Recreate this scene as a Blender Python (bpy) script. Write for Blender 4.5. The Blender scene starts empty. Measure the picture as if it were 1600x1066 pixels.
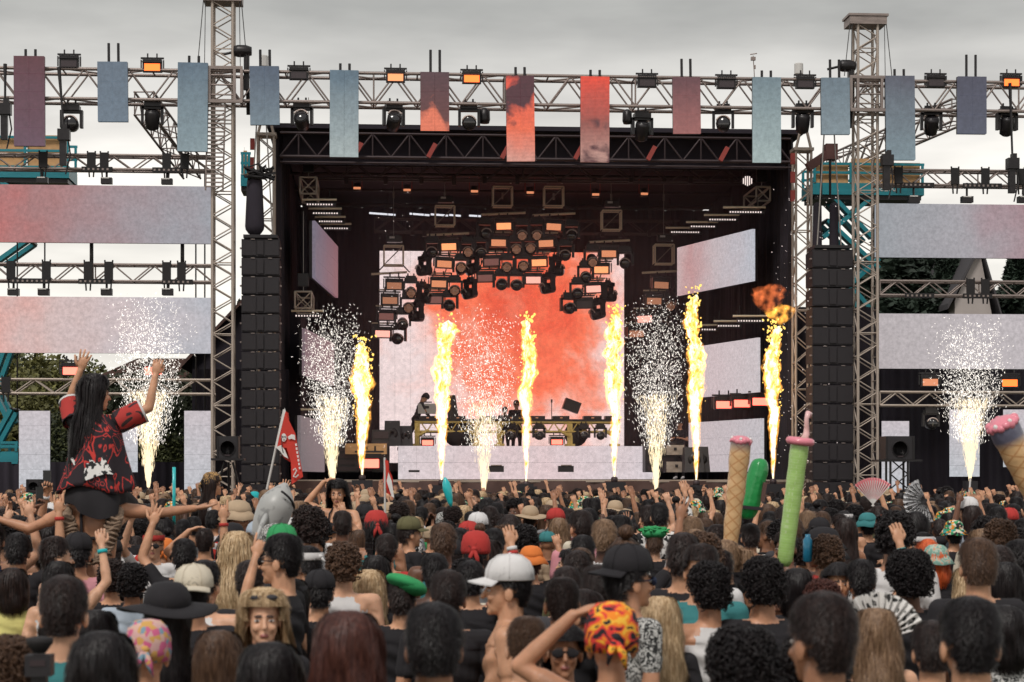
import bpy, math, random
import numpy as np
from mathutils import Vector, Matrix, Euler
R = math.radians
rnd = random.Random(7)
S = bpy.context.scene
COL = S.collection

# ------------------------------------------------------------------ camera
F, HC, YH, PSI = 3000.0, 2.10, 747.0, R(4.0)      # focal length in photo pixels, eye height, horizon row, yaw to the stage
cd = bpy.data.cameras.new('camera'); cam = bpy.data.objects.new('camera', cd); COL.objects.link(cam)
cam.location = (0, 0, HC); cam.rotation_euler = (R(90), 0, -PSI)
cd.sensor_width = 36; cd.lens = 36*F/1600; cd.shift_y = (YH-533)/1600
cd.clip_start = 0.1; cd.clip_end = 5000
cd.dof.use_dof = True; cd.dof.focus_distance = 38; cd.dof.aperture_fstop = 5.6
S.camera = cam

# ------------------------------------------------------------------ world and sun (overcast)
SUN_EL, SUN_AZ = 52, 205
W = bpy.data.worlds.new('World'); S.world = W; W.use_nodes = True
nt = W.node_tree; nt.nodes.clear()
def N(t, typ, **kw):
    n = t.nodes.new(typ)
    for k, v in kw.items():
        if k.startswith('i_'):
            n.inputs[k[2:].replace('_', ' ')].default_value = v
        else: setattr(n, k, v)
    return n
out = N(nt, 'ShaderNodeOutputWorld'); bg = N(nt, 'ShaderNodeBackground'); bg.inputs[1].default_value = 0.1
sky = N(nt, 'ShaderNodeTexSky', sky_type='NISHITA', sun_disc=False, sun_elevation=R(SUN_EL), sun_rotation=R(SUN_AZ))
tc = N(nt, 'ShaderNodeTexCoord'); sep = N(nt, 'ShaderNodeSeparateXYZ')
nt.links.new(tc.outputs['Generated'], sep.inputs[0])
ramp = N(nt, 'ShaderNodeValToRGB')
el = ramp.color_ramp.elements
el[0].position = 0.0; el[0].color = (8.6, 8.15, 7.5, 1)
el[1].position = 1.0; el[1].color = (4.6, 4.6, 4.5, 1)
for p, c in ((0.10, (8.8, 8.4, 7.7)), (0.155, (8.0, 7.6, 7.0)), (0.20, (5.6, 5.4, 5.05)), (0.24, (3.7, 3.65, 3.4)), (0.5, (4.2, 4.2, 4.1))):
    e = ramp.color_ramp.elements.new(p); e.color = (*c, 1)
nt.links.new(sep.outputs[2], ramp.inputs[0])
mp = N(nt, 'ShaderNodeMapping'); mp.inputs['Scale'].default_value = (4, 4, 17)
nz = N(nt, 'ShaderNodeTexNoise'); nz.inputs['Scale'].default_value = 1.6; nz.inputs['Detail'].default_value = 5
nt.links.new(tc.outputs['Generated'], mp.inputs[0]); nt.links.new(mp.outputs[0], nz.inputs['Vector'])
mr = N(nt, 'ShaderNodeMapRange'); mr.inputs[1].default_value = .3; mr.inputs[2].default_value = .7; mr.inputs[3].default_value = .74; mr.inputs[4].default_value = 1.20
nt.links.new(nz.outputs[0], mr.inputs[0])
mul = N(nt, 'ShaderNodeVectorMath', operation='SCALE'); nt.links.new(ramp.outputs[0], mul.inputs[0]); nt.links.new(mr.outputs[0], mul.inputs['Scale'])
mx = N(nt, 'ShaderNodeMix', data_type='RGBA'); mx.inputs[0].default_value = 0.93
nt.links.new(sky.outputs[0], mx.inputs[6]); nt.links.new(mul.outputs[0], mx.inputs[7])
nt.links.new(mx.outputs[2], bg.inputs[0]); nt.links.new(bg.outputs[0], out.inputs[0])
sd = bpy.data.lights.new('sun', 'SUN'); sun = bpy.data.objects.new('sun', sd); COL.objects.link(sun)
sd.energy = 1.5; sd.angle = R(14); sd.color = (1, .95, .88)
az = R(SUN_AZ)   # bearing from +Y, clockwise: behind the camera, a little to the left
sdir = Vector((math.sin(az)*math.cos(R(SUN_EL)), math.cos(az)*math.cos(R(SUN_EL)), math.sin(R(SUN_EL))))
sun.rotation_euler = sdir.to_track_quat('Z', 'Y').to_euler()
vs = S.view_settings; vs.view_transform = 'Standard'; vs.look = 'None'; vs.exposure = 0.36; vs.gamma = 1; vs.use_curve_mapping = False
S.cycles.use_denoising = True
S.cycles.max_bounces = 5; S.cycles.diffuse_bounces = 3; S.cycles.glossy_bounces = 2; S.cycles.transparent_max_bounces = 8
S.cycles.volume_bounces = 0; S.cycles.volume_step_rate = 0.3; S.cycles.sample_clamp_indirect = 4

def U(px, py, Y):
    """the place where the sight line through photo pixel (px, py) meets the upright plane y = Y"""
    a, b = (px-800)/F, (YH-py)/F
    dx, dy = math.sin(PSI)+a*math.cos(PSI), math.cos(PSI)-a*math.sin(PSI)
    t = Y/dy
    return Vector((dx*t, Y, HC+b*t))
def UD(px, py, d):
    a, b = (px-800)/F, (YH-py)/F
    return Vector((d*(math.sin(PSI)+a*math.cos(PSI)), d*(math.cos(PSI)-a*math.sin(PSI)), HC+b*d))

# ------------------------------------------------------------------ materials
MATS = {}
def mat(name, col, rough=.6, metal=0, emis=None, es=0, bump=0, bscale=60, var=0, vscale=8, coat=0, spec=.5, sss=0, nolight=False, bdist=.02):
    if name in MATS: return MATS[name]
    m = bpy.data.materials.new(name); m.use_nodes = True; t = m.node_tree; b = t.nodes['Principled BSDF']
    b.inputs['Base Color'].default_value = (*col, 1); b.inputs['Roughness'].default_value = rough; b.inputs['Metallic'].default_value = metal
    b.inputs['Specular IOR Level'].default_value = spec
    if coat: b.inputs['Coat Weight'].default_value = coat
    if sss: b.inputs['Subsurface Weight'].default_value = sss; b.inputs['Subsurface Radius'].default_value = (.02, .008, .004)
    if emis: b.inputs['Emission Color'].default_value = (*emis, 1); b.inputs['Emission Strength'].default_value = es
    g = None
    if var or bump:
        g = N(t, 'ShaderNodeTexCoord')
    if var:
        n = N(t, 'ShaderNodeTexNoise'); n.inputs['Scale'].default_value = vscale; n.inputs['Detail'].default_value = 6
        t.links.new(g.outputs['Object'], n.inputs['Vector'])
        r = N(t, 'ShaderNodeMapRange'); r.inputs[1].default_value = .3; r.inputs[2].default_value = .7; r.inputs[3].default_value = 1-var; r.inputs[4].default_value = 1+var
        t.links.new(n.outputs[0], r.inputs[0])
        v = N(t, 'ShaderNodeVectorMath', operation='SCALE'); v.inputs[0].default_value = col; t.links.new(r.outputs[0], v.inputs['Scale'])
        t.links.new(v.outputs[0], b.inputs['Base Color'])
    if bump:
        n2 = N(t, 'ShaderNodeTexNoise'); n2.inputs['Scale'].default_value = bscale; n2.inputs['Detail'].default_value = 4
        t.links.new(g.outputs['Object'], n2.inputs['Vector'])
        bp = N(t, 'ShaderNodeBump'); bp.inputs['Strength'].default_value = bump; bp.inputs['Distance'].default_value = bdist
        t.links.new(n2.outputs[0], bp.inputs['Height']); t.links.new(bp.outputs[0], b.inputs['Normal'])
    if nolight: m.cycles.emission_sampling = 'NONE'
    MATS[name] = m; return m
def ramp_node(t, fac, stops, interp='LINEAR'):
    r = N(t, 'ShaderNodeValToRGB'); r.color_ramp.interpolation = interp
    e = r.color_ramp.elements
    e[0].position, e[0].color = stops[0][0], (*stops[0][1], 1)
    e[1].position, e[1].color = stops[-1][0], (*stops[-1][1], 1)
    for p, c in stops[1:-1]:
        q = e.new(p); q.color = (*c, 1)
    t.links.new(fac, r.inputs[0]); return r
def pattern_mat(name, kind, stops, scale, rough=.85, dist=0.0, interp='CONSTANT', stretch=(1, 1, 1)):
    if name in MATS: return MATS[name]
    m = bpy.data.materials.new(name); m.use_nodes = True; t = m.node_tree; b = t.nodes['Principled BSDF']
    b.inputs['Roughness'].default_value = rough
    g = N(t, 'ShaderNodeTexCoord'); mp = N(t, 'ShaderNodeMapping'); mp.inputs['Scale'].default_value = stretch
    t.links.new(g.outputs['Object'], mp.inputs[0])
    if kind == 'noise':
        n = N(t, 'ShaderNodeTexNoise'); n.inputs['Scale'].default_value = scale; n.inputs['Distortion'].default_value = dist; n.inputs['Detail'].default_value = 1.5
        o = n.outputs[0]
    elif kind == 'voronoi':
        n = N(t, 'ShaderNodeTexVoronoi'); n.inputs['Scale'].default_value = scale
        sp = N(t, 'ShaderNodeSeparateXYZ'); t.links.new(n.outputs['Color'], sp.inputs[0]); o = sp.outputs[0]
    elif kind == 'wave':
        n = N(t, 'ShaderNodeTexWave', bands_direction='Z'); n.inputs['Scale'].default_value = scale; n.inputs['Distortion'].default_value = dist
        o = n.outputs['Fac'] if 'Fac' in n.outputs else n.outputs[1]
    t.links.new(mp.outputs[0], n.inputs['Vector'])
    r = ramp_node(t, o, stops, interp); t.links.new(r.outputs[0], b.inputs['Base Color'])
    MATS[name] = m; return m
LEDK = .68
def led_mat(name, axis, lo, hi, stops, blotch=None, strength=1.0, streak=0):
    """screen content: colours blend along a world axis between lo and hi, with drifting cloud shapes and fine pixel grain"""
    m = bpy.data.materials.new(name); m.use_nodes = True; t = m.node_tree; b = t.nodes['Principled BSDF']
    b.inputs['Base Color'].default_value = (.02, .02, .022, 1); b.inputs['Roughness'].default_value = .55
    g = N(t, 'ShaderNodeNewGeometry'); sp = N(t, 'ShaderNodeSeparateXYZ'); t.links.new(g.outputs['Position'], sp.inputs[0])
    r = N(t, 'ShaderNodeMapRange'); r.inputs[1].default_value = lo; r.inputs[2].default_value = hi; t.links.new(sp.outputs['XYZ'.index(axis)], r.inputs[0])
    n = N(t, 'ShaderNodeTexNoise'); n.inputs['Scale'].default_value = .9; n.inputs['Detail'].default_value = 5; t.links.new(g.outputs['Position'], n.inputs['Vector'])
    a = N(t, 'ShaderNodeMath', operation='MULTIPLY_ADD'); t.links.new(n.outputs[0], a.inputs[0]); a.inputs[1].default_value = .5; 
    s = N(t, 'ShaderNodeMath', operation='SUBTRACT'); t.links.new(r.outputs[0], s.inputs[0]); s.inputs[1].default_value = .25
    t.links.new(s.outputs[0], a.inputs[2])
    cr = ramp_node(t, a.outputs[0], stops); col = cr.outputs[0]
    if blotch:
        bc, thr, sc, lo2, hi2 = blotch
        n3 = N(t, 'ShaderNodeTexNoise'); n3.inputs['Scale'].default_value = sc; n3.inputs['Detail'].default_value = 6; n3.inputs['Distortion'].default_value = .6
        t.links.new(g.outputs['Position'], n3.inputs['Vector'])
        ad = N(t, 'ShaderNodeMath', operation='ADD'); t.links.new(n3.outputs[0], ad.inputs[0])
        r4 = N(t, 'ShaderNodeMapRange'); r4.inputs[1].default_value = lo; r4.inputs[2].default_value = hi; r4.inputs[3].default_value = lo2; r4.inputs[4].default_value = hi2
        t.links.new(sp.outputs['XYZ'.index(axis)], r4.inputs[0]); t.links.new(r4.outputs[0], ad.inputs[1])
        r3 = N(t, 'ShaderNodeMapRange'); r3.inputs[1].default_value = thr-.05; r3.inputs[2].default_value = thr+.06; t.links.new(ad.outputs[0], r3.inputs[0])
        mx = N(t, 'ShaderNodeMix', data_type='RGBA'); t.links.new(r3.outputs[0], mx.inputs[0]); t.links.new(col, mx.inputs[6]); mx.inputs[7].default_value = (*bc, 1)
        col = mx.outputs[2]
    # pixel grain: coarse speckle and scan rows
    n2 = N(t, 'ShaderNodeTexNoise'); n2.inputs['Scale'].default_value = 11; n2.inputs['Detail'].default_value = 3; n2.inputs['Roughness'].default_value = .75
    t.links.new(g.outputs['Position'], n2.inputs['Vector'])
    r2 = N(t, 'ShaderNodeMapRange'); r2.inputs[1].default_value = .3; r2.inputs[2].default_value = .7; r2.inputs[3].default_value = .80; r2.inputs[4].default_value = 1.15
    t.links.new(n2.outputs[0], r2.inputs[0])
    v = N(t, 'ShaderNodeVectorMath', operation='SCALE'); t.links.new(col, v.inputs[0]); t.links.new(r2.outputs[0], v.inputs['Scale'])
    o = v.outputs[0]
    if streak:
        w = N(t, 'ShaderNodeTexWave', bands_direction='Z' if streak > 0 else 'X'); w.inputs['Scale'].default_value = abs(streak)
        t.links.new(g.outputs['Position'], w.inputs['Vector'])
        rw = N(t, 'ShaderNodeMapRange'); rw.inputs[3].default_value = .72; rw.inputs[4].default_value = 1.15; t.links.new(w.outputs[1], rw.inputs[0])
        v2 = N(t, 'ShaderNodeVectorMath', operation='SCALE'); t.links.new(o, v2.inputs[0]); t.links.new(rw.outputs[0], v2.inputs['Scale']); o = v2.outputs[0]
    t.links.new(o, b.inputs['Emission Color']); b.inputs['Emission Strength'].default_value = strength*LEDK
    return m

M = dict(
 alu=mat('aluminium', (.30, .245, .225), .5, .55, var=.2, vscale=3),
 alu_w=mat('warm_aluminium', (.42, .35, .30), .5, .35, var=.2, vscale=3),
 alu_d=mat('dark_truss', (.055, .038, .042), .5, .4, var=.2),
 black=mat('black_plastic', (.018, .015, .018), .5),
 blackm=mat('black_metal', (.022, .019, .021), .4, .3, var=.25, vscale=10),
 rubber=mat('rubber', (.015, .013, .014), .8),
 drape=mat('black_drape', (.025, .020, .029), .95, bump=.4, bscale=2, var=.3, vscale=.7),
 skirt=mat('stage_skirt', (.10, .060, .055), .9, var=.35, vscale=1.5, bump=.3, bscale=5),
 lens=mat('lens_glass', (.02, .018, .02), .15, 0, coat=.5),
 white=mat('white_plastic', (.6, .58, .56), .5),
 teal=mat('teal_paint', (.012, .22, .27), .4, 0, var=.15, vscale=2),
 ply=mat('plywood', (.55, .31, .14), .7, var=.2, vscale=4),
 cable=mat('steel_cable', (.06, .055, .055), .5, .5),
 chain=mat('chain_steel', (.35, .32, .30), .4, .8),
 yellow=mat('yellow_truss', (.85, .62, .20), .45, .2, var=.15),
 redfab=mat('red_fabric', (.62, .045, .03), .8, var=.15, vscale=6),
 redstrap=mat('red_strap', (.35, .06, .05), .7),
 whitefab=mat('white_fabric', (.75, .72, .70), .85, bump=.2, bscale=30),
 wood=mat('dark_timber', (.10, .05, .04), .7, var=.3),
)
def glow(name, col, s): return mat(name, (.02, .02, .02), .5, emis=col, es=s)
M['amber'] = glow('amber_lamp', (1, .36, .17), .62)
M['amber_dim'] = glow('amber_lamp_dim', (.85, .34, .18), .38)
M['rose_dim'] = glow('rose_lamp_dim', (.30, .12, .10), .5)
M['amber_hot'] = glow('amber_lamp_hot', (1, .33, .13), 1.15)
M['cream'] = mat('cream_bar', (.80, .68, .52), .4, .2)  # lightened aluminium: warm light on the bars is put into the colour
M['orange_hot'] = glow('orange_lamp_hot', (1, .14, .02), 2.2)
M['red_hot'] = glow('red_lamp_hot', (1, .12, .08), 3.2)
M['pinkwhite'] = glow('pink_white_lamp', (1, .40, .32), 1.1)
M['off'] = mat('lamp_face_off', (.05, .035, .04), .35)
M['tubew'] = glow('white_tube_light', (.7, .7, .75), 1.0)  # glow standing for daylight gaps under the roof
M['bead'] = glow('white_bead_light', (.9, .75, .7), .9)

# ------------------------------------------------------------------ mesh building
class MB:
    def __init__(s): s.v = []; s.f = []; s.m = []
    def add(s, v, f, mi=0):
        o = len(s.v); s.v += [tuple(p) for p in v]; s.f += [tuple(i+o for i in q) for q in f]; s.m += [mi]*len(f); return s
    def box(s, c, d, rot=None, mi=0):
        v = [Vector((x*d[0]/2, y*d[1]/2, z*d[2]/2)) for z in (-1, 1) for y in (-1, 1) for x in (-1, 1)]
        if rot is not None: v = [rot @ p for p in v]
        c = Vector(c); v = [p+c for p in v]
        return s.add(v, [(0, 2, 3, 1), (4, 5, 7, 6), (0, 1, 5, 4), (2, 6, 7, 3), (0, 4, 6, 2), (1, 3, 7, 5)], mi)
    def loft(s, rings, cap=True, closed=True, mi=0):
        n = len(rings[0]); v = [p for r in rings for p in r]; f = []
        for i in range(len(rings)-1):
            for j in range(n if closed else n-1):
                k = (j+1) % n; f.append((i*n+j, i*n+k, (i+1)*n+k, (i+1)*n+j))
        if cap: f.append(tuple(range(n))[::-1]); f.append(tuple((len(rings)-1)*n+j for j in range(n)))
        return s.add(v, f, mi)
    def tube(s, pts, r, n=8, cap=True, mi=0, flat=1.0):
        pts = [Vector(p) for p in pts]; rr = r if isinstance(r, (list, tuple)) else [r]*len(pts)
        rings = []; up = None
        for i, p in enumerate(pts):
            d = (pts[min(i+1, len(pts)-1)]-pts[max(i-1, 0)]).normalized()
            if up is None: up = Vector((0, 0, 1)) if abs(d.z) < .9 else Vector((0, 1, 0))
            a = d.cross(up).normalized(); b = a.cross(d).normalized(); up = b
            rings.append([p+(a*math.cos(t)+b*math.sin(t)*flat)*rr[i] for t in [2*math.pi*j/n for j in range(n)]])
        return s.loft(rings, cap, mi=mi)
    def cap(s, p, q, r0, r1, n=12, mi=0):
        """closed tapered capsule"""
        p, q = Vector(p), Vector(q); d = (q-p); L = d.length; d = d/L if L > 1e-6 else Vector((0, 0, 1))
        pts, rr = [], []
        for t in (-80, -50, -20): pts.append(p+d*r0*math.sin(R(t))); rr.append(r0*math.cos(R(t)))
        pts.append(p); rr.append(r0); pts.append(q); rr.append(r1)
        for t in (20, 50, 80): pts.append(q+d*r1*math.sin(R(t))); rr.append(r1*math.cos(R(t)))
        up = Vector((0, 0, 1)) if abs(d.z) < .9 else Vector((0, 1, 0)); a = d.cross(up).normalized(); b = a.cross(d)
        return s.loft([[c+(a*math.cos(2*math.pi*j/n)+b*math.sin(2*math.pi*j/n))*r for j in range(n)] for c, r in zip(pts, rr)], mi=mi)
    def ell(s, c, r, rot=None, n=14, m=9, mi=0):
        c = Vector(c); rings = []
        for i in range(m):
            t = math.pi*(i+.35)/(m-.3) - math.pi/2
            ring = [Vector((r[0]*math.cos(t)*math.cos(u), r[1]*math.cos(t)*math.sin(u), r[2]*math.sin(t))) for u in [2*math.pi*j/n for j in range(n)]]
            rings.append([(rot @ p if rot is not None else p)+c for p in ring])
        return s.loft(rings, mi=mi)
    def lathe(s, prof, c=(0, 0, 0), n=16, axis='Z', cap=True, mi=0):
        c = Vector(c); rings = []
        for r, h in prof:
            ring = []
            for j in range(n):
                a = 2*math.pi*j/n; x, y = r*math.cos(a), r*math.sin(a)
                ring.append(c+(Vector((x, y, h)) if axis == 'Z' else Vector((x, h, -y)) if axis == 'Y' else Vector((h, x, y))))
            rings.append(ring)
        return s.loft(rings, cap, mi=mi)
    def sheet(s, grid, mi=0):
        nr, nc = len(grid), len(grid[0])
        return s.add([p for r in grid for p in r], [(i*nc+j, i*nc+j+1, (i+1)*nc+j+1, (i+1)*nc+j) for i in range(nr-1) for j in range(nc-1)], mi)
    def mesh(s, name, mats=(), smooth=False, off=None):
        me = bpy.data.meshes.new(name)
        v = s.v if off is None else [(p[0]-off[0], p[1]-off[1], p[2]-off[2]) for p in s.v]
        me.from_pydata(v, [], s.f)
        for m in (mats if isinstance(mats, (list, tuple)) else [mats]): me.materials.append(m)
        if any(s.m): me.polygons.foreach_set('material_index', s.m)
        if smooth: me.polygons.foreach_set('use_smooth', [True]*len(s.f))
        return me
    def build(s, name, mats, parent=None, smooth=False, kind=None):
        off = wpos(parent) if parent is not None else None
        return link(name, s.mesh(name, mats, smooth, off), parent, kind=kind)
ROOTP = {}
def wpos(o):
    p = Vector(ROOTP.get(o.name, (0, 0, 0))); return p
def link(name, me, parent=None, loc=None, rot=None, scale=None, kind=None):
    o = bpy.data.objects.new(name, me); COL.objects.link(o)
    if parent is not None: o.parent = parent; ROOTP[o.name] = wpos(parent)
    if loc is not None: o.location = loc
    if rot is not None: o.rotation_euler = rot
    if scale is not None: o.scale = scale
    if kind: o['kind'] = kind
    return o
def tag(o, label, cat, group=None):
    o['label'] = label; o['category'] = cat
    if len(label.split()) > 16: print('LONG', len(label.split()), label)
    if group: o['group'] = group
    return o
def thing(name, label, cat, loc=(0, 0, 0), group=None):
    o = bpy.data.objects.new(name, None); COL.objects.link(o); o.location = loc; ROOTP[o.name] = Vector(loc)
    o.empty_display_size = .1
    return tag(o, label, cat, group)
SH = {}
def shared(key, fn):
    if key not in SH: SH[key] = fn()
    return SH[key]
def bar(name, parent, p, q, r, m, n=6):
    """a round bar between two world points, sharing one unit mesh"""
    me = shared(('bar', m.name, n), lambda: MB().tube([(0, 0, -.5), (0, 0, .5)], 1, n).mesh('bar', m, True))
    p, q = Vector(p), Vector(q); d = q-p
    return link(name, me, parent, (p+q)/2-wpos(parent), d.to_track_quat('Z', 'Y').to_euler(), (r, r, d.length))
def bx(name, parent, c, d, m, rot=None):
    me = shared(('box', m.name), lambda: MB().box((0, 0, 0), (1, 1, 1)).mesh('block', m))
    return link(name, me, parent, Vector(c)-wpos(parent), rot, d)
def copy_thing(o, loc, label, rot=None, scale=None):
    c = o.copy(); COL.objects.link(c); c.location = loc; c['label'] = label
    if rot is not None: c.rotation_euler = rot
    if scale is not None: c.scale = scale
    for ch in list(o.children):
        k = ch.copy(); COL.objects.link(k); k.parent = c
        for g in list(ch.children):
            h = g.copy(); COL.objects.link(h); h.parent = k
    return c
# ------------------------------------------------------------------ setting
gm = mat('trodden_grass', (.075, .075, .04), .95, var=.5, vscale=.6, bump=.4, bscale=20)
MB().sheet([[(x, y, 0) for x in (-2500, -60, 60, 2500)] for y in (-60, -6, 100, 3500)]).build('ground', gm, kind='structure')
pm = mat('track_matting', (.05, .045, .042), .9, var=.2)
MB().box((4, 58, .022), (36, 22, .04)).build('trackway', pm, kind='structure')

# ------------------------------------------------------------------ truss
def truss(name, label, p0, p1, h, w, bay, m, r=.028, group=None, cat='truss', full=True, rb=None, ver=True):
    """box truss; p0, p1: ends of its centre line; h upright (or sideways for towers), w deep"""
    p0, p1 = Vector(p0), Vector(p1); d = (p1-p0); L = d.length; d.normalize(); rb = rb or r*.55
    up = Vector((0, 0, 1)) if abs(d.z) < .8 else Vector((1, 0, 0))
    if abs(d.z) >= .8: a = Vector((1, 0, 0)); b = Vector((0, 1, 0))
    else: a = Vector((0, 0, 1)); b = d.cross(a).normalized()
    t = thing(name, label, cat, p0, group)
    c = {}
    for i, sa in enumerate((-1, 1)):
        for j, sb in enumerate((-1, 1)):
            o = a*sa*h/2+b*sb*w/2; c[sa, sb] = o; bar('chord', t, p0+o, p1+o, r, m)
    n = max(1, round(L/bay)); st = L/n
    for k in range(n):
        s, e = p0+d*st*k, p0+d*st*(k+1); mid = (s+e)/2
        for sb in (-1, 1):
            bar('brace', t, s+c[-1, sb], mid+c[1, sb], rb, m, 5); bar('brace', t, mid+c[1, sb], e+c[-1, sb], rb, m, 5)
            if ver and k % 3 == 0: bar('upright', t, s+c[-1, sb], s+c[1, sb], rb, m, 5)
        if full:
            for sa in (-1, 1):
                bar('cross_bar', t, s+c[sa, -1], s+c[sa, 1], rb, m, 5)
                bar('brace', t, s+c[sa, -1 if k % 2 else 1], e+c[sa, 1 if k % 2 else -1], rb, m, 5)
    return t

YT = 50.0    # plane of the front truss, towers and side screens
ZT = U(600, 142, YT).z
def zz(py, px=800, Y=YT): return U(px, py, Y).z
truss('front_truss', 'long aluminium box truss across the top of the whole stage carrying the banner screens', (U(-40, 0, YT).x, YT, ZT), (U(1650, 0, YT).x, YT, ZT), .76, .7, 1.13, M['alu'], .045, rb=.024)
tl = truss('wing_truss', 'aluminium truss running back on a slant behind the front truss beside the first tower', (U(225, 0, YT+1).x, YT+1, ZT-.22), (U(300, 0, YT+7).x, YT+7, ZT-.95), .6, .5, 1.0, M['alu'], .035)
truss('wing_truss', 'aluminium truss running back on a slant behind the front truss beside the second tower', (U(1500, 0, YT+1).x, YT+1, ZT-.12), (U(1280, 0, YT+9).x, YT+9, ZT-.55), .6, .5, 1.0, M['alu'], .035)

def tower(px, ztop, ladder, label, where):
    x = U(px, 700, YT).x; y = YT
    t = truss('lighting_tower', label, (x, y, 0.3), (x, y, ztop), .52, .52, .62, M['alu_w'], .040, rb=.018, cat='tower', group='front towers')
    # sleeve block gripping the front truss, head block and hoist lines
    sl = bx('sleeve_block', t, (x, y-.46, ZT-.42), (1.05, .10, .08), M['alu'])
    bx('sleeve_block', t, (x, y-.46, ZT+.44), (1.05, .10, .08), M['alu'])
    for dx in (-.5, -.32, .32, .5): bx('sleeve_post', t, (x+dx, y-.46, ZT+.01), (.07, .10, .78), M['alu'])
    for dz in (ZT-.25, ZT, ZT+.25): bar('sleeve_rung', t, (x-.3, y-.46, dz), (x+.3, y-.46, dz), .022, M['alu'])
    bx('head_block', t, (x, y, ztop+.1), (.98, .7, .2), M['alu']); bx('head_block_cap', t, (x, y, ztop+.24), (1.06, .76, .06), M['alu'])
    for dx in (-.48, .48):
        bar('hoist_line', t, (x+dx, y-.3, ztop+.05), (x+dx*1.32, y-.3, ZT+.5), .012, M['cable'], 5)
        bar('hoist_line', t, (x+dx*.9, y-.3, ztop+.05), (x+dx*.95, y-.3, ZT+.5), .010, M['cable'], 5)
    if ladder:
        for dx in (-.42, .02): bar('ladder_rail', t, (x+dx, y-.42, ZT-2.7), (x+dx+.06, y-.42, ZT-.5), .024, M['alu'])
        for k in range(20): bx('ladder_rung', t, (x-.19+.003*k, y-.43, ZT-2.6+k*.108), (.42, .05, .035), M['alu'])
    for s in (-1, 1):
        bar('outrigger', t, (x+s*.26, y, 1.9), (x+s*1.15, y, .12), .03, M['alu'])
    bx('base_plate', t, (x, y, .17), (1.2, 1.2, .26), M['blackm'])
    return t
tower(349, U(349, 6, YT).z, True, 'tall aluminium truss tower with a ladder, rising past the top of the photo', 0)
tower(1352, U(1352, 42, YT).z, False, 'tall aluminium truss tower whose head block stands clear against the sky', 0)
def roof_tower(px, y0, label, zb=.2):
    x = U(px, 700, 51.6).x
    t = truss('roof_tower', label, (x, 51.6, zb), (x, 51.6, y0), .42, .42, .72, M['alu_w'], .036, rb=.018, cat='tower', group='roof towers')
    for s in (-1, 1): bar('apex_strut', t, (x+s*.22, 51.4, y0), (x+s*.04, 51.4, y0+.75), .04, M['alu_w'])
    bx('roof_tower_cap', t, (x, 51.6, y0+.05), (.55, .55, .08), M['alu_w'])
    for k in range(3): bx('warning_strap', t, (x-.34, 51.2, y0-.25-.5*k), (.12, .06, .3), M['redstrap'])
roof_tower(416, U(416, 215, 51.6).z, 'pale truss tower carrying the roof, rising out of the first speaker stack')
roof_tower(1253, U(1253, 238, 51.6).z, 'pale truss tower carrying the roof beside the second speaker stack')

# ------------------------------------------------------------------ stage roof, drapes, deck
XL, XR = U(437, 0, 52).x, U(1238, 0, 52).x
ZR, ZC = U(840, 196, 52).z, U(840, 250, 52).z      # roof top, ceiling
t = thing('stage_roof', 'black flat roof over the stage with a truss fascia along its front edge', 'roof', (XL, 52, ZC))
bx('roof_slab', t, ((XL+XR)/2, 59.6, ZR-.06), (XR-XL+.7, 14.9, .12), M['drape'])
bx('fascia_cloth', t, ((XL+XR)/2, 52.7, (ZR+ZC)/2-.1), (XR-XL-.1, .05, ZR-ZC-.05), M['drape'])
bx('ceiling_cloth', t, ((XL+XR)/2, 59.6, ZR-.24), (XR-XL-.1, 13.6, .04), M['drape'])
W_ = XR-XL; nb = 14
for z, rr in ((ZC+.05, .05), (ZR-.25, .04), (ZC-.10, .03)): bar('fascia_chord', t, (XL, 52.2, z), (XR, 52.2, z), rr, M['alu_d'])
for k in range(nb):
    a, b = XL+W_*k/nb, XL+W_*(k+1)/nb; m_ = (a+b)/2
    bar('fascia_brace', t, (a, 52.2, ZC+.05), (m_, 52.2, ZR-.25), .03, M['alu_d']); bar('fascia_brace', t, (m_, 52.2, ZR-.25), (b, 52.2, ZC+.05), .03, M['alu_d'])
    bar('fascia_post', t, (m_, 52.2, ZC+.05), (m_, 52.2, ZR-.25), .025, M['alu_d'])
    if 0 < k and k % 2 == 0:
        bx('fascia_bracket', t, (a+.1, 52.0, ZC+.22), (.12, .1, .42), M['redstrap'], (0, .5, 0))
for k in range(4):
    y = 55+k*3.2; bar('roof_beam', t, (XL, y, ZR-.40), (XR, y, ZR-.40), .05, M['alu_d'])
def drape(name, label, a, b, z0, z1, fold=.25, amp=.07, m=None, mesh_name='drape'):
    """hanging cloth with pleats from point a to point b"""
    a, b = Vector((*a, 0)), Vector((*b, 0)); L = (b-a).length; n = max(8, int(L/fold*4)); nrm = (b-a).normalized().cross(Vector((0, 0, 1)))
    r2 = random.Random(hash(label) % 999 if False else len(label)); ph = [r2.random()*6 for _ in range(3)]
    g = []
    for i in range(7):
        z = z0+(z1-z0)*i/6
        g.append([a+(b-a)*j/n+nrm*amp*(math.sin(j*1.57+ph[0]+.3*i)*.6+math.sin(j*.37+ph[1]+.2*i))+Vector((0, 0, z)) for j in range(n+1)])
    mb = MB().sheet(g); mb.sheet([[p+nrm*.02 for p in row][::-1] for row in g])
    return tag(mb.build(name, m or M['drape'], smooth=True), label, 'drape')
drape('back_drape', 'black pleated cloth across the back of the stage behind the centre screen', (XL-.2, 66.2), (XR+.2, 66.2), 2.0, ZR-.28)
drape('side_drape', 'black pleated cloth closing the stage side next to the first speaker stack', (XL-.1, 52.3), (XL-.1, 66), 2.0, ZR-.03)
drape('side_drape', 'black pleated cloth closing the stage side next to the second speaker stack', (XR+.1, 52.3), (XR+.1, 66), 2.0, ZR-.03)
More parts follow.
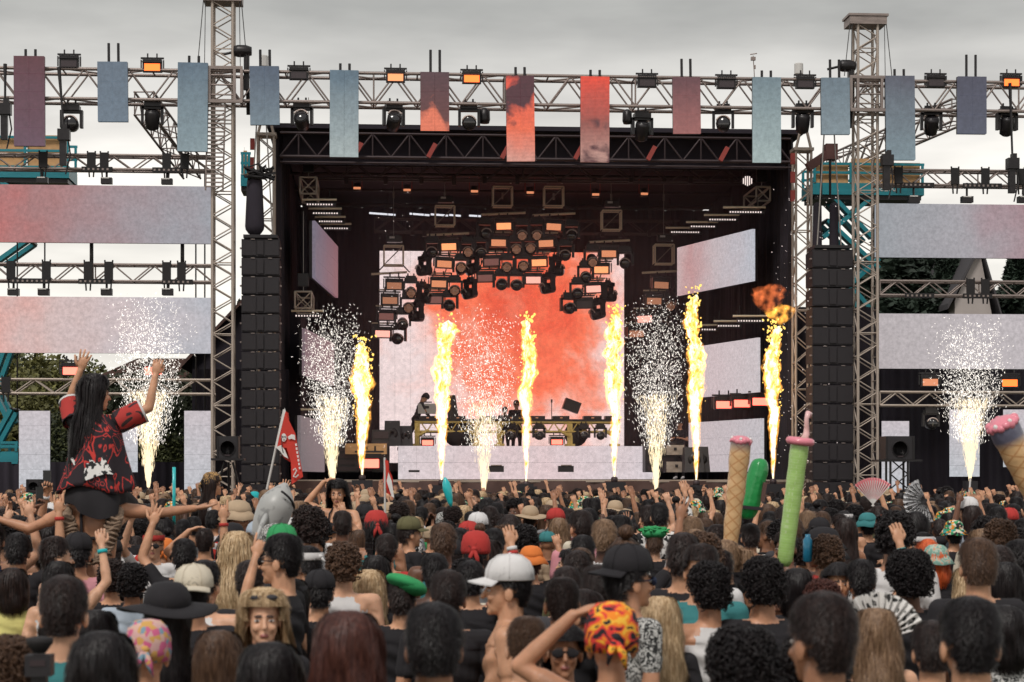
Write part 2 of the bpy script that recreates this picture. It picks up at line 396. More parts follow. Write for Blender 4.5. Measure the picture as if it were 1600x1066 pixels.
# glowing white tubes stand in for dim daylight slots between back drape and roof
for i, (x0, x1) in enumerate(((577, 618), (640, 671), (673, 700), (702, 720), (733, 752))):
    a, b = U(x0, 333+ i, 65.6), U(x1, 336+i*.5, 65.6)
    mb = MB().tube([a, b], .035, 6)
    tag(mb.build('tube_light', M['tubew']), ['short white tube light nearest the first side screen under the roof', 'white tube light second along under the roof', 'white tube light third along, half behind a lighting pod', 'small white tube light beside the second lighting pod', 'last small white tube light before the middle pods'][i], 'light', 'tube lights under the roof')
DX0, DX1 = U(450, 0, 52).x, U(1292, 0, 52).x
t = thing('stage_deck', 'raised black stage deck with a pale front edge and dark cloth skirt', 'stage', (DX0, 52, 0))
ZD = 2.05
nd = 16
for i in range(nd):
    w = (DX1-DX0)/nd; bx('deck_board', t, (DX0+w*(i+.5), 59.2, ZD-.06), (w-.015, 14.2, .10), M['black'])
bx('deck_edge', t, ((DX0+DX1)/2, 52.04, ZD-.03), (DX1-DX0, .06, .07), M['alu_w'])
g = []
for i in range(5):
    z = (ZD-.08)*(1-i/4)+.05; n = 170
    g.append([Vector((DX0+(DX1-DX0)*j/n, 52.0-.05*math.sin(j*.9+.8*math.sin(i+j*.13))*(.3+i/4)-.04*math.sin(j*.31+i), z)) for j in range(n+1)])
MB().sheet(g).build('stage_skirt', M['skirt'], t, smooth=True)
for x in np.linspace(DX0+.2, DX1-.2, 9):
    bar('deck_leg', t, (x, 52.6, 0.04), (x, 52.6, ZD-.12), .05, M['blackm'])

# ------------------------------------------------------------------ screens
def screen(name, label, c0, c1, z0b, z0t, z1b, z1t, m, nx, nz, group=None, posts=False, seam=.012, dp=.09):
    """tiled LED screen whose front runs from c0 to c1 (x, y) seen from above"""
    a, b = Vector((*c0, 0)), Vector((*c1, 0)); L = (b-a).length; u = (b-a).normalized(); nrm = u.cross(Vector((0, 0, 1))).normalized()  # towards viewer
    if nrm.y > 0: nrm = -nrm
    t = thing(name, label, 'screen', (*c0, z0b), group)
    ang = math.atan2(u.y, u.x); h0, h1 = z0t-z0b, z1t-z1b; h = (h0+h1)/2
    me = shared(('tile', m.name), lambda: MB().box((0, 0, 0), (1, 1, 1)).mesh('screen_tile', m))
    w = L/nx; hh = h/nz
    for i in range(nx):
        for j in range(nz):
            p = a+u*w*(i+.5)+nrm*.0; z = z0b+(z1b-z0b)*(i+.5)/nx+hh*(j+.5)
            link('screen_tile', me, t, Vector((p.x, p.y, z))-wpos(t), (0, 0, ang), (w-seam, dp, hh-seam))
    zb = (z0b+z1b)/2; p = (a+b)/2-nrm*(dp*.9)
    link('screen_back', shared('blkbox', lambda: MB().box((0, 0, 0), (1, 1, 1)).mesh('screen_back', M['blackm'])), t, Vector((p.x, p.y, zb+h/2))-wpos(t), (0, 0, ang), (L, .08, h))
    if posts:
        for s in (.36, .68): 
            p = a+u*L*s-nrm*.12; bar('hanging_post', t, (p.x, p.y, z0t-.3), (p.x, p.y, z0t+posts), .035, M['blackm'])
    return t
MAR, BLU, LBL, SLT, RED = (.10, .035, .05), (.10, .16, .235), (.22, .33, .42), (.07, .085, .13), (.95, .10, .05)
strips = [
 (22, 70, 88, 228, [(0, (0.140, 0.075, 0.110)), (1, (0.110, 0.030, 0.040))], None, .2, 'maroon banner screen hanging at the very end of the front truss'),
 (153, 200, 97, 190, [(0, (0.148, 0.196, 0.249)), (1, (0.127, 0.167, 0.215))], None, .5, 'short slate blue banner screen, second along the front truss'),
 (277, 324, 98, 236, [(0, (0.254, 0.333, 0.361)), (1, (0.106, 0.157, 0.206))], None, .2, 'long blue banner screen right beside the ladder tower'),
 (391, 437, 104, 195, [(0, (0.180, 0.235, 0.275)), (1, (0.080, 0.108, 0.155))], None, .45, 'short blue banner screen hanging over the pale roof tower and first speaker stack'),
 (515, 560, 110, 245, [(0, (0.392, 0.451, 0.447)), (1, (0.117, 0.176, 0.224))], None, .2, 'long pale blue banner screen hanging over the first corner of the stage roof'),
 (657, 702, 113, 204, [(0, (0.160, 0.050, 0.045)), (1, (0.100, 0.045, 0.055))], ((0.900, 0.220, 0.120), .74, 1.1, .25, -.1), .6, 'short maroon banner screen with a glowing orange lower corner'),
 (792, 836, 119, 252, [(0, (0.750, 0.350, 0.280)), (.4, (0.950, 0.170, 0.080)), (1, (0.900, 0.100, 0.060))], ((0.090, 0.025, 0.035), .70, 1.2, .0, .35), .25, 'long banner screen glowing orange under a dark maroon top'),
 (907, 952, 120, 253, [(0, (0.620, 0.360, 0.300)), (.45, (0.350, 0.100, 0.080)), (1, (1, .07, .03))], ((0.110, 0.035, 0.040), .60, 1.3, .12, -.15), .2, 'long banner screen, bright red above and smoky brown below'),
 (1052, 1095, 121, 209, [(0, (0.360, 0.130, 0.120)), (1, (0.130, 0.050, 0.060))], None, .5, 'short maroon banner screen fading to dusty red at its foot'),
 (1176, 1220, 121, 254, [(0, (0.382, 0.470, 0.464)), (1, (0.180, 0.245, 0.275))], None, .2, 'long pale blue banner screen at the second corner of the stage roof'),
 (1284, 1328, 122, 210, [(0, (0.233, 0.294, 0.327)), (1, (0.148, 0.196, 0.232))], None, .5, 'short grey blue banner screen just before the second tower'),
 (1385, 1430, 119, 250, [(0, (0.212, 0.284, 0.318)), (1, (0.095, 0.098, 0.129))], None, .2, 'long slate banner screen just past the second tower'),
 (1496, 1541, 120, 209, [(0, (0.090, 0.098, 0.138)), (1, (0.069, 0.069, 0.103))], None, .6, 'short dark slate banner screen at the far end of the front truss'),
]
for i, (x0, x1, yt, yb, st, bl, post, lab) in enumerate(strips):
    Y = YT-.55; a, b = U(x0, yb, Y), U(x1, yb, Y); top = U((x0+x1)/2, yt, Y).z
    m = led_mat('banner_content_%d' % i, 'Z', a.z, top, st, bl, 1.0, streak=(9 if 4 < i < 8 else 0))
    n = max(3, round((top-a.z)/.5))
    s = screen('banner_screen', lab, (a.x, Y), (b.x, Y), a.z, top, a.z, top, m, 2, n, 'banner screens on the front truss', posts=post, seam=.006)
    s.rotation_euler = (0, R(rnd.uniform(-.8, 1.0)), 0)
def scr(name, lab, x0, x1, yt, yb, Y, axis, st, nx, nz, bl=None, grp=None, strength=1.0, streak=0, seam=.008):
    a, b = U(x0, yb, Y), U(x1, yb, Y); za, zb_ = U(x0, yb, Y).z, U(x0, yt, Y).z
    lo, hi = (a.x, b.x) if axis == 'X' else (za, zb_)
    m = led_mat(name+'_content', axis, lo, hi, st, bl, strength, streak)
    return screen(name, lab, (a.x, Y), (b.x, Y), za, zb_, za, zb_, m, nx, nz, grp, seam=min(seam, .005))
PK, MV, GB, LG = (.50, .24, .23), (.42, .29, .30), (.40, .40, .43), (.60, .53, .54)
Y1 = YT-.2
scr('wing_screen', 'wide upper wing screen glowing pink to blue grey, beside the ladder tower', -40, 330, 288, 378, Y1, 'X', [(0, (.55, .15, .14)), (.25, (.42, .20, .20)), (.55, (.38, .27, .29)), (1, (.35, .36, .40))], 14, 3, grp='wing screens')
scr('wing_screen', 'wide lower wing screen in pale pink and lilac, above the shrubs', -40, 332, 463, 551, Y1, 'X', [(0, (.82, .38, .32)), (.3, (.70, .52, .50)), (.6, (.66, .56, .57)), (1, (.50, .51, .56))], 14, 3, grp='wing screens')
scr('wing_screen', 'wide upper wing screen, blue grey fading to mauve, past the second tower', 1367, 1640, 318, 402, Y1, 'X', [(0, (.33, .35, .38)), (.5, (.40, .38, .41)), (.8, (.40, .28, .31)), (1, (.38, .17, .19))], 10, 3, grp='wing screens')
scr('wing_screen', 'wide lower wing screen in plain pale grey, below the dark conifers', 1370, 1640, 490, 576, Y1, 'X', [(0, (.50, .45, .46)), (1, (.58, .53, .55))], 10, 3, grp='wing screens')
lows = [(30, 78, 642, 779, 'pale floor screen at the wing end with a small black speaker before it'), (190, 215, 640, 738, 'narrow pale floor screen half hidden behind the woman in the jersey'), (288, 334, 642, 779, 'pale floor screen between the sparks and the ladder tower'),
        (1378, 1420, 658, 770, 'pale floor screen behind the square speaker on a truss stand'), (1484, 1530, 640, 745, 'pale floor screen behind the spark fountain of the second wing'), (1568, 1604, 640, 730, 'pale floor screen behind the leaning waffle cone')]
for i, (x0, x1, yt, yb, lab) in enumerate(lows):
    scr('floor_screen', lab, x0, x1, yt, yb, YT+2.2, 'Z', [(0, (.58, .60, .64)), (1, (.64, .58, .61))], 2, 6, grp='upright floor screens')
# stage back wall: red smoke on white
a, b = U(593, 700, 64), U(975, 700, 64); zb0, zt0 = 2.6, U(700, 393, 64).z
m = bpy.data.materials.new('red_smoke_content'); m.use_nodes = True; t_ = m.node_tree; bs = t_.nodes['Principled BSDF']
bs.inputs['Base Color'].default_value = (.02, .02, .02, 1)
g_ = N(t_, 'ShaderNodeNewGeometry'); mpn = N(t_, 'ShaderNodeMapping'); mpn.inputs['Location'].default_value = (-(a.x+b.x)/2-.35, 0, -(zb0+zt0)/2-.9); mpn.inputs['Scale'].default_value = (.245, 0, .235)
mpn.vector_type = 'POINT'; mpn.inputs['Scale'].default_value = (.245, 0, .20); mpn.inputs['Location'].default_value = (-U(812, 0, 64).x*.245, 0, -U(800, 490, 64).z*.20)
t_.links.new(g_.outputs['Position'], mpn.inputs[0])
ln = N(t_, 'ShaderNodeVectorMath', operation='LENGTH'); t_.links.new(mpn.outputs[0], ln.inputs[0])
nn = N(t_, 'ShaderNodeTexNoise'); nn.inputs['Scale'].default_value = .62; nn.inputs['Detail'].default_value = 7; nn.inputs['Distortion'].default_value = .4; nn.inputs['Roughness'].default_value = .6
t_.links.new(g_.outputs['Position'], nn.inputs['Vector'])
ad = N(t_, 'ShaderNodeMath', operation='MULTIPLY_ADD'); t_.links.new(nn.outputs[0], ad.inputs[0]); ad.inputs[1].default_value = 1.5; t_.links.new(ln.outputs['Value'], ad.inputs[2])
rp = ramp_node(t_, ad.outputs[0], [(0.0, (.86, .50, .42)), (.10, (.80, .20, .12)), (.28, (.76, .10, .05)), (.50, (.86, .17, .085)), (.64, (.84, .30, .21)), (.77, (.82, .52, .47)), (1.0, (.76, .62, .61))])
# ramp input spans about .5 .. 2; rescale
mr2 = N(t_, 'ShaderNodeMapRange'); mr2.inputs[1].default_value = .6; mr2.inputs[2].default_value = 1.85; t_.links.new(ad.outputs[0], mr2.inputs[0]); t_.links.new(mr2.outputs[0], rp.inputs[0])
gn = N(t_, 'ShaderNodeTexNoise'); gn.inputs['Scale'].default_value = 9; gn.inputs['Detail'].default_value = 3; t_.links.new(g_.outputs['Position'], gn.inputs['Vector'])
r5 = N(t_, 'ShaderNodeMapRange'); r5.inputs[1].default_value = .3; r5.inputs[2].default_value = .7; r5.inputs[3].default_value = .86; r5.inputs[4].default_value = 1.1; t_.links.new(gn.outputs[0], r5.inputs[0])
vv = N(t_, 'ShaderNodeVectorMath', operation='SCALE'); t_.links.new(rp.outputs[0], vv.inputs[0]); t_.links.new(r5.outputs[0], vv.inputs['Scale'])
t_.links.new(vv.outputs[0], bs.inputs['Emission Color']); bs.inputs['Emission Strength'].default_value = .98
screen('centre_screen', 'huge screen at the back of the stage showing red smoke on white', (a.x, 64), (b.x, 64), zb0, zt0, zb0, zt0, m, 16, 12, seam=.006)
# riser front
a, b = U(622, 738, 57), U(1026, 738, 57); ZRI = U(800, 697, 57).z
scrm = led_mat('riser_content', 'X', a.x, b.x, [(0, (.78, .68, .70)), (.5, (.85, .66, .67)), (1, (.76, .68, .71))])
screen('riser_screen', 'low pale screen along the front of the performer riser', (a.x, 57), (b.x, 57), ZD+.01, ZRI, ZD+.01, ZRI, scrm, 14, 2, seam=.006)
t = thing('riser', 'black platform carrying the long yellow performance table', 'platform', (a.x, 57.2, ZD))
for k in range(7):
    w = (b.x-a.x)/7; bx('riser_board', t, (a.x+w*(k+.5), 58.7, ZRI-.05), (w-.01, 2.9, .08), M['black'])
for x in (a.x+.1, (a.x+b.x)/2, b.x-.1):
    for y in (57.35, 60): bar('riser_leg', t, (x, y, ZD), (x, y, ZRI-.09), .04, M['blackm'])
def slant(name, lab, near, far, Yn, Yf, st, nx, nz, streak=0, side=None):
    (xn, tn, bn), (xf, tf, bf) = near, far
    A, B = U(xn, bn, Yn), U(xf, bf, Yf); zb_ = (A.z+B.z)/2; ztp = (U(xn, tn, Yn).z+U(xf, tf, Yf).z)/2
    m = led_mat(name+'_content', 'Y', min(Yn, Yf), max(Yn, Yf), st, None, 1.0, streak)
    return screen(name, lab, (A.x, Yn), (B.x, Yf), zb_, ztp, zb_, ztp, m, nx, nz, 'angled side screens', seam=.008)
slant('side_screen', 'top angled side screen by the first speaker stack, streaked mauve', (490, 345, 433), (526, 385, 467), 54, 60, [(0, (.20, .17, .22)), (1, (.26, .12, .14))], 6, 3, streak=0)
slant('side_screen', 'middle angled side screen behind the first spark fountain', (474, 515, 590), (520, 535, 600), 54, 60, [(0, (.20, .14, .16)), (1, (.22, .13, .14))], 6, 3)
slant('side_screen', 'bottom angled side screen right behind the red flag', (467, 650, 738), (505, 658, 737), 54, 60, [(0, (.18, .15, .16)), (1, (.28, .21, .22))], 6, 3)
slant('side_screen', 'top angled side screen on the far side, pink to pale blue', (1178, 357, 440), (1060, 388, 462), 54, 58.6, [(0, (.56, .57, .63)), (.5, (.64, .54, .56)), (.8, (.62, .36, .36)), (1, (.68, .50, .50))], 7, 3)
slant('side_screen', 'middle angled side screen between two flames on the far side', (1186, 526, 612), (1097, 542, 622), 54, 57.6, [(0, (.66, .60, .62)), (1, (.70, .58, .60))], 6, 3)
slant('side_screen', 'bottom angled side screen behind the waffle cone balloon', (1192, 652, 738), (1078, 662, 737), 54, 58.6, [(0, (.60, .57, .60)), (1, (.66, .56, .58))], 7, 3)

# ------------------------------------------------------------------ speaker stacks
def line_array(x0, x1, yt, lab, n=15):
    Y = 50.4; a, b = U(x0, 700, Y), U(x1, 700, Y); zt_ = U((x0+x1)/2, yt, Y).z; w = b.x-a.x
    t = thing('speaker_stack', lab, 'speakers', ((a.x+b.x)/2, Y, 0), 'main speaker stacks')
    cx = (a.x+b.x)/2; h = (zt_-1.0)/n
    def cab():
        mb = MB(); mb.add([(-.5, -.5, -.5), (.5, -.5, -.5), (.5, .5, -.42), (-.5, .5, -.42), (-.5, -.5, .5), (.5, -.5, .5), (.5, .5, .42), (-.5, .5, .42)], [(0, 3, 2, 1), (4, 5, 6, 7), (0, 1, 5, 4), (2, 3, 7, 6), (0, 4, 7, 3), (1, 2, 6, 5)])
        mb.box((0, -.52, 0), (.16, .05, .8)); 
        for s in (-1, 1): mb.box((s*.3, -.51, 0), (.36, .03, .86))
        return mb.mesh('speaker_cabinet', mat('speaker_paint', (.017, .013, .016), .7, bump=.2, bscale=60))
    me = shared('cab', cab)
    grip = shared('cabpin', lambda: MB().box((0, 0, 0), (1, 1, 1)).mesh('rigging_pin', M['alu']))
    for k in range(n):
        z = zt_-h*(k+.5); sw = math.sin(k/n*1.3)*.04
        c = link('speaker_cabinet', me, t, Vector((cx, Y-sw, z))-wpos(t), (R(-1+k*.25), 0, 0), (w, .8, h-.035))
        for s in (-.2, .25): link('rigging_pin', grip, t, Vector((cx+s*w, Y-.43-sw, z+h/2-.02))-wpos(t), None, (.1, .02, .018))
        for s in (-1, 1): link('rigging_pin', grip, t, Vector((cx+s*(w/2+.02), Y-.3-sw, z))-wpos(t), None, (.05, .1, .04))
    bx('stack_base', t, (cx, Y, .5), (w*1.05, 1.0, 1.0), M['blackm']); bx('flying_frame', t, (cx, Y, zt_+.06), (w*.9, .9, .08), M['blackm'])
    for s in (-.3, .3): bar('flying_chain', t, (cx+s*w, Y, zt_+.1), (cx+s*.4*w, Y, zt_+3.2), .02, M['chain'])
line_array(379, 438, 376, 'tall black stack of line array speakers beside the ladder tower')
line_array(1264, 1327, 392, 'tall black stack of line array speakers beside the second tower', 14)
for (px, lab) in ((398, 'long black hoist sleeve hanging above the first speaker stack'),):
    p = U(px, 345, 50.2); tag(MB().cap((p.x, 50.2, p.z-.15), (p.x, 50.2, p.z+1.0), .25, .2, 12).build('hoist_sleeve', M['drape'], smooth=True), lab, 'hoist bag')
    mb = MB()
    r3 = random.Random(4)
    pts = [(p.x+r3.uniform(-.3, .55), 50.1+r3.uniform(-.2, .1), p.z+1.15+r3.uniform(-.12, .3)) for _ in range(40)]
    mb.tube(pts, .035, 6); tag(mb.build('cable_tangle', M['rubber'], smooth=True), 'tangled black cables bunched above the hoist sleeve', 'cables')

# ------------------------------------------------------------------ lamps
def proto_moving_head():
    t = thing('moving_head_light', 'p', 'moving light')
    mb = MB(); mb.box((0, 0, -.05), (.34, .26, .10)); mb.box((0, 0, .03), (.28, .05, .06)); mb.tube([(-.08, 0, .02), (-.08, 0, .12)], .02, 6); mb.tube([(.08, 0, .02), (.08, 0, .12)], .02, 6)
    link('base', mb.mesh('lamp_base', M['blackm']), t)
    mb = MB(); mb.box((-.20, 0, -.27), (.06, .14, .36)); mb.box((.20, 0, -.27), (.06, .14, .36)); mb.box((0, 0, -.12), (.44, .14, .05))
    link('yoke', mb.mesh('lamp_yoke', M['blackm']), t)
    h = link('head', MB().lathe([(.06, .20), (.13, .16), (.15, .0), (.155, -.14), (.14, -.20)], n=14, axis='Y').mesh('lamp_head', M['blackm'], True), t, (0, 0, -.38))
    l = link('lens', MB().lathe([(.13, -.203), (.12, -.215), (.01, -.225)], n=14, axis='Y').mesh('lamp_lens', M['lens'], True), h)
    link('rim', MB().tube([(.150*math.cos(a), -.215, .150*math.sin(a)) for a in np.linspace(.35, 2.79, 12)], .016, 5).mesh('lamp_rim', mat('lamp_rim', (.55, .44, .40), .4), True), h)  # pale half arc models the reflection highlight on top of the head
    return t
def proto_led_head():   # lens with an array of small amber cells
    def cells():
        mb = MB()
        for i in range(-3, 4):
            for j in range(-3, 4):
                if i*i+j*j < 11: mb.box((i*.033, -.222, j*.033), (.02, .012, .02))
        return mb.mesh('lens_cells', glow('lens_cell', (.85, .38, .22), .35))
    return cells
def proto_blinder():
    t = thing('strobe_light', 'p', 'strobe light')
    mb = MB(); mb.box((0, .04, 0), (.50, .16, .32)); mb.box((-.29, .02, .02), (.03, .06, .26)); mb.box((.29, .02, .02), (.03, .06, .26)); mb.box((0, .02, .20), (.60, .06, .04))
    for s in (-.12, .12): mb.tube([(s, 0, .2), (s, 0, .32)], .02, 6)
    for k in range(9): mb.box((-.22+k*.055, -.045, .12), (.012, .03, .05))
    link('housing', mb.mesh('strobe_housing', M['blackm']), t)
    mb = MB(); mb.box((0, -.05, -.045), (.40, .02, .18)); link('lamp_face', mb.mesh('lamp_face', M['off']), t)
    mb = MB(); mb.box((0, -.075, .085), (.52, .05, .02)); mb.box((0, -.06, -.15), (.44, .03, .012)); link('visor', mb.mesh('visor', M['blackm']), t)
    return t
FX = dict(mh=[], st=[])
def place(kind, loc, lab, grp, rot=(0, 0, 0), sc=1, state=None, tilt=0):
    L = FX[kind]
    if not L: L.append(proto_moving_head() if kind == 'mh' else proto_blinder()); o = L[0]; o.location = loc; o['label'] = lab; o.rotation_euler = rot; o.scale = (sc,)*3
    else: o = copy_thing(L[0], loc, lab, rot, (sc,)*3)
    o['group'] = grp
    if kind == 'st':
        for c in o.children:
            if c.name.startswith('lamp_face'):
                c.material_slots[0].link = 'OBJECT'; c.material_slots[0].material = M[state or 'off']
    else:
        for c in o.children:
            if c.name.startswith('head'):
                c.rotation_euler = (tilt, 0, 0)
                if state == 'cells': link('lens_cells', shared('lc', proto_led_head()), c)
    return o
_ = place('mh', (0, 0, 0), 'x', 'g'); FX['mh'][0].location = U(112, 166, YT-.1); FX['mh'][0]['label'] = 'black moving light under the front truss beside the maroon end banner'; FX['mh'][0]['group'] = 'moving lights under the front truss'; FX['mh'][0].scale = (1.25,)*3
names = {238: 'between the short and long blue banners', 472: 'over the first corner of the roof', 615: 'before the short maroon banner', 733: 'between the short maroon and the orange banners', 1130: 'between the dusty red and the long pale banners', 1254: 'above the second roof tower', 1455: 'between the two slate banners', 1573: 'past the last slate banner'}
for px, w in names.items():
    dy = {1254: -2, 1455: 0, 1573: 0}.get(px, 0)
    yy = 160+(px-238)*.008+dy
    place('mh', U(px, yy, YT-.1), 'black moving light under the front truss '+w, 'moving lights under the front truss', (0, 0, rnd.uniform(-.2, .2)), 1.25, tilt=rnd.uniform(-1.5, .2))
bl = {108: ('off', 'beside the maroon end banner'), 238: ('orange_hot', 'between the short and long blue banners'), 467: ('off', 'over the first roof corner'), 618: ('amber_hot', 'just before the short maroon banner'), 737: ('orange_hot', 'between the short maroon and orange banners'),
      1011: ('off', 'after the bright red banner'), 1135: ('off', 'before the second long pale banner'), 1258: ('off', 'above the second roof tower'), 1462: ('off', 'between the slate banners'), 1580: ('orange_hot', 'past the last slate banner')}
for px, (stt, w) in bl.items():
    yy = {108: 97, 238: 103, 467: 115, 618: 119, 737: 121, 1011: 127, 1135: 129, 1258: 129, 1462: 127, 1580: 127}[px]
    place('st', U(px, yy, YT-.35), ('unlit' if stt == 'off' else 'glowing orange')+' strobe light on the front truss '+w, 'strobes on the front truss', (0, 0, 0), .98, stt)

# hanging pods of lights in an arch
pods = [
 ('first pod, lowest by the near wing', 615, 60, (580, 636, 427), 400, [('B', 616, 446, 'amber_dim'), ('C', 642, 448, 0), ('S', 661, 457, 0), ('B', 609, 469, 'amber_dim'), ('C', 638, 473, 0), ('S', 652, 486, 0), ('B', 604, 494, 'rose_dim'), ('M', 629, 497, 0), ('B', 598, 521, 'pinkwhite'), ('M', 622, 521, 0)]),
 ('second pod', 695, 60, (667, 733, 366), 338, [('M', 676, 386, 0), ('B', 701, 385, 'amber_hot'), ('C', 731, 387, 0), ('S', 664, 414, 0), ('B', 694, 412, 'amber'), ('C', 720, 413, 0), ('S', 739, 411, 0), ('B', 686, 443, 'amber'), ('C', 710, 447, 0), ('S', 735, 450, 0), ('B', 679, 468, 'rose_dim'), ('M', 703, 470, 0)]),
 ('third pod, just before the middle', 785, 60, (752, 821, 334), 308, [('M', 757, 357, 0), ('B', 787, 353, 'amber_hot'), ('C', 815, 358, 0), ('M', 750, 384, 0), ('B', 779, 379, 'amber'), ('C', 806, 384, 0), ('B', 768, 409, 'rose_dim'), ('C', 791, 412, 0), ('B', 758, 434, 'rose_dim'), ('M', 783, 437, 0), ('M', 806, 437, 0)]),
 ('fourth pod, just past the middle', 865, 60, (832, 899, 335), 308, [('C', 838, 357, 0), ('B', 865, 354, 'amber'), ('M', 893, 360, 0), ('C', 828, 383, 0), ('B', 853, 380, 'amber'), ('M', 884, 390, 0), ('C', 817, 410, 0), ('B', 842, 410, 'amber_hot'), ('S', 868, 415, 0), ('B', 833, 437, 'pinkwhite'), ('S', 857, 442, 0)]),
 ('fifth pod', 955, 60, (920, 984, 377), 345, [('C', 925, 398, 0), ('B', 951, 396, 'amber'), ('M', 977, 402, 0), ('M', 915, 424, 0), ('B', 939, 421, 'amber_hot'), ('M', 903, 450, 0), ('B', 927, 451, 'pinkwhite'), ('S', 950, 455, 0), ('M', 888, 474, 0), ('B', 913, 475, 'off'), ('S', 935, 482, 0)]),
 ('sixth pod, lowest on the far side', 1037, 60, (1003, 1060, 425), 398, [('B', 1033, 445, 'amber_dim'), ('S', 1063, 446, 0), ('B', 1022, 470, 'amber_dim'), ('C', 1046, 474, 0), ('B', 1007, 498, 'pinkwhite'), ('M', 1036, 500, 0), ('B', 994, 521, 'amber_dim')]),
]
ordn = ['first', 'second', 'third', 'fourth', 'fifth', 'sixth', 'seventh', 'eighth', 'ninth', 'tenth', 'eleventh', 'twelfth', 'thirteenth']
for pn, cx, Y, (b0, b1, by), fy, fx in pods:
    A, B = U(b0, by+1.5, Y), U(b1, by-1.5, Y); base = U(cx, by, Y)
    t = thing('lamp_frame', 'black hanging frame with stepped bars, '+pn.replace(', ',' of the arch, ') if ',' in pn else 'black hanging frame with stepped bars, '+pn+' of the arch', 'light frame', base, 'frames of the light arch')
    bar('top_bar', t, A, B, .04, M['cream'])
    rows = sorted({round(f[2]/13) for f in fx})
    ys = sorted(f[2] for f in fx if f[0] == 'B')
    for k, yb in enumerate(ys[1:]):
        q = [f for f in fx if f[0] == 'B' and f[2] == yb][0]
        bar('step_bar', t, U(q[1]-17, yb-16, Y), U(q[1]+19, yb-16, Y), .026, M['cream'])
    xs = sorted((f for f in fx if f[0] == 'B'), key=lambda f: f[2])
    for p, q in zip(xs, xs[1:]):
        for s in (-9, 9): bar('drop_arm', t, U(p[1]+s, p[2]-14, Y+.1), U(q[1]+s, q[2]-14, Y+.1), .02, M['blackm'])
    c = U(cx, fy, Y); d = .30
    for (u, v) in (((-d, -d), (d, -d)), ((d, -d), (d, d)), ((d, d), (-d, d)), ((-d, d), (-d, -d))):
        for yy in (-.2, .2): bar('box_frame', t, (c.x+u[0], Y+yy, c.z+u[1]), (c.x+v[0], Y+yy, c.z+v[1]), .026, M['cream'])
    for s in (-1, 1): bar('box_stay', t, (c.x+s*d, Y, c.z-d), (c.x+s*.5, Y, base.z+.03), .022, M['alu_d'])
    bar('box_brace', t, (c.x-d, Y-.2, c.z-d), (c.x+d, Y-.2, c.z+d), .018, M['alu'])
    bx('chain_hoist', t, (c.x+.02, Y, c.z+.52), (.46, .24, .20), M['blackm']); bx('hoist_label', t, (c.x-.05, Y-.13, c.z+.56), (.16, .02, .06), M['white'])
    bx('hoist_label', t, (c.x+.25, Y-.14, c.z+.42), (.05, .02, .05), M['white'])
    bar('hoist_chain', t, (c.x, Y, c.z+.6), (c.x, Y, ZR-.3), .012, M['chain'], 5); bx('chain_hook', t, (c.x, Y, ZR-.75), (.06, .05, .2), M['alu'])
    n = dict(B=0, M=0, C=0, S=0)
    for k, (ty, px, py, stt) in enumerate(fx):
        n[ty] += 1; p = U(px, py, Y-.15)
        where = ordn[k]+' down in the '+pn.split(',')[0]+' of the arch'
        if ty == 'B': place('st', p+Vector((0, 0, .03)), {'off': 'unlit black', 'rose_dim': 'dull rose', 'amber': 'amber lit', 'amber_dim': 'dim amber', 'amber_hot': 'bright amber', 'pinkwhite': 'bright pink'}[stt]+' strobe light, '+where, 'strobes of the light arch', (0, rnd.uniform(-.05, .05), rnd.uniform(-.15, .15)), 1.12, stt)
        else:
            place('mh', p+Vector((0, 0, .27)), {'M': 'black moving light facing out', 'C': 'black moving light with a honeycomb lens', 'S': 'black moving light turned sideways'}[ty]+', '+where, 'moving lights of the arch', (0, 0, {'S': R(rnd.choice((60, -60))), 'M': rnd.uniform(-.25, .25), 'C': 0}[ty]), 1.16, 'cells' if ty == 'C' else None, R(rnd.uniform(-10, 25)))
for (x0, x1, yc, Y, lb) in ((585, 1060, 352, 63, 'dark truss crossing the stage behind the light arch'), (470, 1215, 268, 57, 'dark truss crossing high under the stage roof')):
    truss('roof_truss', lb, U(x0, yc, Y), (U(x1, yc, Y).x, Y, U(x0, yc, Y).z), .42, .4, 1.1, mat('sooty_truss', (.085, .06, .065), .5), .030, rb=.018, full=False)  # dark brown-grey truss, one even tone
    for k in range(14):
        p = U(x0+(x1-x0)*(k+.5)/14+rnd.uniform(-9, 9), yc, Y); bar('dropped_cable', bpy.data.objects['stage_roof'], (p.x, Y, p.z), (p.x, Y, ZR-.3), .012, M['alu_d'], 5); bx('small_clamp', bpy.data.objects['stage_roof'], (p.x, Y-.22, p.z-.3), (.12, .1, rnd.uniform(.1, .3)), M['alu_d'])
# batten bars in stepped rows on both sides
def batten(x0, x1, y, Y, lab, on=True):
    a, b = U(x0, y, Y), U(x1, y, Y)
    t = thing('batten_light', lab, 'light bar', a, 'stepped light bars')
    bar('pipe', t, a, b, .035, M['cream']); n = max(6, int((b.x-a.x)/.09))
    bx('batten_body', t, (a.x+(b.x-a.x)*.55, Y, a.z-.14), ((b.x-a.x)*.85, .12, .10), M['blackm'])
    for k in range(n): bx('bead_lamp', t, (a.x+(b.x-a.x)*(.16+.78*k/n), Y-.07, a.z-.14), (.035, .02, .04), M['bead'])
    for s in (.2, .8): bar('batten_clamp', t, (a.x+(b.x-a.x)*s, Y, a.z), (a.x+(b.x-a.x)*s, Y, a.z+.3), .015, M['blackm'])
for i, (x0, x1, y, Y) in enumerate(((472, 526, 312, 54), (482, 534, 326, 55.5), (492, 540, 339, 57), (500, 549, 350, 58.5))):
    batten(x0, x1, y, Y, 'dotted light bar, '+ordn[i]+' step down above the top side screen by the first speaker stack')
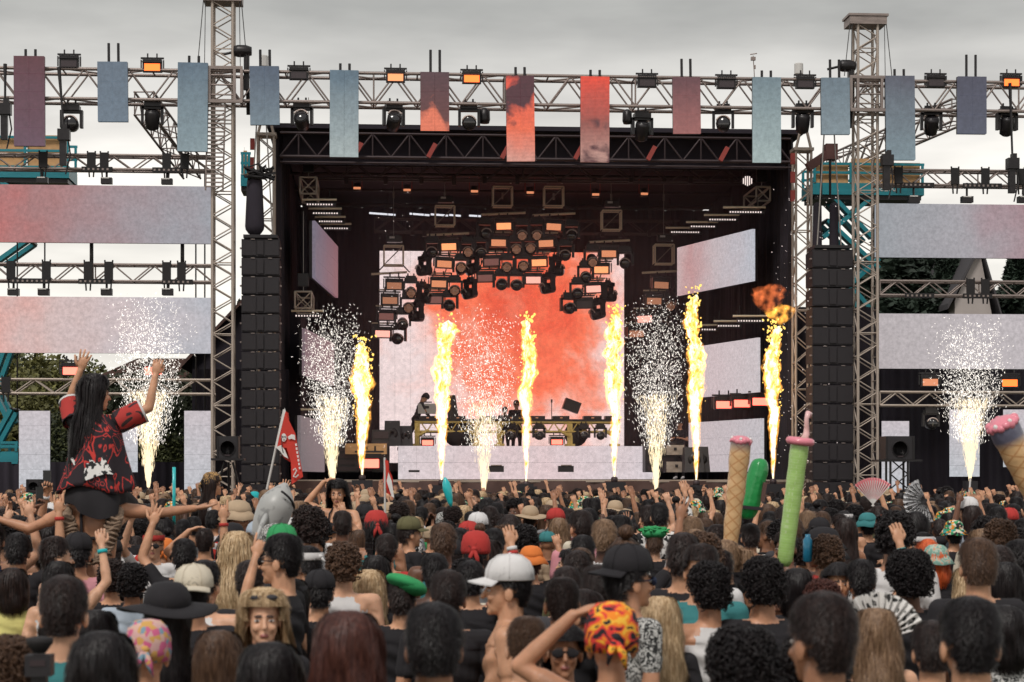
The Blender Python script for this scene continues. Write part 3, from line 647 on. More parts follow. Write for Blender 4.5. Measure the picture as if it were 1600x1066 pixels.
for i, (x0, x1, y, Y) in enumerate(((1130, 1196, 324, 54), (1100, 1155, 336, 55.5), (1072, 1122, 347, 57), (1040, 1098, 356, 58.5))):
    batten(x0, x1, y, Y, 'dotted light bar, '+ordn[i]+' step down above the pink and blue side screen')
for i, (x0, x1, y, Y) in enumerate(((1145, 1198, 494, 54), (1115, 1160, 502, 55.5), (1092, 1122, 508, 57))):
    batten(x0, x1, y, Y, 'dotted light bar, '+ordn[i]+' step down above the middle side screen between flames')
for i, (x0, x1, y, Y) in enumerate(((455, 505, 486, 54), (470, 520, 640, 54))):
    batten(x0, x1, y, Y, ['dotted light bar under the hanging box truss behind sparks', 'light bar just above the red flag tip'][i])
def boxtruss(px, py, Y, lab, s=.23, up=2.5):
    c = U(px, py, Y); t = thing('box_truss_end', lab, 'truss', c, 'short hanging box trusses')
    for y in (-.25, 1.6):
        P = [(c.x-s, Y+y, c.z-s), (c.x+s, Y+y, c.z-s), (c.x+s, Y+y, c.z+s), (c.x-s, Y+y, c.z+s)]
        for i in range(4): bar('frame_bar', t, P[i], P[(i+1) % 4], .03, M['alu_w'])
        bar('cross_brace', t, P[0], P[2], .02, M['alu_w']); bar('cross_brace', t, P[1], P[3], .02, M['alu_w'])
    for dx in (-s, s):
        for dz in (-s, s): bar('frame_bar', t, (c.x+dx, Y-.25, c.z+dz), (c.x+dx, Y+1.6, c.z+dz), .03, M['alu_w'])
    bar('lifting_chain', t, (c.x, Y, c.z+s), (c.x, Y, c.z+up), .012, M['chain'], 5)
    bx('chain_hoist', t, (c.x, Y, c.z+s+.35), (.3, .2, .35), M['blackm'])
boxtruss(482, 292, 54, 'pale box truss end hanging over the stepped bars by the first stack')
boxtruss(474, 470, 54, 'pale box truss end hanging behind the first stage sparks')
boxtruss(1190, 305, 54.5, 'dark box truss end over the stepped bars on the far side', .2, 1.6)
# small amber par lights up under the roof
for i, (px, py) in enumerate(((558, 283), (636, 286), (741, 288), (828, 290), (930, 293), (1006, 292))):
    p = U(px, py+3, 59.5); t = thing('par_light', 'tiny amber lit par light up under the roof, '+ordn[i]+' in its row', 'light', p, 'par lights under the roof')
    MB().lathe([(.10, 0), (.13, -.22), (.13, -.25)], p, 12).build('can', M['blackm'], t, True)
    bx('glow_face', t, p+Vector((0, -.14, -.18)), (.22, .02, .07), M['amber'])
    for s in (-1, 1): bar('bracket', t, p+Vector((s*.15, 0, -.15)), p+Vector((s*.15, 0, .35)), .015, M['redstrap'])
# white round logo lamp
p = U(1168, 283, 56); mb = MB()
for k in range(5): 
    h = (.10, .16, .18, .16, .10)[k]; mb.box((p.x-.12+k*.06, 56, p.z+(.01*(k % 2))), (.03, .02, h*1.6))
tag(mb.build('round_emblem', M['bead']), 'small round emblem of white upright bars glowing under the roof edge', 'emblem')
# side red strobes
for i, (px, py, Y) in enumerate(((1131, 630, 55.5), (1159, 628, 55), (1188, 625, 54.4))):
    place('st', U(px, py, Y), 'glowing red strobe light under the middle side screen, '+ordn[i]+' of three', 'red strobes', (0, 0, 0), 1.15, 'red_hot')
place('st', U(577, 721, 54), 'glowing red strobe light on deck beside the first flame', 'red strobes', (0, 0, 0), 1.35, 'red_hot')
for i, (px, py) in enumerate(((112, 577), (240, 577))):
    place('st', U(px, py, YT-.2), ['glowing red strobe light behind the jersey woman\'s raised hand', 'glowing red strobe light inside the wing spark fountain'][i], 'red strobes', (0, 0, 0), 1.05, 'red_hot')
for i, (px, py) in enumerate(((1453, 595), (1577, 596))):
    place('st', U(px, py, YT-.2), ['amber strobe light standing on the low truss of the far wing', 'orange strobe light on the low truss at the photo edge'][i], 'wing strobes', (0, 0, 0), 1.0, ['amber', 'orange_hot'][i])
for i, (px, py) in enumerate(((668, 690), (870, 689))):
    place('st', U(px, py, 57.6), ['red strobe under the table beside the bending man', 'red strobe under the middle of the table'][i], 'red strobes', (0, 0, 0), .8, 'red_hot')
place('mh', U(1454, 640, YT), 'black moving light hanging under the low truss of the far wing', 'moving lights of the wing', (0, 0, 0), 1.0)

# thin stage smoke that lifts the blacks under the roof
sm_ = bpy.data.materials.new('stage_smoke'); sm_.use_nodes = True; t_ = sm_.node_tree; t_.nodes.clear(); o_ = N(t_, 'ShaderNodeOutputMaterial'); v_ = N(t_, 'ShaderNodeVolumePrincipled')
v_.inputs['Color'].default_value = (.80, .62, .66, 1); g_ = N(t_, 'ShaderNodeNewGeometry'); n_ = N(t_, 'ShaderNodeTexNoise'); n_.inputs['Scale'].default_value = .35; n_.inputs['Detail'].default_value = 3; t_.links.new(g_.outputs['Position'], n_.inputs['Vector'])
r_ = N(t_, 'ShaderNodeMapRange'); r_.inputs[1].default_value = .35; r_.inputs[2].default_value = .75; r_.inputs[3].default_value = .005; r_.inputs[4].default_value = .026; t_.links.new(n_.outputs[0], r_.inputs[0]); t_.links.new(r_.outputs[0], v_.inputs['Density']); t_.links.new(v_.outputs[0], o_.inputs['Volume'])
o_ = MB().box(((XL+XR)/2, 58.4, (ZC+1.2)/2+.6), (XR-XL-.8, 11.0, ZC-2.2)).build('smoke', sm_, kind='stuff'); tag(o_, 'thin smoke hanging inside the stage', 'smoke')
# ------------------------------------------------------------------ wing trusses with straps, drops and chains
def wtruss(x0, x1, yt, yb, lab, m='alu', hangers=(), beads=(), Y=YT):
    A, B = U(x0, (yt+yb)/2, Y), U(x1, (yt+yb)/2, Y); h = U(x0, yt, Y).z-U(x0, yb, Y).z
    t = truss('wing_truss', lab, A, (B.x, Y, A.z), h, .4, .95, M[m], .035, rb=.02, group='wing trusses')
    for px in hangers:
        p = U(px, (yt+yb)/2, Y)
        for s in (-1, 1): bar('black_strap', t, (p.x+s*.10, Y-.24, A.z+h*.75), (p.x+s*.05, Y-.24, A.z-h*1.1), .022, M['rubber'])
        bx('strap_pad', t, (p.x, Y-.25, A.z+h*.1), (.22, .05, h*1.1), M['rubber'])
    for a, b in beads:
        p, q = U(a, yb, Y), U(b, yb, Y)
        bx('cable_ladder', t, ((p.x+q.x)/2, Y-.27, A.z-h/2-.02), (q.x-p.x, .05, .13), M['rubber'])
        n = int((q.x-p.x)/.12)
        for k in range(n): bx('ladder_hole', t, (p.x+.06+k*.12, Y-.30, A.z-h/2-.02), (.05, .012, .05), M['alu'])
    return t
wtruss(-40, 330, 242, 264, 'dark strapped truss above the upper wing screen on the ladder tower side', hangers=(145, 165, 262, 290, 70), beads=((130, 178), (240, 285)))
wtruss(-40, 333, 413, 439, 'truss between the two wing screens on the ladder tower side', hangers=(20, 75, 140, 172, 262, 285), beads=((20, 80), (125, 175), (255, 303)))
wtruss(-40, 336, 593, 615, 'pale truss crossing behind the jersey woman', 'alu_w', hangers=(12,))
wtruss(1368, 1640, 267, 290, 'dark strapped truss above the upper wing screen past the second tower', hangers=(1400, 1488, 1535, 1590), beads=((1408, 1455), (1500, 1560)))
wtruss(1372, 1640, 440, 462, 'truss between the two wing screens before the conifers', hangers=(1512, 1535), beads=((1410, 1455), (1500, 1545)))
wtruss(1372, 1640, 613, 634, 'pale truss low in the far wing above the black wall', 'alu_w')
def hclamp(px, y0, y1, lab, w=.28):
    p, q = U(px, y0, YT), U(px, y1, YT); t = thing('screen_clamp', lab, 'clamp', q, 'clamps holding wing screens')
    bx('clamp_box', t, (p.x, YT-.15, q.z+.06), (w, .2, (p.z-q.z)*.8), M['blackm']); bar('clamp_rod', t, (p.x, YT-.15, q.z), (p.x, YT-.15, p.z+.3), .03, M['blackm'])
    bx('clamp_label', t, (p.x-.02, YT-.26, q.z+.05+(p.z-q.z)*.38), (w*.7, .02, .03), M['white'])
for i, (px, y0, y1) in enumerate(((23, 448, 461), (70, 448, 461), (168, 448, 461), (263, 448, 461))): hclamp(px, y0, y1, 'black clamp on top of the lower wing screen, '+ordn[i]+' from the open end')
for i, (px, y0, y1) in enumerate(((68, 276, 287), (168, 276, 288), (262, 278, 289))): hclamp(px, y0, y1, 'black clamp on top of the upper wing screen, '+ordn[i]+' from the open end')
for i, (px, y0, y1) in enumerate(((1508, 305, 317), (1596, 305, 317), (1425, 303, 317))): hclamp(px, y0, y1, ['black clamp above the far wing screen, middle one', 'black clamp above the far wing screen at the photo edge', 'black clamp above the far wing screen close to the tower'][i], .3)
def cable(pts, lab, r=.02, m='cable', name='hanging_cable', cat='cable', grp='hanging cables'):
    t = tag(MB().tube(pts, r, 6).build(name, M[m], smooth=True), lab, cat, grp); return t
for i, (px, y0, y1) in enumerate(((27, 378, 642), (70, 378, 461), (320, 262, 640), (306, 378, 640), (143, 380, 412), (285, 380, 412))):
    cable([U(px, y0, YT+.4), U(px, (y0+y1)/2, YT+.45), U(px, y1, YT+.4)], 'thin black cable hanging beside the wing screens, '+['past the open end', 'second from the open end', 'near the ladder tower', 'in front of the tower screens', 'above the jersey woman', 'above the wing sparks'][i], .02 if i < 4 else .05)
for i, (x, y, x2, y2) in enumerate(((8, 100, 8, 165), (92, 105, 100, 205), (1385, 200, 1386, 245), (1578, 130, 1582, 250))):
    mb = MB(); mb.tube([U(x, y, YT-.5), U((x+x2)/2, (y+y2)/2, YT-.5), U(x2, y2, YT-.5)], [.05, .03, .03], 6)
    p = U(x2, y2+6, YT-.5); mb.box((p.x, p.y, p.z), (.30, .26, .28)); mb.box((p.x+.03, p.y, p.z+.2), (.12, .2, .12)); mb.box((p.x-.02, p.y, p.z-.45), (.17, .14, .65)); mb.tube([(p.x+.1, p.y, p.z-.1), (p.x+.16, p.y, p.z-.5), (p.x+.04, p.y, p.z-1)], .02, 5)
    tag(mb.build('chain_hoist', M['blackm']), ['black chain hoist at the very edge of the wing', 'black chain hoist over the orange crates of the first lift', 'black chain hoist beside the long slate banner', 'black chain hoist on the last slate banner side'][i], 'hoist', 'chain hoists')
# hoists atop towers
for (px, py, lab) in ((378, 80, 'black lamp on a bent bracket beside the ladder tower top'), (1322, 103, 'black lamp on a bracket beside the second tower top')):
    p = U(px, py, YT-.2); t = thing('tower_lamp', lab, 'lamp', p, None)
    s = 1
    MB().lathe([(.11, .25), (.16, .1), (.16, -.1), (.13, -.2)], p, 12, axis='X').build('lamp_body', M['blackm'], t, True)
    bx('bracket', t, p+Vector((.12, 0, -.55)), (.14, .16, .9), M['blackm']); bar('bracket_arm', t, p+Vector((-.5, 0, -.1)), p+Vector((.1, 0, .05)), .035, M['blackm'])
    bar('bracket_arm', t, p+Vector((.15, 0, -1)), p+Vector((.15, .2, -1.6)), .05, M['blackm'])
for (px, py, lab) in ((412, 96, 'small white antenna drum on top of the front truss near the roof tower'), (1248, 108, 'small white antenna drum on the front truss near the second roof tower')):
    p = U(px, py, YT); mb = MB(); mb.lathe([(.10, -.15), (.12, -.13), (.12, .13), (.10, .15)], p, 12); mb.tube([p+Vector((0, 0, -.5)), p], .03, 6)
    tag(mb.build('antenna', M['white'], smooth=False), lab, 'antenna', 'antennas')
p = U(1178, 105, YT); mb = MB(); mb.tube([p+Vector((.02, 0, -.35)), p+Vector((-.02, 0, .3))], .012, 5); mb.box(p+Vector((-.02, 0, .22)), (.12, .08, .09)); mb.tube([p+Vector((-.1, 0, .33)), p+Vector((.08, 0, .36))], .015, 5); mb.box(p+Vector((.02, 0, .0)), (.05, .04, .1))
tag(mb.build('weather_sensor', M['alu']), 'small weather sensor on a thin mast above the long pale banner', 'sensor')
p = U(757, 181, YT); tag(MB().lathe([(.05, .2), (.14, .12), (.15, -.1), (.12, -.2)], p, 12).build('hanging_speaker', M['blackm'], smooth=True), 'small black round fixture hanging beside the moving light by the maroon banner', 'fixture')
p = U(980, 182, YT); tag(MB().lathe([(.05, .18), (.12, .12), (.13, -.12), (.10, -.2)], p, 12).build('hanging_speaker', M['blackm'], smooth=True), 'small black spotlight hanging after the bright red banner', 'fixture')
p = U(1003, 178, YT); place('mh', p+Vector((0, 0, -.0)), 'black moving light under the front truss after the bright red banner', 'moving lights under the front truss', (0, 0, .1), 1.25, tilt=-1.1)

# ------------------------------------------------------------------ scissor lifts
def lift(name, lab, x0, x1, yt, yb, Y, arms, crates=True, writing=None, depth=1.5):
    A, B = U(x0, yb, Y), U(x1, yb, Y); zt_ = U(x0, yt, Y).z; z0 = A.z; w = B.x-A.x; cx = (A.x+B.x)/2; h = zt_-z0
    t = thing(name, lab, 'lift', (cx, Y, 0), 'scissor lifts'); T = M['teal']
    bx('deck', t, (cx, Y+depth/2, z0+.12), (w, depth, .34), T); bx('deck_underframe', t, (cx, Y+depth/2, z0-.12), (w*.96, depth*.9, .12), M['blackm'])
    n = max(2, round(w/1.0))
    for y in (Y, Y+depth):
        for k in range(n+1): bx('rail_post', t, (A.x+.05+(w-.1)*k/n, y, (z0+.3+zt_)/2), (.07, .06, h-.3), T)
        for z in (zt_-.03, z0+.3+(h-.3)*.5): bx('rail', t, (cx, y, z), (w, .05, .07), T)
    if crates:
        r4 = random.Random(len(lab))
        for k in range(n):
            ww = (w-.1)/n; hh = h-.35+r4.uniform(-.1, .25)
            if r4.random() < .12 and n > 3: continue
            bx('plywood_panel', t, (A.x+.05+ww*(k+.5), Y+.12, z0+.3+hh/2), (ww-.1, .06, hh), M['ply'])
            bx('plywood_panel', t, (A.x+.05+ww*(k+.5), Y+.5, z0+.3+hh/2), (ww-.2, .06, hh*.9), M['ply'])
    for (xa, ya, xb, yb_) in arms:
        p, q = U(xa, ya, Y+.25), U(xb, yb_, Y+.25)
        for dy in (0, depth-.5):
            d = q-p; o = bx('scissor_arm', t, (p+q)/2+Vector((0, dy, 0)), (.34, .12, d.length), T); o.rotation_euler = d.to_track_quat('Z', 'Y').to_euler()
        bar('pivot_pin', t, p+Vector((0, -.1, 0)), p+Vector((0, depth-.4, 0)), .06, M['blackm'])
    bx('chassis', t, (cx, Y+depth/2, .75), (min(w, 3.4), depth, .9), T)
    for sx in (-1, 1):
        for sy in (.1, depth-.1):
            MB().lathe([(.30, -.12), (.34, -.1), (.34, .1), (.30, .12)], (cx+sx*min(w, 3.4)*.36, Y+sy, .34), 16, axis='Y').build('wheel', M['rubber'], t, True)
    if writing:
        s, px, py, sz = writing; p = U(px, py, Y-.03)
        cu = bpy.data.curves.new('deck_lettering', 'FONT'); cu.body = s; cu.size = sz; cu.extrude = .004; cu.align_x = 'CENTER'
        tmp = bpy.data.objects.new('tmp', cu); COL.objects.link(tmp); cu.materials.append(M['white']); me = bpy.data.meshes.new_from_object(tmp.evaluated_get(bpy.context.evaluated_depsgraph_get())); bpy.data.objects.remove(tmp); o = bpy.data.objects.new('deck_lettering', me); COL.objects.link(o); o.parent = t; o.location = Vector((p.x, Y-.008, z0+.06))-wpos(t); o.rotation_euler = (R(90), 0, 0)
    return t
lift('scissor_lift', 'teal scissor lift with orange plywood panels behind the maroon end banner', -30, 108, 212, 274, 55, ((-10, 276, 40, 310), (45, 375, -5, 410), (-15, 470, 14, 530), (14, 530, -12, 600), (-10, 610, 15, 660)))
lift('scissor_lift', 'teal scissor lift with tan plywood panels behind the second tower', 1270, 1444, 254, 301, 55, ((1362, 308, 1285, 372), (1292, 345, 1372, 420), (1300, 308, 1362, 372), (1372, 405, 1322, 450), (1318, 435, 1372, 500)), writing=('S-8200', 1383, 297, .24))
lift('scissor_lift', 'narrow end of a teal lift platform with plywood between tower and roof', 376, 392, 238, 288, 56, (), depth=1.2)
lift('scissor_lift', 'low teal lift base half out of view at the wing end', -30, 28, 690, 722, 54, ((18, 640, -10, 690),), crates=False)
# stepped red-brown beam by the second roof tower
p, q = U(1262, 262, 51.3), U(1298, 238, 51.3); mb = MB(); d = q-p
mb.box((p+q)/2, (.24, .24, d.length), d.to_track_quat('Z', 'Y').to_matrix()); mb.box(q, (.32, .3, .42)); tag(mb.build('hoist_beam', mat('brown_steel', (.14, .06, .055), .6)), 'short brown steel beam jutting from the second roof tower toward the lift', 'beam')
for i, px in enumerate((1283, 1297)):
    cable([U(px, 248, 51.2), U(px, 300, 51.2), U(px, 310, 51.2)], ['black', 'dark'][i]+' chain hanging from the brown beam over the plywood', .035, 'rubber')
    p = U(1277+i*26, 355, 51.2); tag(MB().cap(p+Vector((0, 0, -.5)), p+Vector((0, 0, .55)), .13, .12, 10).build('hoist_sleeve', M['drape'], smooth=True), ['black hoist sleeve nearer the roof tower over the second stack', 'black hoist sleeve nearer the open tower over the second stack'][i], 'hoist bag')

# ------------------------------------------------------------------ black walls behind the wings, tents, buildings
drape('black_wall', 'black cloth wall behind the first speaker stack and ladder tower', (U(300, 0, 53).x, 53), (U(452, 0, 53).x, 53), 0, U(400, 566, 53).z-.2)
drape('black_wall', 'black cloth wall behind the second speaker stack', (U(1235, 0, 53).x, 53), (U(1372, 0, 53).x, 53), 0, U(1300, 480, 53).z)
drape('black_wall', 'black cloth wall across the bottom of the far wing', (U(1372, 0, 53.5).x, 53.5), (U(1660, 0, 53.5).x, 53.5), 0, U(1500, 578, 53.5).z)
drape('black_wall', 'low black cloth at the foot of the ladder tower wing', (U(-60, 0, 54).x, 54), (U(300, 0, 54).x, 54), 0, U(100, 722, 54).z)
t = thing('dark_shed', 'dark pitched roofed shed behind the ladder tower', 'shed', (U(380, 0, 60).x, 60, 0))
a, b, c_ = U(300, 560, 58), U(385, 470, 58), U(470, 470, 58)
mb = MB(); mb.add([(a.x, 58, 0), (a.x, 58, a.z), (b.x, 58, b.z), (c_.x, 58, c_.z), (c_.x, 58, 0), (a.x, 64, 0), (a.x, 64, a.z), (b.x, 64, b.z), (c_.x, 64, c_.z), (c_.x, 64, 0)],
  [(0, 4, 3, 2, 1), (5, 6, 7, 8, 9), (0, 1, 6, 5), (3, 4, 9, 8), (0, 5, 9, 4)]); mb.build('wall', M['drape'], t)
MB().add([(a.x-.3, 57.7, a.z-.3), (b.x, 57.7, b.z+.03), (b.x, 64.3, b.z+.03), (a.x-.3, 64.3, a.z-.3), (a.x-.3, 57.7, a.z-.18), (b.x, 57.7, b.z+.15), (b.x, 64.3, b.z+.15), (a.x-.3, 64.3, a.z-.18)], [(0, 3, 2, 1), (4, 5, 6, 7), (0, 1, 5, 4), (2, 3, 7, 6), (0, 4, 7, 3), (1, 2, 6, 5)]).build('roof', M['wood'], t)
# dark shelter roof behind sparks on the left
t = thing('shelter', 'dark low roofed shelter behind the wing sparks', 'shelter', (U(220, 0, 66).x, 66, 0))
a, b, c_ = U(135, 595, 66), U(215, 560, 66), U(310, 560, 66)
MB().add([(a.x, 66, a.z), (b.x, 66, b.z), (c_.x, 66, b.z), (c_.x, 66, a.z-.2), (a.x, 70, a.z), (b.x, 70, b.z), (c_.x, 70, b.z), (c_.x, 70, a.z-.2)], [(0, 3, 2, 1), (4, 5, 6, 7), (0, 1, 5, 4), (1, 2, 6, 5), (0, 4, 7, 3), (2, 3, 7, 6)]).build('roof', M['wood'], t)
for x in (a.x+.5, (a.x+c_.x)/2, c_.x-.3):
    for y in (66.3, 69.5): bar('post', t, (x, y, 0), (x, y, a.z), .1, M['wood'])
# grey gabled building
t = thing('gable_building', 'grey building with a steep pointed gable behind the far wing screens', 'building', (U(1530, 0, 84).x, 84, 0))
A, B, C_ = U(1492, 470, 84), U(1530, 388, 84), U(1556, 490, 84)
gw = mat('grey_render', (.42, .37, .35), .85, var=.15, vscale=.5); rf = mat('dark_slate', (.06, .055, .06), .8)
mb = MB(); mb.add([(A.x, 84, 0), (A.x, 84, A.z), (B.x, 84, B.z), (C_.x, 84, C_.z-1), (C_.x, 84, 0), (A.x, 94, 0), (A.x, 94, A.z), (B.x, 94, B.z), (C_.x, 94, C_.z-1), (C_.x, 94, 0)], [(0, 4, 3, 2, 1), (5, 6, 7, 8, 9), (0, 1, 6, 5), (3, 4, 9, 8)]); mb.build('wall', gw, t)
def slab(p, q, y0, y1, th, m, nm): 
    MB().add([(p.x, y0, p.z), (q.x, y0, q.z), (q.x, y1, q.z), (p.x, y1, p.z), (p.x, y0, p.z+th), (q.x, y0, q.z+th), (q.x, y1, q.z+th), (p.x, y1, p.z+th)], [(0, 3, 2, 1), (4, 5, 6, 7), (0, 1, 5, 4), (2, 3, 7, 6), (0, 4, 7, 3), (1, 2, 6, 5)]).build(nm, m, t)
slab(A+Vector((-.4, 0, -.4)), B, 83.7, 94.3, .25, rf, 'roof'); slab(B, C_+Vector((.4, 0, -1)), 83.7, 94.3, .25, rf, 'roof')
for k in range(3): bx('window', t, (A.x+1.0+k*.9, 83.95, 4.2), (.5, .1, .9), M['lens'])

# ------------------------------------------------------------------ trees
def crown_mesh(seed, rx, rz, n, leaf, conifer):
    r = np.random.default_rng(seed); k = 26
    if conifer:
        z = r.random(n)**.8; rad = (1-z)*rx*(.35+.65*r.random(n)**.5)*(1+.18*np.sin(z*42)); a = r.random(n)*6.283
        P = np.stack([rad*np.cos(a), rad*np.sin(a), z*rz*2-rad*.25], 1)
    else:
        cc = r.normal(size=(k, 3)); cc /= np.linalg.norm(cc, axis=1)[:, None]; cc *= r.random((k, 1))**.4; cc *= (rx*.75, rx*.75, rz*.75); cc[:, 2] += rz
        i = r.integers(0, k, n); d = r.normal(size=(n, 3)); d /= np.linalg.norm(d, axis=1)[:, None]; P = cc[i]+d*(r.random((n, 1))**.35)*rx*.38
    A = r.normal(size=(n, 3)); A /= np.linalg.norm(A, axis=1)[:, None]; B = np.cross(A, r.normal(size=(n, 3))); B /= np.linalg.norm(B, axis=1)[:, None]
    s = leaf*(.6+.8*r.random((n, 1)))
    V = np.stack([P-A*s, P+B*s*.6, P+A*s, P-B*s*.6], 1).reshape(-1, 3)
    me = bpy.data.meshes.new('crown'); me.from_pydata(V.tolist(), [], np.arange(4*n).reshape(-1, 4).tolist()); return me
def leafmat(name, col):
    m = mat(name, col, .7, var=.5, vscale=1.2); return m
LM = [leafmat('conifer_needles', (.020, .034, .022)), leafmat('olive_leaves', (.075, .085, .028)), leafmat('dark_leaves', (.028, .036, .016)), leafmat('yellow_green_leaves', (.13, .125, .035))]
cm = [crown_mesh(1, 2.6, 4.2, 17000, .13, True), crown_mesh(2, 2.6, 2.4, 17000, .085, False), crown_mesh(3, 3.0, 2.8, 18000, .095, False)]
bark = mat('bark', (.06, .045, .035), .9, bump=.5, bscale=12)
CR = {}
def tree(px, ybase, Y, h, kind, lm, lab, cat='tree', w=1.0):
    x = U(px, 0, Y).x; t = thing('tree', lab, cat, (x, Y, 0), 'trees and shrubs behind the wings')
    me0 = cm[kind]; key = (kind, lm)
    if key not in CR: m2 = me0.copy(); m2.materials.append(LM[lm]); CR[key] = m2
    tot = 8.4 if kind == 0 else 5.6 if kind == 2 else 4.8; tr = h*.14; s = (h-tr)/tot
    link('crown', CR[key], t, (0, 0, tr), (0, 0, rnd.uniform(0, 6)), (s*w, s*w, s))
    mb = MB(); mb.tube([(0, 0, 0), (.06, .03, h*.3), (0, 0, h*.8)], [.05*h*.5, .03*h*.6, .01*h], 8)
    r = random.Random(int(px*7+Y))
    for k in range(9):
        z = h*(.18+.06*k); a = r.random()*6.28; L = h*.22*(1-k*.06); mb.tube([(0, 0, z), (math.cos(a)*L*.6, math.sin(a)*L*.6, z+L*.35), (math.cos(a)*L, math.sin(a)*L, z+L*.5)], [.012*h, .008*h, .003*h], 5)
    link('trunk', mb.mesh('trunk', bark, True), t)
for a in ((1392, 0, 88, 14.6, 0, 0, 'dark conifer nearest the second tower between the far wing screens', 'tree', 1.7), (1438, 0, 92, 15.2, 0, 0, 'tall dark conifer in the gap between the far wing screens', 'tree', 1.6), (1480, 0, 86, 13.0, 0, 0, 'dark conifer partly before the gable roof', 'tree', 1.3), (1592, 0, 88, 13.0, 0, 0, 'dark conifer at the photo edge past the gable', 'tree', 1.5), (1550, 0, 80, 7.5, 2, 2, 'dark leafy tree low before the gable building', 'tree', 1),
          (1620, 0, 66, 6.2, 2, 2, 'green tree behind the leaning waffle cone', 'tree', 1),
          (12, 0, 62, 5.6, 1, 3, 'yellow green bush at the wing end behind the teal lift', 'shrub', 1.1), (55, 0, 72, 7.0, 2, 1, 'olive tree behind the pale truss at the wing end', 'tree', 1.1), (92, 0, 68, 6.6, 1, 3, 'yellow green tree behind the glowing red strobe', 'tree', 1), (135, 0, 70, 6.4, 2, 1, 'olive tree behind the jersey woman', 'tree', 1),
          (175, 0, 64, 5.8, 1, 2, 'dark leafy tree behind the wing sparks', 'tree', 1.1), (225, 0, 62, 5.2, 2, 2, 'dark leafy bush beside the narrow floor screen', 'shrub', 1.1), (265, 0, 60, 5.3, 1, 2, 'dark bush before the pale floor screen by the tower', 'shrub', 1), (305, 0, 64, 6.0, 2, 2, 'dark leafy tree under the shelter end', 'tree', 1),
          (105, 0, 58.5, 4.2, 2, 2, 'low dark bush between two floor screens', 'shrub', 1.2), (155, 0, 58, 4.2, 1, 1, 'low olive bush beneath the red jersey', 'shrub', 1.2), (0, 0, 70, 6.8, 2, 2, 'dark tree past the wing end', 'tree', 1.2), (245, 0, 59, 4.0, 2, 1, 'low olive bush behind the spark fountain foot', 'shrub', 1.1),
          (374, 0, 90, 10.3, 0, 0, 'thin conifer tip showing between ladder tower and speaker stack', 'tree', .7)):
    tree(*a)

# ------------------------------------------------------------------ performance table and deck gear
ZP = ZRI
t = thing('performance_table', 'long yellow truss table loaded with players, mixer and laptops', 'table', (U(800, 0, 58).x, 58, ZP))
xa, xb = U(648, 0, 58).x, U(968, 0, 58).x; zt_ = U(800, 658, 58).z; zm = U(800, 672, 58).z
Yl = M['yellow']
for z, r in ((zt_-.04, .035), (zm-.05, .035)):
    for y in (57.9, 58.8): bar('table_rail', t, (xa, y, z), (xb, y, z), r, Yl)
n = 17
for k in range(n):
    a = xa+(xb-xa)*k/n; b = xa+(xb-xa)*(k+1)/n
    bar('table_brace', t, (a, 57.9, zm-.05), ((a+b)/2, 57.9, zt_-.04), .02, Yl); bar('table_brace', t, ((a+b)/2, 57.9, zt_-.04), (b, 57.9, zm-.05), .02, Yl)
for px, s in ((652, 1), (745, -1), (780, 1), (890, -1), (960, -1)):
    x = U(px, 0, 58).x; bx('table_leg', t, (x, 57.95, (ZP+zt_)/2), (.16, .12, zt_-ZP), Yl); bar('table_leg_brace', t, (x, 57.9, ZP+.3), (x+s*.35, 57.9, zm), .05, Yl); bx('leg_foot', t, (x, 57.95, ZP+.04), (.3, .3, .08), Yl)
for k in range(6): bx('tabletop_board', t, (xa+(xb-xa)*(k+.5)/6, 58.35, zt_+.03), ((xb-xa)/6-.01, 1.0, .05), M['black'])
def gear(name, lab, cat, px, py, w, d, h, Y=58.2, rot=0, extra=True, m='blackm'):
    p = U(px, py, Y); t = thing(name, lab, cat, p, None)
    o = bx('case', t, p+Vector((0, 0, h/2)), (w, d, h), M[m], (0, rot, 0))
    if extra:
        for k in range(3): bx('knob_row', t, p+Vector((w*(k-1)*.28, -d/2-.01, h*.55)), (w*.16, .02, h*.25), M['amber_dim'] if k % 2 else M['alu_d'], (0, rot, 0))
    return t
for i, (px, w) in enumerate(((668, .5), (715, .45), (762, .5), (798, .45), (838, .5), (876, .5), (925, .55), (955, .4))):
    gear('media_player', 'flat black player on the yellow table, '+ordn[i]+' from the bending man', 'player', px, 657, w, .4, .13)
p = U(667, 645, 58.3); t = thing('control_desk', 'pale control case with a dark emblem beside the bending man', 'case', p); bx('case', t, p+Vector((0, 0, .12)), (.55, .4, .30), M['white']); bx('emblem', t, p+Vector((0, -.21, .16)), (.12, .01, .08), M['black']); bar('handle', t, p+Vector((-.15, 0, .32)), p+Vector((.15, 0, .32)), .02, M['blackm'])
o = gear('monitor_wedge', 'slanted black monitor wedge on the table before the white part of the screen', 'speaker', 893, 643, .50, .4, .34, 58.5, .35, False); 
p = U(706, 650, 58.4); t = thing('screen_stand', 'black tilted screen standing behind the second flame', 'screen stand', p); bx('panel', t, p+Vector((0, 0, .25)), (.32, .08, .75), M['blackm'], (0, -.15, 0)); bx('foot', t, p+Vector((0, 0, -.08)), (.3, .3, .04), M['blackm'])
for i, px in enumerate((820, 862)):
    p = U(px, 655, 58.3); t = thing('microphone_stand', ['thin black stand on the table beside the standing performers', 'thin black stand before the slanted wedge'][i], 'stand', p); bar('pole', t, p, p+Vector((0, 0, .55)), .012, M['blackm']); bx('clip', t, p+Vector((0, 0, .55)), (.05, .05, .1), M['blackm'])
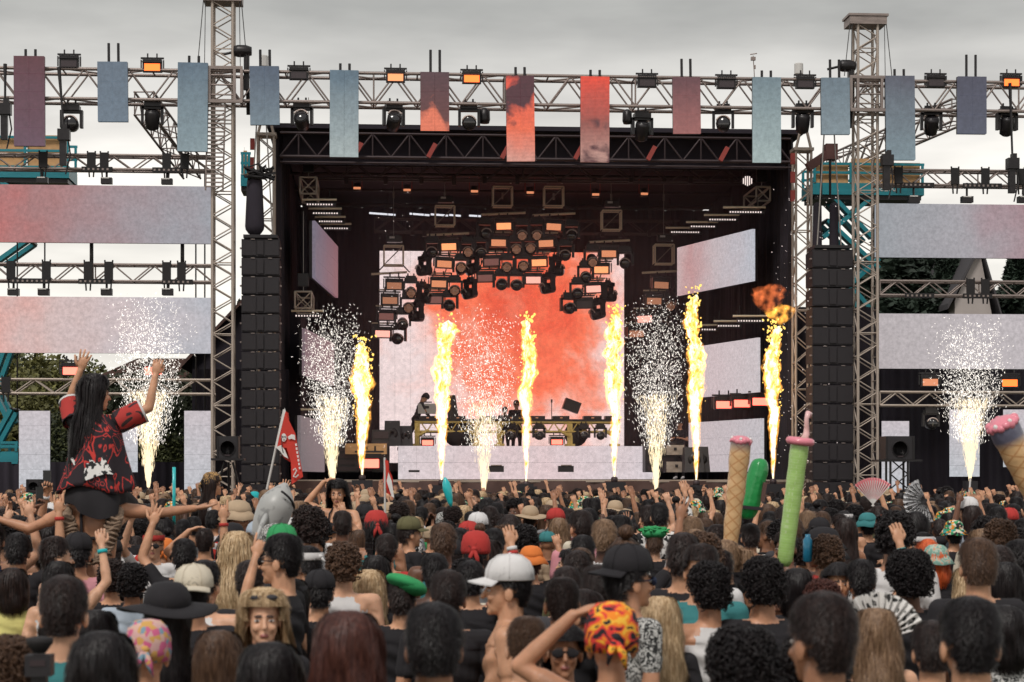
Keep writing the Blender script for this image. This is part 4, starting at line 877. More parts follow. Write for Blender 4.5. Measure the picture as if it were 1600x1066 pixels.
def wedge(px, py, Y, lab, w=.6, h=.5, name='floor_speaker'):
    p = U(px, py, Y); t = thing(name, lab, 'speaker', p)
    mb = MB(); mb.add([(p.x-w/2, Y-.3, p.z), (p.x+w/2, Y-.3, p.z), (p.x+w/2, Y+.3, p.z), (p.x-w/2, Y+.3, p.z), (p.x-w*.45, Y-.05, p.z+h), (p.x+w*.45, Y-.05, p.z+h), (p.x+w*.45, Y+.3, p.z+h), (p.x-w*.45, Y+.3, p.z+h)], [(0, 3, 2, 1), (4, 5, 6, 7), (0, 1, 5, 4), (2, 3, 7, 6), (0, 4, 7, 3), (1, 2, 6, 5)]); mb.build('cabinet', M['black'], t)
    MB().lathe([(w*.32, 0), (w*.32, -.03), (w*.1, .0)], (p.x, Y-.19, p.z+h*.5), 14, axis='Y').build('cone', M['blackm'], t, True)
    return t
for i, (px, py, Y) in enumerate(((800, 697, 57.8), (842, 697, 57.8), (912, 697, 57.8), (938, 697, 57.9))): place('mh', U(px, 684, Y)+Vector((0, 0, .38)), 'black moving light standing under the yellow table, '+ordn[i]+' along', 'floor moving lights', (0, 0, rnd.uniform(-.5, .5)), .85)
bagm = mat('black_cloth_bag', (.03, .022, .024), .8, bump=.4)
for i, px in enumerate((712, 900, 727)):
    p = U(px, 697, 58.2); tag(MB().ell((p.x, 58.2, p.z+.36), (.36, .35, .38), n=16).build('covered_light', bagm, smooth=True), ['round black covered fixture under the table near the second flame', 'round black covered fixture under the middle of the table', 'second round black cover squeezed under the table'][i], 'fixture')
wedge(613, 697, 57.2, 'black monitor speaker standing on the riser end behind the bending man', .5, .75); wedge(634, 697, 57.4, 'second black monitor speaker at the bending man\'s feet', .42, .6)
for i, px in enumerate((775, 884)):
    p = U(px, 738, 53.2); t = thing('front_fill', ['low black box on the stage edge before the riser, nearer the middle sparks', 'low black box on the stage edge before the riser, past the third flame'][i], 'box', p); bx('case', t, p+Vector((0, 0, .09)), (.42, .3, .17), M['black']); bar('handle', t, p+Vector((-.15, -.16, .19)), p+Vector((.15, -.16, .19)), .02, M['alu'])
p = U(647, 738, 53.2); tag(MB().box(p+Vector((0, 0, .03)), (.3, .3, .06)).build('floor_box', M['black']), 'tiny flat black box on the stage edge before the second flame', 'box')
# amplifier racks and road cases beside the riser
for i, (px, py, w, h, m) in enumerate(((572, 710, 1.2, .30, 'ply'), (1053, 711, .55, .28, 'alu_w'), (1055, 738, .62, .30, 'alu_w'))):
    p = U(px, py, 54.6); t = thing('road_case', ['long tan case on top of the red strobe', 'pale case stacked on the far side of the riser', 'second pale case on deck at the far side of the riser'][i], 'case', p)
    bx('case', t, p+Vector((0, 0, h/2)), (w, .5, h), M[m]); bx('case_latch', t, p+Vector((0, -.26, h*.6)), (.08, .02, .08), M['black'])
    for s in (-1, 1): bx('case_edge', t, p+Vector((s*w/2, 0, h/2)), (.03, .52, h+.02), M['alu_d'])
for i, (px, w, h) in enumerate(((541, .7, .75), (1030, .9, .9), (595, .5, 1.2))):
    p = U(px, 738, 54.8 if i != 1 else 55.6); t = thing('equipment_rack', ['black rack beside the first sparks', 'black rack behind the pale cases', 'black rack at the near riser corner'][i], 'rack', p); bx('case', t, p+Vector((0, 0, h/2)), (w, .6, h), M['black'])
    for k in range(4): bx('rack_unit', t, p+Vector((0, -.31, h*(k+.5)/4)), (w*.85, .02, h*.16), M['alu_d'])
wedge(1083, 738, 53.4, 'black moving fixture on the stage edge at the fifth flame', .55, .7, 'floor_fixture'); wedge(1096, 738, 53.6, 'second black fixture close by the fifth flame', .4, .72, 'floor_fixture')
# side stage speakers on stands
def stand_speaker(x0, x1, yt, yb, Y, lab, trussy):
    a, b = U(x0, yb, Y), U(x1, yb, Y); z1 = U(x0, yt, Y).z; w = b.x-a.x; cx = (a.x+b.x)/2; h = z1-a.z
    t = thing('stand_speaker', lab, 'speaker', (cx, Y, 0)); bx('cabinet', t, (cx, Y, a.z+h/2), (w, .6, h), M['black'])
    MB().lathe([(h*.36, 0), (h*.36, -.03), (h*.30, .02), (h*.1, .04)], (cx, Y-.30, a.z+h*.45), 18, axis='Y').build('cone', M['blackm'], t, True)
    for sx in (-1, 1): bx('grille_edge', t, (cx+sx*w*.46, Y-.31, a.z+h/2), (.04, .03, h*.96), M['rubber'])
    bx('badge', t, (cx, Y-.32, a.z+h*.12), (.14, .01, .04), M['alu_d'])
    bx('shelf', t, (cx, Y, a.z-.03), (w*1.5, .7, .05), M['blackm'])
    if trussy:
        for sx in (-1, 1):
            for sy in (-1, 1): bar('stand_leg', t, (cx+sx*.22, Y+sy*.2, 0), (cx+sx*.22, Y+sy*.2, a.z-.05), .03, M['blackm'])
        for k in range(7): 
            z = a.z*k/7; bar('stand_brace', t, (cx-.22, Y-.2, z), (cx+.22, Y-.2, z+a.z/7), .018, M['blackm']); bar('stand_brace', t, (cx+.22, Y-.2, z), (cx-.22, Y-.2, z+a.z/7), .018, M['blackm'])
    else:
        for dx, dy in ((-.5, 0), (.5, 0), (0, .5)): bar('stand_leg', t, (cx+dx*.2, Y, a.z-.1), (cx+dx*1.6, Y+dy, 0), .03, M['blackm'])
stand_speaker(340, 374, 682, 716, 47, 'square black speaker on a splayed stand before the ladder tower foot', False)
stand_speaker(1379, 1424, 682, 718, 47, 'square black speaker on a latticed truss stand before the pale floor screen', True)
stand_speaker(45, 66, 749, 770, 46, 'small black speaker on a pole in front of the end floor screen', False)
for i, (x0, x1, yt, yb, lab) in enumerate(((808, 832, 756, 776, 'black pit speaker under the third flame'), (806, 862, 773, 797, 'wide black pit speaker just behind the crowd, centre'))):
    Y = 49.9 if i == 0 else 49.2; a, b = U(x0, yb, Y), U(x1, yb, Y); z1 = U(x0, yt, Y).z
    t = thing('pit_speaker', lab, 'speaker', ((a.x+b.x)/2, Y, 0)); bx('cabinet', t, ((a.x+b.x)/2, Y, z1/2), (b.x-a.x, .7, z1), M['black']); bx('grille', t, ((a.x+b.x)/2, Y-.36, z1*.75), ((b.x-a.x)*.9, .02, z1*.4), M['rubber'])
# crowd barrier
t = thing('crowd_barrier', 'pale metal crowd barrier between the pit and the front row', 'barrier', (4, 48.3, 0))
xa, xb = U(560, 0, 48.3).x, U(1290, 0, 48.3).x; n = 14
for k in range(n):
    w = (xb-xa)/n; x = xa+w*(k+.5); bx('barrier_panel', t, (x, 48.3, .62), (w-.04, .05, 1.0), M['alu']); bar('barrier_rail', t, (x-w/2+.03, 48.25, 1.17), (x+w/2-.03, 48.25, 1.17), .035, M['alu'])
    bx('barrier_foot', t, (x, 48.8, .03), (w-.1, 1.1, .05), M['alu'])

# ------------------------------------------------------------------ flames
def flame_points(seed, h, w, lean):
    r = random.Random(seed); n = 22; pts = []
    for i in range(n):
        s = i/(n-1); pts.append((lean*s*s+.06*math.sin(s*9+seed)*s, w*(.16+.84*min(1, s*1.7)**.9)*(1-.45*max(0, s-.75)/.25), s*h, r))
    return pts
def flame_mat(core):
    m = bpy.data.materials.new('flame_core' if core else 'flame_glow'); m.use_nodes = True; t = m.node_tree; t.nodes.clear(); o = N(t, 'ShaderNodeOutputMaterial')
    tcn = N(t, 'ShaderNodeTexCoord'); mpn = N(t, 'ShaderNodeMapping'); mpn.inputs['Scale'].default_value = (1, 1, .6); t.links.new(tcn.outputs['Object'], mpn.inputs[0])
    n = N(t, 'ShaderNodeTexNoise'); n.inputs['Scale'].default_value = 5 if core else 9; n.inputs['Detail'].default_value = 6; n.inputs['Roughness'].default_value = .65; n.inputs['Distortion'].default_value = .5; t.links.new(mpn.outputs[0], n.inputs['Vector'])
    if core:
        spz = N(t, 'ShaderNodeSeparateXYZ'); t.links.new(tcn.outputs['Object'], spz.inputs[0]); hz = N(t, 'ShaderNodeMath', operation='MULTIPLY_ADD'); t.links.new(spz.outputs[2], hz.inputs[0]); hz.inputs[1].default_value = -.019; t.links.new(n.outputs[0], hz.inputs[2])
        r = ramp_node(t, hz.outputs[0], [(.32, (1, .38, .05)), (.38, (1, .62, .15)), (.435, (1, .86, .44)), (.50, (1, .97, .82))])
        e = N(t, 'ShaderNodeEmission'); t.links.new(r.outputs[0], e.inputs[0]); e.inputs[1].default_value = 1.12; t.links.new(e.outputs[0], o.inputs[0])
        m.cycles.emission_sampling = 'FRONT'
    else:
        mr = N(t, 'ShaderNodeMapRange'); mr.inputs[1].default_value = .44; mr.inputs[2].default_value = .60; mr.inputs[3].default_value = 0; mr.inputs[4].default_value = 13; t.links.new(n.outputs[0], mr.inputs[0])
        v = N(t, 'ShaderNodeVolumePrincipled'); v.inputs['Density'].default_value = 0; v.inputs['Emission Color'].default_value = (1, .42, .07, 1); v.inputs['Color'].default_value = (0, 0, 0, 1)
        t.links.new(mr.outputs[0], v.inputs['Emission Strength']); t.links.new(v.outputs[0], o.inputs['Volume'])
    return m
FC, FG = flame_mat(True), flame_mat(False)
def blobmesh(seed, pts, grow, amp, name, m, core=True):
    """a ragged rising column: billows, licks and torn edges from layered noise"""
    from mathutils import noise
    mb = MB(); n = 40 if core else 18; sub = 14 if core else 5; P = []; rings = []
    for i in range(len(pts)-1):
        for k in range(sub):
            f = k/sub; P.append([pts[i][j]*(1-f)+pts[i+1][j]*f for j in range(3)])
    P.append(list(pts[-1][:3]))
    for i, (cx, rad, z) in enumerate(P):
        ring = []; s = i/(len(P)-1); q2 = noise.noise(Vector((seed*3., z*1.1, 5)))*.24*s+noise.noise(Vector((seed*5., z*3.5, 1)))*.11*s
        for j in range(n):
            a = 2*math.pi*j/n; d = Vector((math.cos(a), math.sin(a), 0)); b0 = Vector((d.x*1.2+seed*7, d.y*1.2, z*2.2))
            q = noise.fractal(b0, .9, 2.1, 3); u = 0
            if core:
                u = abs(noise.noise(Vector((d.x*2.2+q, d.y*2.2+seed, z*5.5-q*.6))))*.9+noise.noise(Vector((d.x*6, d.y*6+seed, z*15)))*.28
            rr = max(.010, rad*grow*(1+amp*(q*1.15+u)*(.15+s)+.55*s*noise.noise(Vector((z*1.5+seed, seed*2., 3))))); rr *= 1 if i < len(P)-6 else (len(P)-1-i+.4)/6.4
            ring.append(Vector((cx+q2, 0, z+(u*.10*s if core else 0)))+d*rr)
        rings.append(ring)
    mb.loft(rings); return mb.mesh(name, m, True)
def flame(px, yb, yt, w, lean, seed, lab, mush=0):
    Y = 50.9; b = U(px, yb, Y); h = U(px, yt, Y).z-b.z
    t = thing('flame', lab, 'flame', b, 'flame jets along the stage front'); pts = flame_points(seed, h, w, lean)
    if mush:
        k = len(pts); pts[-3:] = [(pts[-3][0], w*.9, pts[-3][2], 0), (pts[-2][0]-.04, w*1.45, pts[-2][2], 0), (pts[-1][0]-.08, w*.8, pts[-1][2], 0)]
    link('flame_core', blobmesh(seed, pts, .66, 1.0, 'flame_core', FC), t)
    link('flame_glow', blobmesh(seed, pts, 1.25, .7, 'flame_glow', FG, False), t)
    from mathutils import noise
    tp = MB(); r = random.Random(seed+50)
    for _ in range(120):
        s = r.random()**.6; z = h*(.35+s*.70); x = lean*(z/h)**2+r.choice((-1, 1))*w*abs(r.gauss(.75, .28)) if z < h*.97 else lean+r.gauss(0, w*.6); q = r.uniform(.008, .030)*(1.3 if z > h*.8 else 1)
        c_ = V3_((x, r.gauss(0, w*.4), z)); u = r.uniform(-1, 1); tp.tube([c_, c_+V3_((u*q, 0, q*1.3)), c_+V3_((u*q*2.2, 0, q*2.2))], [q*.4, q, q*.1], 6)
    o = link('flame_licks', tp.mesh('flame_licks', glow('flame_lick', (1, .62, .13), 1.3), True), t, kind='stuff')
    j = thing('flame_jet', 'squat black flame jet box in the pit under the '+lab.split(',')[0], 'flame machine', (b.x, Y, 0), 'flame machines')
    bx('case', j, (b.x, Y, (b.z-.14)/2), (.55, .45, b.z-.14), M['black']); MB().lathe([(.09, -.16), (.09, -.03), (.05, 0)], b, 10).build('nozzle', M['alu_d'], j, True)
V3_ = Vector
flame(566, 742, 537, .20, .02, 3, 'first flame, short and ragged beside the first sparks')
flame(690, 750, 503, .185, .08, 5, 'second flame, wide topped in front of the table', 1)
flame(822, 752, 502, .155, .06, 8, 'third flame, thin and curved at the middle of the stage')
flame(960, 745, 490, .175, .0, 11, 'fourth flame, before the far edge of the centre screen')
flame(1088, 750, 463, .19, -.10, 14, 'fifth flame, tallest, before the angled screens')
flame(1208, 748, 512, .175, .04, 17, 'sixth flame, closest to the second roof tower')
# curl of burning gas above the sixth flame and smoke
def puff_mat(name, col, k, sc):
    m = bpy.data.materials.new(name); m.use_nodes = True; t = m.node_tree; t.nodes.clear(); o = N(t, 'ShaderNodeOutputMaterial'); v = N(t, 'ShaderNodeVolumePrincipled'); tcn = N(t, 'ShaderNodeTexCoord')
    n = N(t, 'ShaderNodeTexNoise'); n.inputs['Scale'].default_value = sc; n.inputs['Detail'].default_value = 5; t.links.new(tcn.outputs['Object'], n.inputs['Vector'])
    mr = N(t, 'ShaderNodeMapRange'); mr.inputs[1].default_value = .42; mr.inputs[2].default_value = .66; mr.inputs[3].default_value = 0; mr.inputs[4].default_value = k; t.links.new(n.outputs[0], mr.inputs[0])
    v.inputs['Density'].default_value = 0; v.inputs['Emission Color'].default_value = (*col, 1); t.links.new(mr.outputs[0], v.inputs['Emission Strength']); t.links.new(v.outputs[0], o.inputs['Volume']); return m
for i, (px, py, w_) in enumerate(((1198, 488, .42), (1218, 508, .30))):
    p = U(px, py, 51); pts = [(.1*k/8, w_*math.sin((k+.6)/9.2*math.pi), k/8*w_*1.8, 0) for k in range(9)]
    o = link('fire_puff', blobmesh(31+i, pts, .9, 1.0, 'fire_puff', puff_mat('fire_puff_%d' % i, (.9, .20, .06) if i == 0 else (1, .42, .06), 2.2 if i == 0 else 7, 5)), None, p)
    tag(o, ['dull orange puff of fire drifting above the sixth flame', 'small bright curl of fire just over the sixth flame'][i], 'fire')

# ------------------------------------------------------------------ spark fountains
SPW = mat('spark_white', (0, 0, 0), .5, emis=(1, .93, .84), es=1.6, nolight=True); _t = SPW.node_tree; _n = N(_t, 'ShaderNodeTexNoise'); _n.inputs['Scale'].default_value = 26; _g = N(_t, 'ShaderNodeTexCoord'); _t.links.new(_g.outputs['Object'], _n.inputs['Vector']); _m = N(_t, 'ShaderNodeMapRange'); _m.inputs[1].default_value = .32; _m.inputs[2].default_value = .68; _m.inputs[3].default_value = .25; _m.inputs[4].default_value = 2.6; _t.links.new(_n.outputs[0], _m.inputs[0]); _t.links.new(_m.outputs[0], _t.nodes['Principled BSDF'].inputs['Emission Strength'])
SPG = mat('spark_gold', (0, 0, 0), .5, emis=(1, .80, .50), es=1.15, nolight=True)
def sparks(px, yb, yt, wmax, n, seed, lab, Y, wb=.05, dens=1.0):
    b = U(px, yb, Y); h = U(px, yt, Y).z-b.z; r = np.random.default_rng(seed)
    sprd = lambda n: np.where(r.random(n) < .9, r.random(n)**.62, 1+np.abs(r.normal(0, .22, n)))
    def shards(name, n, zf, rf, ln, wd, m):
        z = zf(r.random(n)); rad = rf(z)*sprd(n); a = r.random(n)*6.283
        c = np.stack([rad*np.cos(a), rad*np.sin(a), z*h], 1)
        d = np.stack([np.cos(a)*rad*.5+r.normal(0, .25, n)*(z > .45), np.sin(a)*rad*.5+r.normal(0, .1, n), np.where(z > .5, r.normal(0, .6, n), 1.)], 1); d /= np.linalg.norm(d, axis=1)[:, None]
        L = (ln*(.4+r.random(n)*1.1))[:, None]; w = wd*(.6+.8*r.random(n))[:, None]
        s1 = np.cross(d, [0, 1, 0]); s1 /= np.linalg.norm(s1, axis=1)[:, None]+1e-6; s2 = np.cross(d, s1)
        V = np.stack([c-d*L, c+s1*w, c+s2*w, c-(s1+s2)*w*.7, c+d*L], 1).reshape(-1, 3)
        k = np.arange(n)[:, None]*5; Fc = np.concatenate([k+q for q in ([0, 2, 1], [0, 3, 2], [0, 1, 3], [4, 1, 2], [4, 2, 3], [4, 3, 1])], 1).reshape(-1, 3)
        me = bpy.data.meshes.new(name); me.from_pydata(V.tolist(), [], Fc.tolist()); me.materials.append(m); return me
    prof = lambda z: wb+wmax*np.sin(np.clip(z*1.25, 0, 1)*1.5708)**1.0*(1-.25*np.clip(z-.7, 0, 1))
    o = link('sparks', shards('sparks', int(n*1.45), lambda u: .22+.80*r.beta(1.5, 2.0, len(u)), prof, .030, .0052, SPW), None, b, kind='stuff')
    tag(o, lab, 'sparks', 'spark fountains')
    l = lambda u: .42*u**.75
    o2 = link('gold_sparks', shards('gold_sparks', int(n*.62), lambda u: .50*u**1.35, lambda z: wb*.2+z*1.05*wmax+.01, .08, .0055, SPG), o, kind='stuff')
    o3 = link('gold_jet', shards('gold_jet', 160, lambda u: .16*u-.01, lambda z: .03+z*.2*wmax, .14, .012, SPG), o, kind='stuff')
    j = thing('spark_machine', 'small black spark machine at the foot of the '+lab.split(',')[0], 'spark machine', (b.x, Y, 0), 'spark machines')
    bx('case', j, (b.x, Y, b.z/2-.03), (.3, .3, b.z-.06), M['black']); bx('nozzle', j, (b.x, Y, b.z-.02), (.08, .08, .05), M['alu_d'])
    return o
sparks(232, 762, 462, .78, 2800, 1, 'wing spark fountain, white sparks beside the jersey woman', 48)
sparks(519, 762, 478, .72, 2700, 2, 'first stage spark fountain, behind the woman in the bikini top', 50.6)
sparks(756, 772, 480, .80, 1700, 3, 'middle spark fountain, in front of the yellow table', 50.6)
sparks(1025, 768, 468, .74, 2400, 4, 'third stage spark fountain, against the black drape', 50.6)
sparks(1516, 748, 500, .76, 2700, 5, 'far wing spark fountain, beside the leaning waffle cone', 48)
# stray glitter before the black cloth on the far side
r = np.random.default_rng(9); mb = MB()
for i in range(260):
    p = U(r.uniform(1205, 1322) if i < 200 else r.uniform(590, 640), r.uniform(290, 730), 50.2+r.random()); s = r.uniform(.006, .018); mb.add([p+Vector((s, 0, 0)), p+Vector((-s, 0, s)), p+Vector((0, -s, -s)), p+Vector((0, s, -s))], [(0, 1, 2), (0, 2, 3), (0, 3, 1), (1, 3, 2)])
o = mb.build('glitter', mat('glitter_white', (0, 0, 0), .5, emis=(1, .85, .8), es=.8, nolight=True), kind='stuff'); tag(o, 'scattered tiny bright specks drifting before the second speaker stack', 'sparks')
cable([U(1516, 748, 47), U(1509, 858, 40)], 'long pale pole rising from the crowd to the far wing sparks', .025, 'whitefab', 'pole', 'pole', None)
# ------------------------------------------------------------------ people
V3 = Vector
SK = [mat('skin_tone_%d' % i, c, .46, sss=.08, var=.20, vscale=11, spec=.4, bump=.25, bscale=90, bdist=.003) for i, c in enumerate(((.66, .37, .24), (.60, .315, .19), (.52, .26, .155), (.37, .175, .10), (.18, .08, .048), (.09, .042, .028)))]
LIP = mat('lips', (.36, .12, .10), .4); BROW = mat('brow_hair', (.075, .045, .035), .8); EYE = mat('eye_dark', (.02, .015, .015), .15); EYEW = mat('eye_white', (.6, .55, .52), .3)
def hairmat(name, c, c2):
    if name in MATS: return MATS[name]
    m = bpy.data.materials.new(name); m.use_nodes = True; t = m.node_tree; b = t.nodes['Principled BSDF']; b.inputs['Roughness'].default_value = .42; b.inputs['Specular IOR Level'].default_value = .30
    g = N(t, 'ShaderNodeTexCoord'); mp = N(t, 'ShaderNodeMapping'); mp.inputs['Scale'].default_value = (60, 60, 7); t.links.new(g.outputs['Object'], mp.inputs[0])
    n = N(t, 'ShaderNodeTexNoise'); n.inputs['Scale'].default_value = 1.5; n.inputs['Detail'].default_value = 3; t.links.new(mp.outputs[0], n.inputs['Vector'])
    r = ramp_node(t, n.outputs[0], [(.35, c), (.65, c2)]); t.links.new(r.outputs[0], b.inputs['Base Color'])
    bp = N(t, 'ShaderNodeBump'); bp.inputs['Strength'].default_value = .6; bp.inputs['Distance'].default_value = .01; t.links.new(n.outputs[0], bp.inputs['Height']); t.links.new(bp.outputs[0], b.inputs['Normal'])
    MATS[name] = m; return m
HC_ = {'black': hairmat('hair_black', (.006, .0045, .0055), (.016, .011, .012)), 'dark brown': hairmat('hair_dark_brown', (.012, .007, .007), (.038, .021, .018)), 'brown': hairmat('hair_brown', (.055, .028, .018), (.13, .070, .042)),
       'auburn': hairmat('hair_auburn', (.045, .014, .012), (.11, .038, .028)), 'blonde': hairmat('hair_blonde', (.36, .22, .11), (.78, .58, .36)), 'ginger': hairmat('hair_ginger', (.28, .055, .02), (.50, .13, .05)), 'sandy': hairmat('hair_sandy', (.15, .085, .05), (.32, .20, .12)), 'bright orange': hairmat('hair_orange', (.55, .08, .02), (.75, .16, .05))}
def fab(name, c, **k): return mat('fabric_'+name.replace(' ', '_'), c, .88, bump=.25, bscale=40, bdist=.004, var=.10, vscale=10, **k)
FB = {'black': fab('black', (.014, .012, .015)), 'white': fab('white', (.68, .66, .66)), 'grey': fab('grey', (.22, .22, .23)), 'charcoal': fab('charcoal', (.045, .042, .048)), 'navy': fab('navy', (.02, .03, .07)), 'teal': fab('teal', (.04, .20, .21)), 'red': fab('red', (.45, .035, .03)),
      'yellow': fab('yellow', (.62, .56, .20)), 'green': fab('green', (.03, .30, .10)), 'maroon': fab('maroon', (.12, .02, .03)), 'tan': fab('tan', (.45, .33, .22)), 'pale blue': fab('pale_blue', (.40, .46, .54)), 'pink': fab('pink', (.60, .26, .30)), 'olive': fab('olive', (.12, .11, .05)), 'orange': fab('orange', (.75, .20, .04)), 'turquoise': fab('turquoise', (.02, .42, .45)), 'denim': fab('denim', (.07, .10, .17)), 'cream': fab('cream', (.62, .55, .44))}
FB['black and white striped'] = pattern_mat('striped_cloth', 'wave', [(0, (.015, .015, .017)), (.5, (.68, .65, .62))], 9)
FB['cow print'] = pattern_mat('cow_print', 'noise', [(0, (.015, .015, .017)), (.49, (.72, .70, .68))], 22, dist=.5)
FB['floral'] = pattern_mat('fire_floral', 'noise', [(0, (.02, .015, .02)), (.43, (.75, .05, .04)), (.50, (.90, .26, .02)), (.57, (.92, .50, .05)), (.63, (.02, .015, .02))], 16, dist=1.2)
FB['pastel speckled'] = pattern_mat('pastel_speckle', 'voronoi', [(0, (.62, .35, .10)), (.25, (.60, .12, .25)), (.45, (.62, .38, .36)), (.65, (.20, .32, .40)), (.8, (.66, .42, .35))], 38)
FB['bright fruit print'] = pattern_mat('fruit_print', 'voronoi', [(0, (.02, .02, .02)), (.3, (.75, .30, .03)), (.5, (.03, .30, .12)), (.68, (.70, .62, .5)), (.85, (.04, .35, .33))], 40)
FB['mint patterned'] = pattern_mat('mint_print', 'noise', [(0, (.20, .36, .30)), (.48, (.42, .52, .44)), (.56, (.55, .30, .20))], 24, dist=1)
FB['leopard'] = pattern_mat('leopard', 'noise', [(0, (.03, .02, .015)), (.46, (.45, .26, .10)), (.58, (.05, .03, .02))], 45, dist=1)
FB['black paisley'] = pattern_mat('paisley', 'noise', [(0, (.02, .02, .02)), (.50, (.55, .54, .52))], 40, dist=2.5)
FB['red and white'] = pattern_mat('red_white', 'voronoi', [(0, (.55, .04, .03)), (.5, (.65, .6, .6))], 12)

J0 = dict(sh=[(-.185, 0, 1.425), (.185, 0, 1.425)], el=[(-.235, -.02, 1.15), (.235, -.02, 1.15)], wr=[(-.24, .10, .92), (.24, .10, .92)], hip=[(-.09, 0, .93), (.09, 0, .93)], kn=[(-.10, .02, .50), (.10, .02, .50)], an=[(-.11, -.02, .09), (.11, -.02, .09)], toe=[(-.12, .15, .04), (.12, .15, .04)], ht=['relax', 'relax'], hd=[None, None], hn=[None, None])
def seg_d(P, a, b, r0, r1):
    a, b = np.array(a), np.array(b); ab = b-a; t = np.clip(((P-a)@ab)/max(1e-9, ab@ab), 0, 1); return np.linalg.norm(P-(a+t[:, None]*ab), axis=1)-(r0+(r1-r0)*t)
def finger_set(mb, wr, d, n, typ, side, mi, sc=1.0):
    """palm is already in the body; five fingers, unequal and bent, rooted in the palm"""
    d = V3(d).normalized(); n = V3(n); n = (n-d*n.dot(d)).normalized(); s = d.cross(n)*side   # s: towards the little finger
    pb = V3(wr)+d*.085*sc
    curl = {'open': .15, 'relax': .7, 'fist': 1.75, 'grip': 1.35, 'point': 1.75, 'peace': 1.75, 'horns': 1.75}[typ]
    for k, (o, L) in enumerate(((-.030, .072), (-.010, .080), (.010, .074), (.028, .058))):
        c = curl
        if typ == 'point' and k == 0 or typ == 'peace' and k < 2 or typ == 'horns' and k in (0, 3): c = .08
        spread = {'open': .30, 'peace': .25}.get(typ, .06)*(k-1.4)
        p = pb+s*o*sc; dd = (d+s*spread*.6).normalized(); pts = [p-d*.02*sc]; ang = c*.35
        pts.append(p)
        for seg in range(3):
            v = dd*math.cos(ang)+n*math.sin(ang); p = p+v*L*sc*(.42, .33, .25)[seg]; pts.append(p); ang += c*.85
        mb.tube(pts, [.0098*sc, .0096*sc, .0088*sc, .0078*sc, .0055*sc], 7, mi=mi)
    tb = V3(wr)+d*.03*sc-s*.025*sc; o = -s
    if typ in ('open',): v1 = (o*.8+d*.7+n*.2).normalized(); v2 = (o*.5+d*.9+n*.2).normalized()
    elif typ == 'relax': v1 = (o*.6+d*.7+n*.5).normalized(); v2 = (d*.9+n*.5).normalized()
    else: v1 = (o*.4+d*.7+n*.7).normalized(); v2 = (s*.6+d*.6+n*.5).normalized()
    mb.tube([tb, tb+v1*.035*sc, tb+(v1*.035+v2*.032)*sc, tb+(v1*.035+v2*.055)*sc], [.014*sc, .012*sc, .0105*sc, .007*sc], 7, mi=mi)
BODY = {}
